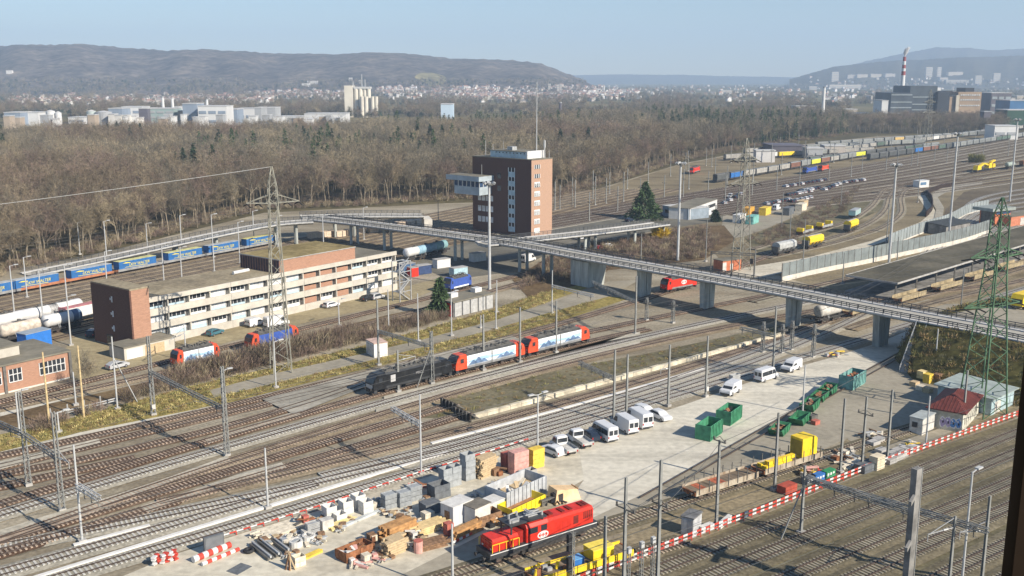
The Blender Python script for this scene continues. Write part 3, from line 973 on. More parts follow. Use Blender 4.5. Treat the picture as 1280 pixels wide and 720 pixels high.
lit = M('sunlit_brick', (0.42, 0.27, 0.19), 0.9, 0.1, 1.2, stretch=(1, 1, 7))  # tower brick lightened, sunlight on the end face painted in
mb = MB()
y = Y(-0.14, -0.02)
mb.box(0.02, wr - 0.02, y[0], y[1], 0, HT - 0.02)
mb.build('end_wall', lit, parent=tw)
mb = MB()
y = Y(-0.3, wl + 0.1)
mb.box(-0.1, wr + 0.1, y[0], y[1], HT + 0.01, HT + 0.28)
rf = mb.build('roof', grey_roof, parent=tw)
mb = MB()
y = Y(3.5, wl * 0.72)
mb.box(1.2, wr - 1.5, y[0], y[1], HT + 0.29, HT + 2.6)
ph = mb.build('plant_room', panel_blue, parent=tw)
mb = MB()
y = Y(2.6, 3.4)
mb.box(1.0, wr - 1.2, y[0], y[1], HT + 0.29, HT + 3.0)
mb.build('white_plant_wall', white, parent=tw)
mb = MB()
y = Y(3.2, wl * 0.73)
mb.box(0.9, wr - 1.2, y[0], y[1], HT + 2.62, HT + 2.85)
mb.build('plant_roof', grey_roof, parent=ph)
mb = MB()
y = Y(wl * 0.4, wl * 0.4 + 2.5)
mb.box(3, 5.5, y[0], y[1], HT + 2.9, HT + 4.2)
mb.build('air_handler', steel, parent=tw)
mb = MB()
for q in range(9):
 yy = (4.2 + q * 1.7) * sy
 mb.bar((1.15, yy, HT + 1.9), (1.15, yy, HT + 2.3), 0.3)
mb.build('vent', black, parent=ph)
def aerial(x, y, h, r=0.12, dish=False):
 mb = MB()
 mb.cyl((x, y * sy, HT + 0.29), (x, y * sy, HT + h), r, r * 0.6, 6)
 if dish:
  mb.cyl((x, y * sy, HT + h - 2.8), (x, y * sy, HT + h - 0.2), 0.42, n=8)
 mb.build('aerial', pole_pale, parent=tw)
aerial(3.0, wl * 0.86, 6.0)
aerial(2.0, wl * 0.70, 4.8)
aerial(3.0, wl * 0.55, 6.2, 0.08)
aerial(wr - 2.5, 1.6, 6.8, 0.3, True)
aerial(wr * 0.55, 3.0, 27.5, 0.24)
aerial(wr - 0.8, 0.8, 3.2, 0.1)
aerial(1.0, wl * 0.3, 4.2, 0.1)
for k in range(8):
 z = HT - 4.6 - k * 3.35
 if z < 1:
  continue
 mb = MB()
 y = Y(7.6, 10.8)
 if k < 7:
  mb.box(-0.12, -0.02, y[0], y[1], z - 1.95, z - 0.02)
  mb.build('panel', panel_blue, parent=tw)
 mb = MB()
 mb.box(-0.1, -0.02, y[0], y[1], z, z + 1.5)
 wn = mb.build('window', glass, parent=tw)
 mb = MB()
 for q in (7.7, 9.2, 10.7):
  mb.bar((-0.15, q * sy, z), (-0.15, q * sy, z + 1.5), 0.28, 0.1)
 mb.build('mullion', panel_white, parent=wn)
 mb = MB()
 y = Y(-0.24, -0.15)
 mb.box(1.6, 4.7, y[0], y[1], z - 1.95, z + 0.0)
 if k != 0:
  mb.build('panel', panel_white, parent=tw)
 mb = MB()
 mb.box(1.6, 4.7, y[0], y[1], z + 0.02 + 1.4, z + 2.9 - 0.02)
 wn = mb.build('window', glass if k in (0, 1, 2) else glass_pale, parent=tw)
 mb = MB()
 for q in (1.7, 2.7, 3.7, 4.6):
  y2 = Y(-0.32, -0.245)
  mb.box(q - 0.13, q + 0.13, y2[0], y2[1], z + 1.42, z + 2.88)
 mb.build('mullion', panel_white, parent=wn)
for k in range(3):
 z = HT - 16.2 - k * 4.0
 mb = MB()
 for q in range(4):
  y = Y(wl - 10.4 + q * 2.0, wl - 10.4 + q * 2.0 + 1.6)
  mb.box(-0.1, -0.02, y[0], y[1], z, z + 2.1)
 mb.build('window', glass_pale, parent=tw)
for z in (HT - 6.5, HT - 11.0):
 mb = MB()
 y = Y(14.5, 16.2)
 mb.box(-0.1, -0.02, y[0], y[1], z - 1, z + 1)
 mb.build('window', glass, parent=tw)
mb = MB()
y = Y(wl - 9.5, wl + 3.2)
zc = HT - 13.5
mb.box(-6.6, -0.02, y[0], y[1], zc, zc + 3.0)
cabm = M('grey_cabin_panel', (0.36, 0.42, 0.46), 0.6, 0.1, 0.4)
cb = mb.build('cabin', cabm, parent=tw)
mb = MB()
mb.box(-6.5, -0.02, y[0] + 0.05, y[1] - 0.05, zc + 3.01, zc + 5.2)
mb.build('cabin_windows', M('blue_tinted_glass', (0.03, 0.06, 0.12), 0.1, 0.3, 0.5, spec=0.6), parent=cb)
mb = MB()
for q in range(7):
 yy = y[0] + (y[1] - y[0]) * q / 6
 mb.bar((-6.6, yy, zc + 3.0), (-6.6, yy, zc + 5.2), 0.25)
for q in range(4):
 mb.bar((-6.6 + 2.1 * q, y[0], zc + 3.0), (-6.6 + 2.1 * q, y[0], zc + 5.2), 0.25)
 mb.bar((-6.6 + 2.1 * q, y[1], zc + 3.0), (-6.6 + 2.1 * q, y[1], zc + 5.2), 0.25)
mb.build('cabin_mullion', panel_white, parent=cb)
y = Y(wl - 10.8, wl + 6.0)
mb = MB()
mb.box(-8.2, -0.03, y[0], y[1], zc + 5.21, zc + 7.0)
mb.build('cabin_roof', cabm, parent=cb)
mb = MB()
mb.box(-8.0, -0.2, y[0] + 0.2, y[1] - 0.2, zc + 7.01, zc + 7.1)
mb.build('roof_felt', grey_roof, parent=cb)
mb = MB()
mb.cyl((-2.5, (wl - 7) * sy, zc + 7.1), (-2.5, (wl - 7) * sy, zc + 11), 0.15, 0.1, 6)
mb.build('cabin_aerial', pole_grey, parent=cb)
a, b = at(-60, 508), at(90, 472)
d, n, ln = frame(a, b)
ws = thing('workshop', 'low orange brick workshop with strip windows at the left edge of the yard', 'workshop', a, math.atan2(d.y, d.x))
mb = MB()
mb.box(0, ln, 0, 14, 0.3, 5.2)
mb.build('wall', brick, parent=ws)
mb = MB()
mb.box(-0.1, ln + 0.1, -0.1, 14.1, -0.2, 0.29)
mb.build('plinth', concrete_pale, parent=ws)
mb = MB()
mb.box(-0.2, ln + 0.2, -0.25, 14.2, 5.21, 5.5)
mb.build('roof', grey_roof, parent=ws)
mb = MB()
mb.box(-8, ln - 7.4, 4.6, 13.5, 5.51, 7.3)
up = mb.build('raised_roof', cream, parent=ws)
mb = MB()
mb.box(-8.2, ln - 7.2, 4.4, 13.7, 7.31, 7.5)
mb.build('roof_felt', grey_roof, parent=up)
for x0, x1 in ((ln - 19.5, ln - 13.4), (ln - 12.0, ln - 9.6), (ln - 6.2, ln - 1.2)):
 mb = MB()
 mb.box(x0, x1, -0.06, -0.01, 1.9, 4.3)
 wn = mb.build('window', glass, parent=ws)
 mb = MB()
 k = int((x1 - x0) / 0.8)
 for q in range(k + 1):
  xx = x0 + (x1 - x0) * q / k
  mb.box(xx - 0.07, xx + 0.07, -0.12, -0.065, 1.9, 4.3)
 mb.box(x0, x1, -0.11, -0.066, 3.2, 3.35)
 mb.box(x0, x1, -0.13, -0.067, 1.8, 1.95)
 mb.build('window_frame', white, parent=wn)
for x in (ln - 20.2, ln - 12.8, ln - 0.2):
 mb = MB()
 mb.box(x - 0.25, x + 0.25, -0.4, -0.02, 0, 5.2)
 mb.build('downpipe', steel_dark, parent=ws)
a, b, c = at(1160, 533.5), at(1202, 541.5), at(1236.5, 520.5)
d = Vector((b.x - a.x, b.y - a.y, 0))
w1 = d.length
d.normalize()
e = Vector((-d.y, d.x, 0))
if e.y < 0:
 e = -e
w2 = abs((c - b).dot(e))
hut = thing('utility_hut', 'square white hut with a dark red hipped metal roof and graffiti on its walls', 'hut', a, math.atan2(d.y, d.x))
mb = MB()
mb.box(0, w1, 0, w2, 0, 3.3)
mb.build('wall', M('shaded_stained_render', (0.46, 0.45, 0.38), 0.9, 0.2, 0.6), parent=hut)  # render darkened all round to paint in the shade of the left wall
mb = MB()
o_ = 0.55
rr = [(-o_, -o_), (w1 + o_, -o_), (w1 + o_, w2 + o_), (-o_, w2 + o_)]
mb.v = [(x, y, 3.31) for x, y in rr] + [(x, y, 3.5) for x, y in rr] + [(w1 / 2, w2 * 0.36, 5.3), (w1 / 2, w2 * 0.64, 5.3)]
mb.f = [(3, 2, 1, 0), (0, 1, 5, 4), (1, 2, 6, 5), (2, 3, 7, 6), (3, 0, 4, 7), (4, 5, 8), (5, 6, 9, 8), (6, 7, 9), (7, 4, 8, 9)]
mb.m = [0] * 9
rf = mb.build('roof', M('oxblood_roof_metal', (0.125, 0.034, 0.028), 0.6, 0.18, 0.8), parent=hut)
mb = MB()
for k in range(int(w2 / 0.55)):
 y = 0.2 + k * 0.55
 t = min(1, max(0, min((y + o_) / (w2 * 0.36 + o_), (w2 + o_ - y) / (w2 * 0.36 + o_))))
 mb.bar((w1 + o_, y, 3.53), (w1 + o_ + (w1 / 2 - w1 - o_) * t, y, 3.53 + 1.8 * t), 0.07)
for k in range(int(w1 / 0.55)):
 x = 0.2 + k * 0.55
 t = min(1, max(0, min((x + o_) / (w1 / 2 + o_), (w1 + o_ - x) / (w1 / 2 + o_))))
 mb.bar((x, -o_, 3.53), (x, -o_ + (w2 * 0.36 + o_) * t, 3.53 + 1.8 * t), 0.07)
mb.build('roof_seams', M('oxblood_seam', (0.15, 0.05, 0.042), 0.6, 0.18, 0.8), parent=rf)
gv, gb, gw = M('violet_spray_paint', (0.36, 0.30, 0.50), 0.7, 0.1, 1), M('blue_spray_paint', (0.10, 0.25, 0.55), 0.7, 0.1, 1), M('white_spray_paint', (0.75, 0.75, 0.78), 0.7, 0.05, 1)
def blob(mb, cx, cz, rx, rzz, y, m, n=14, wob=0.18, seed=1):
 r_ = random.Random(seed)
 mb.quad(*[(cx + rx * math.cos(2 * math.pi * i / n) * (1 + r_.uniform(-wob, wob)), y, cz + rzz * math.sin(2 * math.pi * i / n) * (1 + r_.uniform(-wob, wob))) for i in range(n)], m=m)
mb = MB()
for i in range(4):
 blob(mb, w1 * (0.42 + i * 0.155), 1.35 + 0.12 * (i % 2), w1 * 0.095, 0.95, -0.012, 2, seed=i)
 blob(mb, w1 * (0.42 + i * 0.155), 1.35 + 0.12 * (i % 2), w1 * 0.08, 0.78, -0.018, 0 if i < 2 else 1, seed=i + 9)
 blob(mb, w1 * (0.43 + i * 0.155), 1.4, w1 * 0.022, 0.25, -0.024, 3, seed=i + 20)
 blob(mb, w1 * (0.40 + i * 0.155), 1.75, w1 * 0.02, 0.16, -0.024, 2, seed=i + 30)
mb.build('graffiti', [gv, gb, gw, black], parent=hut)
mb = MB()
r_ = random.Random(3)
for i in range(7):
 y = w2 * (0.12 + 0.12 * i)
 pts = [(w1 + 0.02, y + r_.uniform(-0.5, 0.5), 0.7 + 1.7 * t + r_.uniform(-0.2, 0.2)) for t in (0, 0.25, 0.5, 0.75, 1, 0.6, 0.2)]
 for p_, q_ in zip(pts, pts[1:]):
  mb.bar(p_, q_, 0.07, 0.02)
mb.build('scrawl', steel_dark, parent=hut)
def shed(name, label, cat, pa, pb, depth, h, wallm, roofm, over=0.25, slope=0.0, group=None, extra=None):
 """Plain shed between ground pixels pa and pb (its near long side): wall body, thin roof slab, door."""
 a, b = at(*pa), at(*pb)
 d, n, ln = frame(a, b)
 t = thing(name, label, cat, a, math.atan2(d.y, d.x), group)
 mb = MB()
 mb.hexa([(0, 0, 0), (ln, 0, 0), (ln, depth, 0), (0, depth, 0), (0, 0, h), (ln, 0, h), (ln, depth, h + slope), (0, depth, h + slope)])
 mb.build('wall', wallm, parent=t)
 mb = MB()
 o = over
 mb.hexa([(-o, -o, h + 0.02), (ln + o, -o, h + 0.02), (ln + o, depth + o, h + slope + 0.02), (-o, depth + o, h + slope + 0.02), (-o, -o, h + 0.2), (ln + o, -o, h + 0.2), (ln + o, depth + o, h + slope + 0.2), (-o, depth + o, h + slope + 0.2)])
 mb.build('roof', roofm, parent=t)
 if extra:
  extra(t, ln, depth, h)
 return t
def doors(*spec):
 def f(t, ln, depth, h):
  for kind, x0, x1, z0, z1, m in spec:
   mb = MB()
   mb.box(x0 * ln, x1 * ln, -0.06, -0.01, z0, z1)
   mb.build(kind, m, parent=t)
 return f
shed('metal_shed', 'pale blue metal shed behind the red roofed hut under the green pylon', 'shed', (1238, 520), (1266, 506), 9.5, 3.0, M('pale_blue_sheet', (0.34, 0.45, 0.48), 0.6, 0.2, 1.0), M('pale_sheet_roof', (0.32, 0.37, 0.35), 0.5, 0.12, 0.6), 0.6, 0.4, extra=doors(('door', 0.15, 0.4, 0.1, 2.2, whitedirt)))
shed('site_cabin', 'small white site cabin with a dark window beside the red roofed hut', 'site cabin', (1136, 541), (1152, 545), 4.6, 2.7, whitedirt, M('cabin_roof_sheet', (0.36, 0.39, 0.38), 0.6, 0.12, 0.8), 0.12, 0.0, extra=doors(('window', 0.2, 0.62, 1.2, 2.1, glass)))
shed('relay_box', 'small white equipment kiosk with a reddish lid on the grass by the service road', 'equipment kiosk', (458, 441.5), (468, 447.5), 3.0, 2.9, M('white_kiosk_panel', (0.75, 0.74, 0.72), 0.5, 0.08, 1), M('reddish_kiosk_lid', (0.5, 0.36, 0.3), 0.8, 0.2, 1), 0.08, 0.0, extra=doors(('door', 0.1, 0.9, 0.2, 2.6, whitedirt)))
shed('equipment_cabinet', 'grey metal cabinet with a graffiti smeared front beside the red and white barrier', 'cabinet', (851, 668), (866, 672), 2.6, 2.4, M('grey_cabinet', (0.42, 0.43, 0.44), 0.6, 0.2, 1), M('dark_cabinet_lid', (0.15, 0.15, 0.15), 0.7, 0.2, 1), 0.1, 0.0, extra=doors(('door', 0.05, 0.5, 0.1, 2.2, whitedirt), ('door', 0.53, 0.97, 0.1, 2.2, steel)))
a, b = at(568, 397), at(617, 385)
d, n, ln = frame(a, b)
ga = thing('garage_row', 'flat roofed row of grey concrete bays below the bridge beside the service road', 'garage row', a, math.atan2(d.y, d.x))
mb = MB()
mb.box(0, ln, 0.3, 7, 0, 3.6)
mb.build('wall', concrete_dark, parent=ga)
mb = MB()
mb.box(-0.4, ln + 0.3, 0, 7.4, 3.61, 3.9)
mb.build('roof', grey_roof, parent=ga)
for k in range(5):
 mb = MB()
 mb.box(ln * k / 5 + 0.25, ln * (k + 1) / 5 - 0.25, 0.05, 0.29, 0.1, 3.5)
 mb.build('bay_panel', M('scribbled_grey_panel', (0.34, 0.345, 0.34), 0.8, 0.3, 1.2, col2=(0.5, 0.5, 0.49)), parent=ga)
mb = MB()
mb.box(-0.35, -0.01, 1.0, 6.0, 0.1, 3.4)
mb.build('side_door', red, parent=ga)
for x in (2.5, ln - 3):
 mb = MB()
 mb.box(x, x + 2.4, 3.5, 5.2, 3.91, 5.0)
 mb.build('roof_unit', white, parent=ga)
shed('yard_building', 'long low white building beyond the conifer with dark strip windows', 'yard building', (862, 275), (896, 262), 9, 4.6, white, grey_roof, 0.3, 0, extra=doors(('window', 0.05, 0.3, 1.9, 3.3, glass), ('window', 0.34, 0.62, 1.9, 3.3, glass), ('window', 0.66, 0.93, 1.9, 3.3, glass), ('door', 0.94, 0.98, 0.1, 2.2, steel_dark)))
shed('grey_annex', 'blue grey flat roofed annex left of the long white building', 'yard building', (828, 270), (860, 275), 12, 4.4, M('blue_grey_render', (0.25, 0.3, 0.35), 0.8, 0.12, 0.5), M('pale_annex_roof', (0.5, 0.5, 0.48), 0.8, 0.15, 0.5), 0.2, 0, extra=doors(('window', 0.1, 0.4, 1.6, 3.0, glass), ('door', 0.55, 0.8, 0.1, 3.0, glass)))
def signal_box():
 a, b = at(1243, 283), at(1262, 281)
 d, n, ln = frame(a, b)
 t = thing('signal_box', 'small orange brick signal box with a wide grey flat roof behind the green pylon', 'signal box', a, math.atan2(d.y, d.x))
 k = M('bright_orange_brick', (0.52, 0.17, 0.085), 0.9, 0.12, 1.0)
 mb = MB()
 mb.box(0, ln, 0, 7, 0, 6.0)
 mb.build('wall', k, parent=t)
 mb = MB()
 mb.box(-3.4, ln + 1.2, -1.2, 8, 6.02, 7.2)
 mb.build('roof', M('sig_roof_grey', (0.27, 0.3, 0.28), 0.7, 0.12, 0.6), parent=t)
 for x in (0.3, 0.62):
  mb = MB()
  mb.box(x * ln - 0.4, x * ln + 0.5, -0.06, -0.01, 2.4, 4.2)
  mb.build('window', M('dark_red_shutter', (0.25, 0.05, 0.04), 0.6, 0.1, 1), parent=t)
 mb = MB()
 mb.box(0.4, ln - 0.2, -0.06, -0.01, 4.6, 5.9)
 mb.build('upper_window', M('blue_tinted_glass', (0.03, 0.06, 0.12)), parent=t)
 mb = MB()
 mb.box(-0.06, -0.01, 0.6, 6.4, 0.4, 5.8)
 mb.build('side_cladding', steel_dark, parent=t)
 return t
signal_box()
shed('brick_annex', 'orange brick annex with a white front wall right of the signal box', 'annex', (1263, 284), (1320, 276), 7, 4.0, M('annex_brick', (0.5, 0.19, 0.11), 0.9, 0.15, 1), grey_roof, 0.3, 0, extra=doors(('white_front', 0.2, 0.9, 0.3, 3.2, whitedirt)))
shed('orange_hut', 'tiny orange and white trackside hut under the dark catenary gantry', 'hut', (903, 340), (926, 337), 4, 3.2, M('orange_hut_panel', (0.46, 0.15, 0.075), 0.6, 0.15, 1), grey_roof, 0.15, 0, extra=doors(('door', 0.4, 0.55, 0.1, 2.2, whitedirt), ('panel', 0.0, 0.2, 0.1, 2.8, whitedirt)))
shed('white_hut', 'small white hut with blue windows beside the curved tracks', 'hut', (1149, 235), (1161, 234), 4, 3.6, white, M('white_hut_roof', (0.6, 0.62, 0.62), 0.6, 0.1, 1), 0.2, 0, extra=doors(('window', 0.1, 0.7, 1.4, 2.9, M('sky_blue_pane', (0.12, 0.2, 0.3), 0.2, 0.2, 1))))
shed('shelter', 'dark open shelter with black sheet roof beside the noise barrier end', 'shelter', (1182, 294), (1212, 288), 7, 3.2, concrete_dark, M('black_sheet_roof', (0.05, 0.055, 0.055), 0.7, 0.2, 1), 0.6, 0.8)
cz = 5.4
cp = [at(1057, 344, cz), at(1122, 354, cz), at(1300, 300, cz), at(1420, 262, cz), at(1330, 268, cz), at(1200, 304, cz)]
ca = thing('platform_canopy', 'wide flat dark canopy over the platform beyond the bridge on the right', 'canopy', (0, 0, 0))
mb = MB()
P_ = [(p.x, p.y) for p in cp]
mb.prism(P_, cz - 0.35, cz)
mb.build('roof', ground_mat('canopy_roof_felt', [(0.085, 0.082, 0.07), (0.125, 0.12, 0.1), (0.18, 0.17, 0.145)], 0.07, 0.9, 0.2), parent=ca)
mb = MB()
for p, q in zip(cp, cp[1:] + cp[:1]):
 mb.bar(p + Vector((0, 0, -0.1)), q + Vector((0, 0, -0.1)), 0.18, 0.45)
mb.build('fascia', concrete, parent=ca)
fr = [at(1128, 352, cz), at(1300, 301.5, cz)]
for k in range(9):
 q = fr[0].lerp(fr[1], k / 8)
 mb = MB()
 mb.bar((q.x - 1, q.y + 1.5, 0), (q.x - 1, q.y + 1.5, cz - 0.36), 0.35)
 mb.build('post', steel_dark, parent=ca)
mb = MB()
mb.prism([(p.x + 1.0, p.y + 2.5) for p in (cp[0], cp[1].lerp(cp[0], 0.15), cp[2], cp[3], cp[4], cp[5])], 0.06, 0.75)
mb.build('platform', concrete_dark, parent=ca)
nb_m = M('noise_panel_grey', (0.18, 0.205, 0.205), 0.8, 0.15, 0.35, wpos=True)
nb_l = M('noise_panel_pale', (0.27, 0.305, 0.31), 0.7, 0.12, 0.35, wpos=True)
def barrier(label, pts, h, m, base_h=1.0, base=True):
 W = spline([at(*p) for p in pts], 3.2)
 t = thing('noise_barrier', label, 'noise barrier')
 mb = MB()
 for i, (a, b) in enumerate(zip(W, W[1:])):
  mb.bar(a + Vector((0, 0, base_h + (h - base_h) / 2)), b + Vector((0, 0, base_h + (h - base_h) / 2)), 0.16, h - base_h)
 mb.build('panels', m, parent=t)
 for a in W:
  mb = MB()
  mb.bar(a, a + Vector((0, 0, h + 0.08)), 0.26)
  mb.build('post', steel_dark, parent=t)
 if base:
  mb = MB()
  for a, b in zip(W, W[1:]):
   mb.bar(a + Vector((0, 0, base_h / 2)), b + Vector((0, 0, base_h / 2)), 0.4, base_h)
  mb.build('base_wall', concrete_pale, parent=t)
barrier('tall grey panelled noise barrier on a cream wall in front of the sandy road', [(977, 352), (1030, 340), (1095, 327), (1195, 305), (1235, 292)], 5.2, nb_m, 1.4)
barrier('pale glassy noise barrier along the far side of the sandy road bend', [(1110, 309), (1150, 293), (1185, 281), (1210, 268), (1235, 262)], 4.4, nb_l, 0.5)
rw = spline([at(1157, 271), at(1165, 262), at(1164, 250), at(1160, 243), at(1172, 237), at(1192, 233)], 3)
t = thing('retaining_wall', 'curved retaining wall in deep shade beside the fan of tracks', 'retaining wall')
mb = MB()
for a, b in zip(rw, rw[1:]):
 mb.bar(a + Vector((0, 0, 1.1)), b + Vector((0, 0, 1.1)), 0.5, 2.2)
mb.build('wall', M('shaded_wall_concrete', (0.03, 0.02, 0.017), 0.9, 0.3, 0.5), parent=t)  # near-black colour paints the shade on the wall face
W = fit_line([(594, 524), (631, 514), (700, 494), (800, 467), (887, 444), (965, 424), (985, 419)], 1)
t = thing('platform_edge', 'crumbling cream stone edge of the disused overgrown platform', 'platform edge')
for i, (p, d) in enumerate(resample(W, 2.6)[:-1]):
 mb = MB()
 q = p + d * 2.52
 h = 0.85 + 0.06 * math.sin(i * 2.3)
 mb.bar(p + Vector((0, 0, h / 2 + 0.02)), q + Vector((0, 0, h / 2 + 0.02)), 0.7, h)
 mb.build('edge_block', M('cream_platform_stone', (0.52, 0.47, 0.36), 0.9, 0.25, 0.4, wpos=True, per_obj=0.14), parent=t)
for i, (q, lab) in enumerate((((560, 512), 'dark timber sleeper buffer at the end of the upper stub siding'), ((577, 524), 'dark timber sleeper buffer at the end of the lower stub siding by the platform edge'))):
 t = thing('buffer_stop', lab, 'buffer stop', at(*q), math.radians(38))
 mb = MB()
 for k in range(4):
  mb.box(0, 0.35, -2.4, 2.4, 0.1 + k * 0.38, 0.43 + k * 0.38)
 mb.build('beams', M('charred_timber', (0.03, 0.026, 0.022), 0.9, 0.3, 2), parent=t)
 mb = MB()
 for y in (-1.6, -0.5, 0.5, 1.6):
  mb.bar((0.4, y, 1.4), (2.4, y, 0.1), 0.22)
  mb.bar((-0.1, y, 0), (-0.1, y, 1.7), 0.2)
 mb.build('braces', steel_dark, parent=t)
 if i == 0:
  o = sheet('cinder_patch', [(560, 507), (577, 524), (594, 522), (586, 510), (571, 505)], 0.6, MATS['charred_timber'])
  bpy.data.objects.remove(o)
# ================================================================ trains
RAIL_Z = 0.42
def on_track(key, s_px, z=RAIL_Z):
 """Nearest point of the track to the ground pixel, and the track's heading there."""
 ln = L[key]
 g = at(*s_px)
 best = None
 for a, b in zip(ln, ln[1:]):
  ab = b - a
  t = max(0, min(1, (g - a).dot(ab) / ab.length_squared))
  q = a + ab * t
  dd = (q - g).length
  if best is None or dd < best[0]:
   best = (dd, q, ab.normalized())
 q, d = best[1], best[2]
 return Vector((q.x, q.y, z)), d
def bogie(parent, x, wheels=(-1.2, 1.2), r=0.5, name='bogie'):
 mb = MB()
 for y in (-0.95, 0.95):
  mb.box(x + wheels[0] - 0.55, x + wheels[-1] + 0.55, y - 0.1, y + 0.1, 0.45, 0.85)
 mb.box(x - 0.4, x + 0.4, -0.9, 0.9, 0.4, 0.9)
 b = mb.build(name, grime, parent=parent)
 for wx in wheels:
  mb = MB()
  for y in (-0.82, 0.68):
   mb.cyl((x + wx, y, r), (x + wx, y + 0.14, r), r, n=12)
  mb.cyl((x + wx, -0.7, r), (x + wx, 0.7, r), 0.09, n=6)
  mb.build('wheelset', M('wheel_steel', (0.12, 0.09, 0.075), 0.6, 0.2, 2, 0.3), parent=b)
 return b
def buffers(parent, x, s):
 for y in (-0.87, 0.87):
  mb = MB()
  mb.cyl((x, y, 1.05), (x + 0.5 * s, y, 1.05), 0.1, n=8)
  mb.cyl((x + 0.5 * s, y, 1.05), (x + 0.6 * s, y, 1.05), 0.25, n=10)
  mb.build('buffer', grime, parent=parent)
def pantograph(parent, x, z, s=1, m=None):
 mb = MB()
 mb.box(x - 0.7, x + 0.7, -0.6, 0.6, z, z + 0.12)
 mb.bar((x - 0.6 * s, 0, z + 0.15), (x + 1.3 * s, 0, z + 0.32), 0.12)
 mb.bar((x + 1.3 * s, 0, z + 0.32), (x - 0.2 * s, 0, z + 0.48), 0.09)
 mb.bar((x - 0.2 * s, -0.85, z + 0.5), (x - 0.2 * s, 0.85, z + 0.5), 0.2, 0.07)
 mb.bar((x - 0.5 * s, -0.85, z + 0.5), (x - 0.5 * s, 0.85, z + 0.5), 0.12, 0.06)
 mb.build('pantograph', m or steel_dark, parent=parent)
def electric_loco(label, pos, rz, colours, group=None, murals=True):
 """Four-axle main-line electric locomotive, 18.9 m: ends, side, lower band given as materials."""
 end, side, band, roofm = colours
 t = thing('electric_locomotive', label, 'locomotive', pos, rz, group)
 Ls = [-9.4, -9.0, -8.2, -6.6, -6.58, 0, 6.58, 6.6, 8.2, 9.0, 9.4]
 rings = []
 for x in Ls:
  ax = abs(x)
  f = 1.0 if ax < 8.3 else (0.97 if ax < 9.1 else 0.9)
  top = 3.75 if ax < 8.3 else (3.05 if ax < 9.1 else 2.0)
  top2 = min(top, 3.45)
  mid = min(2.0, top2)
  w = 1.49 * f
  rings.append([(x, -w, 0.95), (x, w, 0.95), (x, w, 1.35), (x, w, mid), (x, w * 0.985, top2), (x, w * 0.72, top), (x, -w * 0.72, top), (x, -w * 0.985, top2), (x, -w, mid), (x, -w, 1.35)])
 def mf(k, i):
  if k < 0:
   return 0
  ax = (Ls[k] + Ls[k + 1]) / 2
  if i in (1, 9) and abs(ax) < 6.6:
   return 2
  if i in (4, 5, 6) and abs(ax) < 6.6:
   return 3
  return 0 if abs(ax) > 6.59 else 1
 mb = MB()
 mb.loft(rings, mf=mf)
 body = mb.build('body', [end, side, band, roofm], parent=t)
 for s in (-1, 1):
  mb = MB()
  mb.quad((s * 8.28, -1.2, 3.62), (s * 8.28, 1.2, 3.62), (s * 9.06, 1.3, 2.95), (s * 9.06, -1.3, 2.95))
  mb.quad((s * 9.07, -1.3, 2.94), (s * 9.07, 1.3, 2.94), (s * 9.37, 1.22, 2.15), (s * 9.37, -1.22, 2.15))
  for v in range(len(mb.v)):
   x, y, z = mb.v[v]
   mb.v[v] = (x + 0.05 * s, y, z + 0.04)
  mb.build('windscreen', glass, parent=t)
  for y in (-1, 1):
   mb = MB()
   mb.box(s * 7.9 - 0.4, s * 7.9 + 0.4, y * 1.50 - 0.015, y * 1.50 + 0.015, 2.25, 3.05)
   mb.build('cab_window', glass, parent=t)
   mb = MB()
   mb.box(s * 6.9 - 0.3, s * 6.9 + 0.3, y * 1.50 - 0.012, y * 1.50 + 0.012, 1.2, 3.0)
   mb.build('cab_door', end, parent=t)
   mb = MB()
   mb.cyl((s * 9.38, y * 0.85, 1.55), (s * 9.46, y * 0.85, 1.55), 0.16, n=8)
   mb.build('headlight', white, parent=t)
  mb = MB()
  mb.box(min(s * 8.6, s * 9.3), max(s * 8.6, s * 9.3), -1.35, 1.35, 0.3, 0.94)
  mb.build('snow_plough', graphite, parent=t)
  buffers(t, s * 9.35, s)
  bogie(t, s * 4.75, (-1.3, 1.3), 0.6)
  pantograph(t, s * 5.2, 3.9, s)
  pantograph(t, s * 2.6, 3.9, -s)
 mb = MB()
 mb.box(-1.9, 1.9, -1.1, 1.1, 0.4, 0.94)
 mb.build('transformer', grime, parent=t)
 mb = MB()
 mb.box(-6.4, 6.4, -0.95, 0.95, 3.76, 3.86)
 for k in range(9):
  x = -5.8 + k * 1.45
  mb.box(x, x + 0.5, -0.55 + 0.3 * (k % 3), 0.1 + 0.3 * (k % 3), 3.87, 4.15)
  mb.cyl((x + 0.9, -0.3, 3.86), (x + 0.9, -0.3, 4.2), 0.1, n=6)
 mb.bar((-5.5, 0.6, 4.2), (5.5, 0.6, 4.2), 0.07)
 mb.build('roof_gear', steel_dark, parent=t)
 return t, body
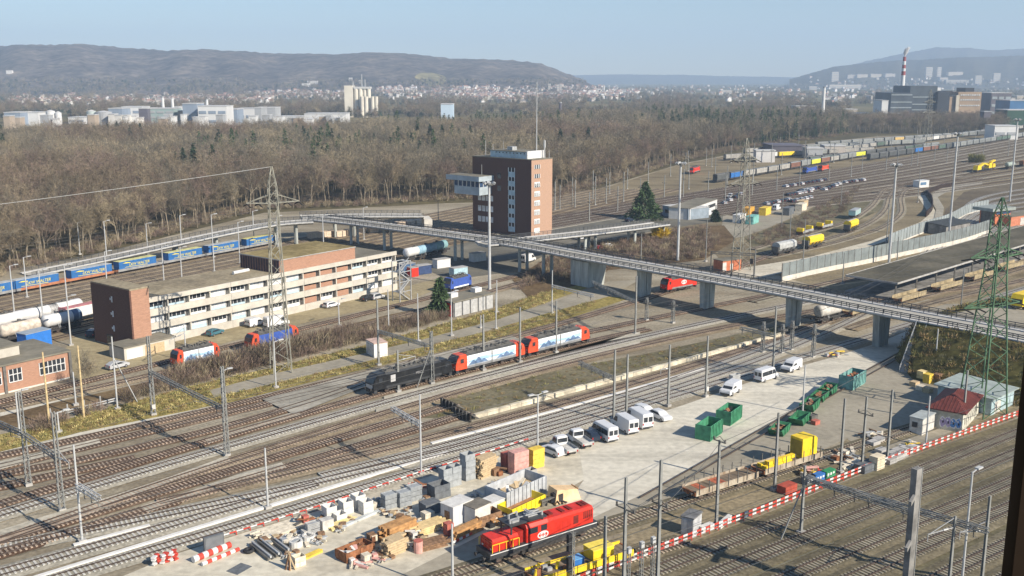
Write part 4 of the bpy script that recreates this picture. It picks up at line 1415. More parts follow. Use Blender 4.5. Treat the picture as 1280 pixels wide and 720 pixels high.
def murals_on(t, seed=1):
 """Snowy blue mountain ridges painted on the white sides."""
 m1, m2, m3 = M('mural_slate_blue', (0.12, 0.19, 0.32), 0.5, 0.25, 0.8), M('mural_pale_blue', (0.36, 0.55, 0.72), 0.5, 0.15, 0.8), M('mural_grey', (0.30, 0.33, 0.36), 0.5, 0.2, 0.8)
 for y in (-1.505, 1.505):
  mb = MB()
  mb.quad((-6.2, y, 2.05), (6.2, y, 2.05), (6.2, y, 2.75), (2, y, 2.45), (-2.6, y, 2.75), (-6.2, y, 2.4), m=1)
  y2 = y * 1.004
  for px_, h in ((-5, 0.9), (-3.6, 1.25), (-2.2, 0.8), (2.4, 0.75), (4.0, 1.1), (5.3, 0.7)):
   mb.quad((px_ - 1.5, y2, 1.4), (px_ + 1.4, y2, 1.4), (px_ + 0.25, y2, 1.4 + h), (px_ - 0.1, y2, 1.4 + h * 1.12), m=0)
  mb.quad((-6.4, y2 * 1.003, 1.36), (6.4, y2 * 1.003, 1.36), (6.4, y2 * 1.003, 1.62), (-6.4, y2 * 1.003, 1.55), m=2)
  mb.build('mural', [m1, m2, m3], parent=t)
  mb = MB()
  mb.box(-0.12, 0.12, min(y, y * 1.012), max(y, y * 1.012), 1.0, 3.4)
  mb.build('side_pillar', steel_dark, parent=t)
loco_white = M('white_loco_side', (0.74, 0.77, 0.8), 0.4, 0.06, 0.6)
loco_grey = M('grey_loco_band', (0.2, 0.2, 0.2), 0.5, 0.2, 0.8)
loco_roof = M('grey_loco_roof', (0.06, 0.06, 0.058), 0.7, 0.3, 1)
P0, dd = on_track('loco', (456, 495))
P3, _ = on_track('loco', (733, 428.5))
dd = (P3 - P0).normalized()
rzl = math.atan2(dd.y, dd.x)
ln3 = (P3 - P0).length
sc3 = ln3 / 3
for k, (cols, lab) in enumerate((((loco_black, loco_black, graphite, graphite), 'matt black electric locomotive at the left head of the three coupled locomotives'),
          ((redorange, loco_white, loco_grey, loco_roof), 'red ended white electric locomotive coupled directly behind the black locomotive'),
          ((redorange, loco_white, loco_grey, loco_roof), 'red ended white electric locomotive at the right end of the three coupled locomotives'))):
 pos = P0 + dd * (sc3 * (k + 0.5))
 t, body = electric_loco(lab, pos, rzl, cols)
 f = (sc3 - 0.9) / 18.8
 t.scale = (f, 1, 1)
 if k:
  murals_on(t, k)
 else:
  for y in (-1.5, 1.5):
   mb = MB()
   mb.box(-5.6, -4.5, min(y, y * 1.012), max(y, y * 1.012), 1.9, 3.2)
   mb.build('grey_panel', M('silver_panel', (0.42, 0.42, 0.42), 0.4, 0.1, 1), parent=t)
   text_mesh('MRCE', 0.72, M('grey_lettering', (0.3, 0.3, 0.31), 0.5, 0.05, 1), 'lettering', t, (1.2, y * 1.01, 2.5), (math.pi / 2, 0, 0 if y < 0 else math.pi))
  mb = MB()
  mb.quad((-9.45, -1.1, 1.9), (-9.45, 1.1, 1.9), (-9.47, 0.9, 1.15), (-9.47, -0.9, 1.15))
  mb.build('silver_nose', steel, parent=t)
for key, a, b, cols, lab, mur in (
  ('office_lower', (226, 467), (282, 455), (redorange, loco_white, loco_grey, loco_roof), 'red and white electric locomotive half hidden by the brown scrub below the office', True),
  ('office_lower', (322, 446), (380, 431), (redorange, M('blue_loco_side', (0.05, 0.1, 0.36), 0.4, 0.1, 1), loco_grey, loco_roof), 'red ended blue locomotive in the scrub behind the grey lattice pylon', False),
  ('office_upper', (565, 368), (589, 361), (M('blue_loco_side', (0.05, 0.1, 0.36)), M('blue_loco_side', (0.05, 0.1, 0.36)), loco_white, loco_roof), 'blue locomotive with a graffiti sprayed side beside the conifer under the bridge', False)):
 p, d = on_track(key, a)
 q, _ = on_track(key, b)
 t, body = electric_loco(lab, (p + q) / 2, math.atan2((q - p).y, (q - p).x), cols)
 t.scale = (min(1.05, (q - p).length / 19), 1, 1)
 if mur:
  murals_on(t)
p, d = on_track('shunter', (597, 708))
q, _ = on_track('shunter', (736, 662))
ml = (q - p).length
t = thing('shunting_locomotive', 'bright red shunting locomotive with a black roof pantograph deck in the foreground', 'locomotive', (p + q) / 2, math.atan2((q - p).y, (q - p).x))
t.scale = (ml / 17.6, 1, 1)
mb = MB()
mb.side([(-8.3, 1.0), (8.3, 1.0), (8.3, 1.75), (-8.3, 1.75)], -1.5, 1.5)
fr_ = mb.build('frame', graphite, parent=t)
mb = MB()
for y in (-1.515, 1.515):
 mb.box(-8.2, 8.2, min(y, y * 1.01), max(y, y * 1.01), 1.55, 1.66)
mb.build('white_line', white, parent=fr_)
def hood(x0, x1, w, z0, z1, name):
 mb = MB()
 ch = 0.28
 mb.loft([[(x, -w, z0), (x, w, z0), (x, w, z1 - ch), (x, w - ch, z1), (x, -w + ch, z1), (x, -w, z1 - ch)] for x in (x0, x1)])
 return mb.build(name, red, parent=t)
lh = hood(0.45, 7.7, 1.32, 1.76, 3.85, 'long_hood')
sh_ = hood(-7.7, -4.0, 1.3, 1.76, 3.25, 'short_hood')
mb = MB()
mb.loft([[(x, -1.48, 1.76), (x, 1.48, 1.76), (x, 1.48, 3.6), (x, 1.25, 4.0), (x, -1.25, 4.0), (x, -1.48, 3.6)] for x in (-2.9, 0.42)])
cab = mb.build('cab', red, parent=t)
mb = MB()
mb.box(-3.98, -2.92, -1.0, 1.0, 1.76, 3.3)
mb.build('walkway_recess', M('deep_red_paint', (0.3, 0.02, 0.015), 0.5, 0.1, 1), parent=t)
for y in (-1.49, 1.49):
 for x0, x1 in ((-2.6, -1.2), (-0.7, 0.2)):
  mb = MB()
  mb.box(x0, x1, y - 0.015, y + 0.015, 2.75, 3.5)
  mb.build('cab_window', glass, parent=cab)
 yy = y + math.copysign(0.008, y)
 mb = MB()
 mb.quad(*[(-0.4 + 0.85 * math.cos(a), yy, 2.22 + 0.48 * math.sin(a)) for a in [2 * math.pi * i / 20 for i in range(20)]])
 em = mb.build('emblem', white, parent=cab)
 mb = MB()
 yy = y + math.copysign(0.018, y)
 for sx in (-1, 1):
  mb.bar((-0.4 + 0.1 * sx, yy, 2.22), (-0.4 + 0.62 * sx, yy, 2.22), 0.02, 0.13)
  mb.bar((-0.4 + 0.38 * sx, yy, 2.46), (-0.4 + 0.64 * sx, yy, 2.22), 0.02, 0.11)
  mb.bar((-0.4 + 0.38 * sx, yy, 1.98), (-0.4 + 0.64 * sx, yy, 2.22), 0.02, 0.11)
 mb.bar((-0.4, yy, 1.97), (-0.4, yy, 2.47), 0.02, 0.13)
 mb.build('emblem_arrows', red, parent=em)
 for x in (2.2, 3.0, 3.8):
  mb = MB()
  mb.box(x - 0.3, x + 0.3, y * 0.89 - 0.01, y * 0.89 + 0.01, 1.95, 3.2)
  mb.build('hood_door', M('red_door', (0.52, 0.03, 0.018), 0.4, 0.1, 1), parent=lh)
 mb = MB()
 mb.box(4.5, 5.3, y * 0.89 - 0.012, y * 0.89 + 0.012, 2.2, 3.3)
 mb.build('grille', M('dark_red_grille', (0.16, 0.02, 0.015), 0.7, 0.2, 2), parent=lh)
 mb = MB()
 for k in range(5):
  mb.box(6.1 + k * 0.3, 6.3 + k * 0.3, y * 0.89 - 0.012, y * 0.89 + 0.012, 2.5, 3.5)
 mb.build('louvre', M('dark_red_grille', (0.16, 0.02, 0.015)), parent=lh)
 mb = MB()
 for x in (-7.9, -6.9, -5.9, -4.9, -4.0):
  mb.bar((x, y * 0.97, 1.75), (x, y * 0.97, 2.75), 0.07)
 mb.bar((-7.9, y * 0.97, 2.75), (-4.0, y * 0.97, 2.75), 0.08)
 mb.build('handrail', yellow, parent=t)
mb = MB()
for x in (3.2, 4.4, 6.4, 7.0):
 mb.box(x, x + 0.5, -0.6, 0.6, 3.86, 3.98)
mb.box(1.2, 1.9, -0.5, 0.5, 3.86, 4.05)
mb.build('hood_vent', M('dark_red_grille', (0.16, 0.02, 0.015)), parent=lh)
mb = MB()
mb.box(-5.3, 0.3, -1.35, 1.35, 4.3, 4.48)
for x in (-4.9, -0.2):
 for y in (-1.1, 1.1):
  mb.bar((x, y, 3.2 if x < -3 else 3.9), (x, y, 4.3), 0.16)
dk = mb.build('pantograph_deck', graphite, parent=t)
pantograph(dk, -1.3, 4.5, 1, steel)
mb = MB()
for x, y in ((-4.8, -0.7), (-4.2, 0.5), (-3.4, -0.4), (-2.8, 0.8), (-0.1, -0.8)):
 mb.cyl((x, y, 4.48), (x, y, 4.95), 0.16, n=7)
mb.bar((-4.8, -0.7, 4.95), (-0.1, -0.8, 4.95), 0.1)
mb.bar((-4.2, 0.5, 4.95), (-2.8, 0.8, 4.95), 0.1)
mb.box(-4.6, -3.6, -0.9, -0.2, 4.49, 4.75)
mb.build('insulators', steel, parent=dk)
mb = MB()
for y in (-1.2, -0.4, 0.4, 1.2):
 mb.bar((-7.78, y, 1.8), (-7.78, y, 3.0), 0.07)
for z in (2.2, 2.7, 3.0):
 mb.bar((-7.78, -1.25, z), (-7.78, 1.25, z), 0.07)
mb.build('end_railing', redorange, parent=t)
for s in (-1, 1):
 buffers(t, s * 8.3, s)
 bogie(t, s * 5.3, (-1.2, 1.2), 0.5)
 for y in (-0.9, 0.9):
  mb = MB()
  mb.cyl((s * 7.72, y, 2.05), (s * 7.8, y, 2.05), 0.16, n=8)
  mb.build('headlight', white, parent=t)
mb = MB()
mb.box(-3.4, 3.4, -1.2, 1.2, 0.35, 0.99)
mb.build('tank', grime, parent=t)
def underframe(t, ln, z=1.0, m=None):
 mb = MB()
 mb.box(-ln / 2, ln / 2, -1.3, 1.3, z, z + 0.28)
 mb.build('underframe', m or grime, parent=t)
 for s in (-1, 1):
  bogie(t, s * (ln / 2 - 2.6), (-0.9, 0.9), 0.46)
  buffers(t, s * ln / 2, s)
def tank_wagon(label, pos, rz, m, ln=13.0, end=None, group=None, r=1.45):
 t = thing('tank_wagon', label, 'tank wagon', pos, rz, group)
 underframe(t, ln)
 rings = []
 n = 14
 L2 = ln / 2 - 0.5
 for x, f in ((-L2, 0.45), (-L2 + 0.18, 0.8), (-L2 + 0.5, 1), (-L2 * 0.45, 1), (L2 * 0.45, 1), (L2 - 0.5, 1), (L2 - 0.18, 0.8), (L2, 0.45)):
  rings.append([(x, r * f * math.cos(2 * math.pi * i / n), 1.35 + r + r * f * math.sin(2 * math.pi * i / n)) for i in range(n)])
 mb = MB()
 mb.loft(rings, mf=(lambda k, i: 1 if end and (k in (4, 5, 6) or k == -2) else 0))
 o = mb.build('tank', [m, end or m], parent=t, smooth=True)
 mb = MB()
 mb.cyl((0, 0, 1.3 + 2 * r), (0, 0, 1.75 + 2 * r), 0.4, n=10)
 mb.box(-1.6, 1.6, -0.45, 0.45, 1.36 + 2 * r, 1.42 + 2 * r)
 mb.build('dome', steel_dark, parent=t)
 mb = MB()
 for x in (-1.9, -1.5):
  mb.bar((x, -r - 0.12, 1.2), (x, -0.4, 1.45 + 2 * r), 0.06)
 for k in range(8):
  f = k / 8
  mb.bar((-1.9, -r - 0.12 + (r - 0.28) * f, 1.2 + 3.0 * f), (-1.5, -r - 0.12 + (r - 0.28) * f, 1.2 + 3.0 * f), 0.05)
 mb.build('ladder', steel, parent=t)
 for x in (-L2 * 0.7, L2 * 0.7):
  mb = MB()
  mb.box(x - 0.3, x + 0.3, -1.1, 1.1, 1.28, 1.8)
  mb.build('saddle', grime, parent=t)
 return t
tankwhite = M('white_tank_paint', (0.62, 0.62, 0.61), 0.4, 0.08, 0.7)
tankcream = M('stained_cream_tank', (0.5, 0.44, 0.37), 0.6, 0.25, 0.9)
tankblue = M('steel_blue_tank', (0.09, 0.15, 0.24), 0.5, 0.15, 0.9)
def on(key, a, b, z=RAIL_Z):
 p, _ = on_track(key, a, z)
 q, _ = on_track(key, b, z)
 return (p + q) / 2, math.atan2((q - p).y, (q - p).x), (q - p).length
for a, b, m, e, lab, key in (((-28, 419), (18, 408), tankwhite, None, 'clean white tank wagon cut by the left picture edge behind the workshop', 'yard8'),
        ((22, 407), (46, 400), tankwhite, None, 'clean white tank wagon in the middle of the white row behind the workshop', 'yard8'),
        ((48, 400), (74, 393), tankwhite, None, 'clean white tank wagon at the right end of the white row behind the workshop', 'yard8'),
        ((0, 431), (40, 420), tankcream, None, 'stained cream tank wagon with red lettering frame behind the workshop roof', 'yard10'),
        ((49, 418), (88, 407), tankwhite, tankblue, 'white tank wagon with a steel blue end beside the blue container', 'yard10')):
 pos, rz, ln = on(key, a, b)
 tank_wagon(lab, pos, rz, m, max(10.5, min(ln, 15)), e)
def box_wagon(name, label, pos, rz, ln, side, roofm, h=2.6, curved=True, group=None, parts=True, cat='goods wagon'):
 t = thing(name, label, cat, pos, rz, group)
 if parts:
  underframe(t, ln)
 else:
  mb = MB()
  mb.box(-ln / 2, ln / 2, -1.2, 1.2, 0.5, 1.28)
  mb.build('underframe', grime, parent=t)
 z0, z1 = 1.29, 1.29 + h
 mb = MB()
 mb.box(-ln / 2 + 0.3, ln / 2 - 0.3, -1.38, 1.38, z0, z1)
 mb.build('body', side, parent=t)
 mb = MB()
 rise = 0.55 if curved else 0.12
 prof = [(-1.42, z1), (1.42, z1), (1.15, z1 + rise * 0.7), (0.5, z1 + rise), (-0.5, z1 + rise), (-1.15, z1 + rise * 0.7)]
 mb.loft([[(x, y, z + 0.005) for y, z in prof] for x in (-ln / 2 + 0.25, ln / 2 - 0.25)])
 mb.build('roof', roofm, parent=t)
 return t
wagon_white = M('white_wagon_side', (0.7, 0.68, 0.66), 0.5, 0.12, 0.8)
wagon_pink = M('pink_wagon_frame', (0.45, 0.18, 0.18), 0.6, 0.2, 0.8)
pos, rz, ln = on('yard9', (98, 405), (130, 396))
t = box_wagon('covered_wagon', 'white box wagon with red framing half hidden by the brick end tower', pos, rz, 14, wagon_white, wagon_pink, 2.4, False)
mb = MB()
mb.box(-7.0, -6.72, -1.42, 1.42, 1.3, 3.9)
mb.build('end_frame', wagon_pink, parent=t)
trailer_blue = M('trailer_blue_tarpaulin', (0.03, 0.13, 0.34), 0.55, 0.12, 0.8)
trailer_top = M('yellowed_trailer_roof', (0.52, 0.5, 0.22), 0.7, 0.25, 0.8)
trailer_grey = M('grey_trailer_roof', (0.40, 0.42, 0.42), 0.7, 0.15, 0.8)
trailer_yel = M('trailer_yellow_print', (0.75, 0.62, 0.05), 0.5, 0.06, 1)
wagon_orange = M('orange_brown_wagon', (0.36, 0.15, 0.075), 0.7, 0.2, 0.8)
wagon_grey2 = M('grey_pocket_wagon', (0.25, 0.25, 0.245), 0.7, 0.2, 0.8)
spots = [((-33, 379), (5, 370.5), wagon_grey2, trailer_grey), ((12, 368), (67, 357), wagon_orange, trailer_grey), ((80, 354), (129, 343.5), wagon_orange, trailer_grey), ((138, 343), (187, 333), wagon_grey2, trailer_top), ((196, 330.5), (242, 322), wagon_grey2, trailer_top), ((247, 321), (291, 313.5), wagon_grey2, trailer_grey), ((298, 312), (336, 305.5), wagon_grey2, trailer_top)]
place_words = ['cut by the left picture edge', 'second from the left edge on an orange wagon', 'third from the left edge on an orange wagon', 'with a yellowed roof above the brick end tower', 'fifth from the left, above the office roof', 'sixth from the left, under the ramp', 'last before the grey lattice pylon']
for (a, b, wm, tp), wd in zip(spots, place_words):
 pos, rz, ln = on('trailers', a, b)
 ln = 13.4
 w_ = thing('pocket_wagon', 'low pocket wagon carrying the blue trailer ' + wd, 'pocket wagon', pos, rz, 'wagons of the trailer train')
 mb = MB()
 for y in (-1.25, 1.25):
  mb.box(-ln / 2 - 2, ln / 2 + 2, y - 0.15, y + 0.15, 0.55, 1.25)
 mb.box(-ln / 2 - 2, -ln / 2 - 0.4, -1.1, 1.1, 0.9, 1.2)
 mb.box(ln / 2 + 0.4, ln / 2 + 2, -1.1, 1.1, 0.9, 1.2)
 mb.build('frame', wm, parent=w_)
 for s in (-1, 1):
  bogie(w_, s * (ln / 2 + 1), (-0.9, 0.9), 0.46)
 tr = thing('semi_trailer', 'blue trailer with yellow lettering, ' + wd, 'trailer', (pos.x, pos.y, pos.z + 0.6), rz, 'blue trailers on the train')
 mb = MB()
 mb.box(-ln / 2, ln / 2, -1.25, 1.25, 0.35, 2.8)
 mb.build('body', trailer_blue, parent=tr)
 mb = MB()
 mb.box(-ln / 2 - 0.03, ln / 2 + 0.03, -1.28, 1.28, 2.81, 2.9)
 mb.build('roof', tp, parent=tr)
 mb = MB()
 mb.box(-ln / 2 + 0.5, ln / 2 - 0.5, -1.2, 1.2, 0.0, 0.34)
 mb.build('chassis', steel_dark, parent=tr)
 text_mesh('LKW WALTER', 1.15, trailer_yel, 'lettering', tr, (0.5, -1.262, 1.55), (math.pi / 2, 0, 0), 0.004, 0.25, 1.0)
 mb = MB()
 mb.quad((-5.4, -1.258, 2.2), (-2.6, -1.258, 2.05), (-2.6, -1.258, 2.25), (-4.2, -1.258, 2.45))
 mb.quad((-4.6, -1.258, 0.95), (3.4, -1.258, 0.78), (3.4, -1.258, 0.92), (-4.6, -1.258, 1.05))
 mb.build('yellow_swoosh', trailer_yel, parent=tr)
deck_planks = M('plank_deck', (0.15, 0.115, 0.08), 0.9, 0.35, 0.6, stretch=(3, 0.3, 1))
flat_cream = M('rust_streaked_cream_side', (0.24, 0.17, 0.11), 0.8, 0.3, 0.7, col2=(0.5, 0.45, 0.36))
def flat_wagon(label, pos, rz, ln, sidem, floor=None, stakes=True, group=None, kerb=0.35):
 t = thing('flat_wagon', label, 'flat wagon', pos, rz, group)
 mb = MB()
 mb.box(-ln / 2, ln / 2, -1.3, 1.3, 1.0, 1.22)
 mb.build('deck', floor or deck_planks, parent=t)
 for y in (-1.36, 1.36):
  n = max(2, int(ln / 2.6))
  for k in range(n):
   x0 = -ln / 2 + ln * k / n + 0.05
   mb = MB()
   mb.box(x0, x0 + ln / n - 0.1, y - 0.05, y + 0.05, 0.72, 1.22 + kerb)
   mb.build('side_board', sidem, parent=t)
 if stakes:
  for k in range(7):
   x = -ln / 2 + 0.6 + (ln - 1.2) * k / 6
   for y in (-1.45, 1.45):
    mb = MB()
    mb.bar((x, y, 0.9), (x, y, 2.6), 0.1)
    mb.build('stake', steel_dark, parent=t)
 mb = MB()
 mb.box(-ln / 2, ln / 2, -0.5, 0.5, 0.6, 0.98)
 for s in (-1, 1):
  mb.box(s * ln / 2 - 0.1, s * ln / 2 + 0.1, -1.3, 1.3, 0.75, 1.3)
 mb.build('underframe', rust, parent=t)
 for s in (-1, 1):
  bogie(t, s * (ln / 2 - 2.4), (-0.9, 0.9), 0.46)
  buffers(t, s * ln / 2, s)
 return t
pos, rz, ln = on('shunter', (866, 632), (942, 601))
ft = flat_wagon('empty flat wagon with a plank floor and stakes, nearest of the works train', pos, rz, ln - 1.0, flat_cream)
mb = MB()
for x0, x1 in ((-1.5, 0.2), (-4.8, -3.6)):
 mb.box(x0, x1, -1.2, 1.2, 1.225, 1.26)
mb.build('rust_red_floor_plate', M('rust_red_plate', (0.4, 0.12, 0.06), 0.8, 0.25, 1), parent=ft)
pos, rz, ln = on('shunter', (944, 600), (1013, 573))
flat_wagon('flat wagon loaded with yellow beams and a yellow cabin in the works train', pos, rz, ln - 0.8, flat_cream)
c, s = math.cos(rz), math.sin(rz)
def off(pos, x, y, z):
 return Vector((pos.x + x * c - y * s, pos.y + x * s + y * c, pos.z + z))
t = thing('machine_cabin', 'tall yellow machine cabin standing on the loaded flat wagon', 'cabin', off(pos, ln * 0.26, 0, 1.23), rz)
mb = MB()
mb.side([(-1.6, 0), (1.7, 0), (1.7, 2.7), (1.2, 3.1), (-1.6, 3.1)], -1.15, 1.15)
mb.build('body', yellow, parent=t)
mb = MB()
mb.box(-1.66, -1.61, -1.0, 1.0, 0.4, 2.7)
mb.build('shaded_end', M('yellow_in_shade', (0.3, 0.22, 0.03), 0.6, 0.15, 1), parent=t)  # darker yellow paints the shade on this end of the cabin
mb = MB()
mb.box(1.2, 1.75, -0.5, 0.5, 1.7, 2.6)
mb.build('grille', rust, parent=t)
for k, (x, y, z) in enumerate(((-3.4, -0.75, 0), (-3.2, 0.3, 0), (-2.6, -0.55, 0.5))):
 mb = MB()
 mb.box(-2.9, 2.9, -0.32, 0.32, 0, 0.48)
 mb.box(-2.9, -2.6, -0.4, 0.4, 0.06, 0.54)
 o = mb.build('yellow_beam', yellow, loc=off(pos, x + 0.4, y, 1.24 + z), rz=rz)
 tag(o, ('yellow steel beam on the near side of the loaded flat wagon', 'yellow steel beam on the far side of the loaded flat wagon', 'yellow steel beam lying on top of two others on the flat wagon')[k], 'steel beam')
pos, rz, ln = on('stub', (664, 737), (783, 700))
ft = flat_wagon('low works wagon with bright yellow side boards below the red shunter', pos, rz, ln, yellow, None, False)
c, s = math.cos(rz), math.sin(rz)
t = thing('yellow_container', 'yellow steel box standing on the yellow edged works wagon', 'container', off(pos, ln * 0.2, 0.1, 1.23), rz)
mb = MB()
mb.box(-1.5, 1.5, -1.0, 1.0, 0, 1.25)
mb.build('body', yellow, parent=t)
mb = MB()
mb.box(-1.55, 1.55, -1.05, 1.05, 1.26, 1.36)
mb.build('lid', M('bright_yellow_lid', (0.82, 0.64, 0.1), 0.5, 0.1, 1), parent=t)
t = thing('tool_box', 'small blue tool box on the yellow edged works wagon', 'tool box', off(pos, -ln * 0.05, -0.2, 1.23), rz)
mb = MB()
mb.box(-0.7, 0.7, -0.6, 0.6, 0, 0.75)
mb.build('body', blue, parent=t)
mb = MB()
mb.box(-0.74, 0.74, -0.64, 0.64, 0.76, 0.86)
mb.build('lid', M('pale_blue_lid', (0.15, 0.35, 0.6), 0.5, 0.1, 1), parent=t)
t = thing('equipment_pile', 'small heap of yellow and grey machine parts on the works wagon', 'machine parts', off(pos, -ln * 0.3, 0, 1.23), rz)
r_ = random.Random(8)
for k in range(9):
 x, y = r_.uniform(-2.5, 2.5), r_.uniform(-0.8, 0.8)
 mb = MB()
 if k % 3:
  mb.box(x - 0.35, x + 0.3, y - 0.2, y + 0.2, 0, r_.uniform(0.3, 0.8))
 else:
  mb.cyl((x, y, 0), (x + 0.2, y, 0.8), 0.2, n=8)
 mb.build('part', (yellow, steel, rust)[k % 3], parent=t)
def hopper(label, pos, rz, m, ln=10.5, group=None, roofm=None):
 t = thing('hopper_wagon', label, 'hopper wagon', pos, rz, group)
 underframe(t, ln)
 mb = MB()
 prof = [(-0.7, 1.3), (0.7, 1.3), (1.45, 2.2), (1.45, 3.4), (1.1, 4.0), (0.4, 4.2), (-0.4, 4.2), (-1.1, 4.0), (-1.45, 3.4), (-1.45, 2.2)]
 mb.loft([[(x, y, z) for y, z in prof] for x in (-ln / 2 + 1, ln / 2 - 0.6)])
 b = mb.build('hopper', m, parent=t)
 for x in (-2.2, 0.2, 2.4):
  mb = MB()
  mb.bar((x, -1.5, 2.1), (x, -1.0, 1.25), 0.5, 0.12)
  mb.build('chute', steel_dark, parent=t)
 mb = MB()
 mb.box(-ln / 2 + 0.3, -ln / 2 + 0.98, -1.2, 1.2, 1.3, 2.9)
 mb.build('end_platform', steel_dark, parent=t)
 mb = MB()
 mb.box(-ln / 2 + 1, ln / 2 - 0.6, -0.4, 0.4, 4.21, 4.3)
 mb.build('roof_walk', roofm or steel, parent=t)
 return t
pos, rz, ln = on('curve2', (1001, 313), (1028, 308))
hopper('bright yellow hopper wagon on the sandy siding, nearer of the two', pos, rz, yellow, 11)
pos, rz, ln = on('curve1', (1031, 291), (1060, 286))
hopper('bright yellow hopper wagon farther up the siding beside the graffiti wagon', pos, rz, yellow, 11)
pos, rz, ln = on('curve2', (965, 323), (998, 315))
hopper('pale grey slope ended wagon coupled to the nearer yellow hopper', pos, rz, M('pale_grey_wagon', (0.38, 0.39, 0.38), 0.6, 0.15, 0.8), 12)
for a, b, lab in (((985, 294), (1002, 290), 'low grey works wagon with yellow ends, left of the siding row'), ((1006, 287), (1024, 283), 'low grey works wagon with yellow ends, right of the siding row')):
 pos, rz, ln = on('curve0', a, b)
 t = flat_wagon(lab, pos, rz, 9.5, steel, None, False)
 for x in (-4.2, 4.0):
  mb = MB()
  mb.side([(x - 0.8, 1.23), (x + 0.8, 1.23), (x + 0.5, 2.5), (x - 0.5, 2.5)], -1.2, 1.2)
  mb.build('end_frame', yellow, parent=t)
pos, rz, ln = on('curve0', (1062, 277), (1080, 269))
box_wagon('covered_wagon', 'grey wagon sprayed with white and teal graffiti on the siding', pos, rz, 11, M('graffiti_side', (0.4, 0.42, 0.42), 0.7, 0.2, 0.5, col2=(0.25, 0.5, 0.5)), steel, 2.0, False)
p, d = on_track('second_dark', (852, 392))
t, b = electric_loco('red locomotive with a white emblem standing half under the bridge', at(848, 364) + Vector((0, 0, RAIL_Z)), math.atan2(d.y, d.x), (red, red, loco_grey, loco_roof))
t.scale = (0.62, 1, 1)
mb = MB()
for i in range(1):
 mb.quad(*[(0.8 + 1.7 * math.cos(a), -1.512, 2.35 + 0.62 * math.sin(a)) for a in [2 * math.pi * k / 20 for k in range(20)]])
em = mb.build('emblem', white, parent=t)
mb = MB()
for sx in (-1, 1):
 mb.bar((0.8 + 0.2 * sx, -1.52, 2.35), (0.8 + 1.2 * sx, -1.52, 2.35), 0.015, 0.16)
 mb.bar((0.8 + 0.7 * sx, -1.52, 2.65), (0.8 + 1.25 * sx, -1.52, 2.35), 0.015, 0.14)
 mb.bar((0.8 + 0.7 * sx, -1.52, 2.05), (0.8 + 1.25 * sx, -1.52, 2.35), 0.015, 0.14)
mb.build('emblem_arrows', red, parent=em)
pos, rz, ln = on('right0', (1018, 411), (1052, 402))
tank_wagon('dirty white tank wagon just beyond the bridge between two piers', at(1034, 403) + Vector((0, 0, RAIL_Z)), rz, whitedirt, 9.5)
flat_tan = M('sandy_flat_wagon', (0.3, 0.245, 0.15), 0.85, 0.25, 0.6)
_, dR = on_track('right0', (1180, 351))
rzR = math.atan2(dR.y, dR.x)
for k, (x, y, lab) in enumerate(((1076, 393, 'sandy flat wagon nearest the bridge on the line below the canopy'), (1136, 377, 'sandy flat wagon second from the bridge on the line below the canopy'), (1183, 363, 'sandy flat wagon third from the bridge, left of the green pylon'), (1224, 350, 'sandy flat wagon behind the green pylon below the canopy'), (1262, 338, 'sandy flat wagon at the right end of the line below the canopy'))):
 flat_wagon(lab, at(x, y) + Vector((0, 0, RAIL_Z)), rzR, 13.0, flat_tan, flat_tan, False, 'sandy flat wagons below the canopy', 0.8)
far_cols = [M('far_wagon_%s' % n_, c_, 0.7, 0.2, 0.5, per_obj=0.15) for n_, c_ in (('grey', (0.19, 0.2, 0.195)), ('dark', (0.075, 0.08, 0.08)), ('brown', (0.17, 0.085, 0.06)), ('green', (0.085, 0.125, 0.1)), ('pale', (0.3, 0.29, 0.265)))]
far_roof = [M('far_roof_grey', (0.21, 0.22, 0.215), 0.7, 0.15, 0.5), M('far_roof_dark', (0.11, 0.11, 0.105), 0.7, 0.15, 0.5)]
proto = {}
names = ['grey', 'dark', 'brown', 'green', 'pale']
def far_wagon(ci, pos, rz, special=None):
 m = far_cols[ci] if special is None else special[0]
 key = (ci, None if special is None else special[0].name)
 lab = 'dull %s covered wagon in the long wagon rows of the far yard' % names[ci] if special is None else special[1]
 grp = '%s wagons standing in the far yard' % names[ci] if special is None else None
 if key in proto and special is None:
  return dup(proto[key], pos, rz)
 t = box_wagon('covered_wagon', lab, pos, rz, 15.5, m, far_roof[ci % 2], 2.7, ci != 4, grp, parts=False)
 proto[key] = t
 return t
r_ = random.Random(21)
rows = [((893, 229), (1075, 197)), ((1010, 205), (1180, 184)), ((905, 201), (1110, 190)), ((930, 193), (1160, 180)), ((1085, 201), (1240, 178)), ((1020, 185), (1250, 168)), ((1190, 186), (1290, 170)), ((1130, 181), (1290, 160)), ((1020, 195), (1120, 181))]
specials = {(0, 1): (blue, 'blue covered wagon at the head of the nearest far wagon row'), (0, 8): (M('lime_yellow_wagon', (0.6, 0.62, 0.06), 0.6, 0.15, 0.6), 'lime yellow wagon in the nearest far wagon row'), (1, 4): (M('lime_yellow_wagon', (0.6, 0.62, 0.06)), 'lime yellow wagon in the second far wagon row'), (2, 3): (yellow, 'yellow low wagon beside the white wagon in the far yard'), (2, 2): (white, 'white wagon beside the yellow one in the far yard'), (4, 5): (blue, 'blue wagon in the far row left of the tall mast'), (5, 7): (M('ochre_wagon', (0.5, 0.36, 0.14), 0.7, 0.15, 0.6), 'ochre wagon in the rearmost wagon rows'), (7, 4): (white, 'white wagon at the right of the rearmost wagon rows')}
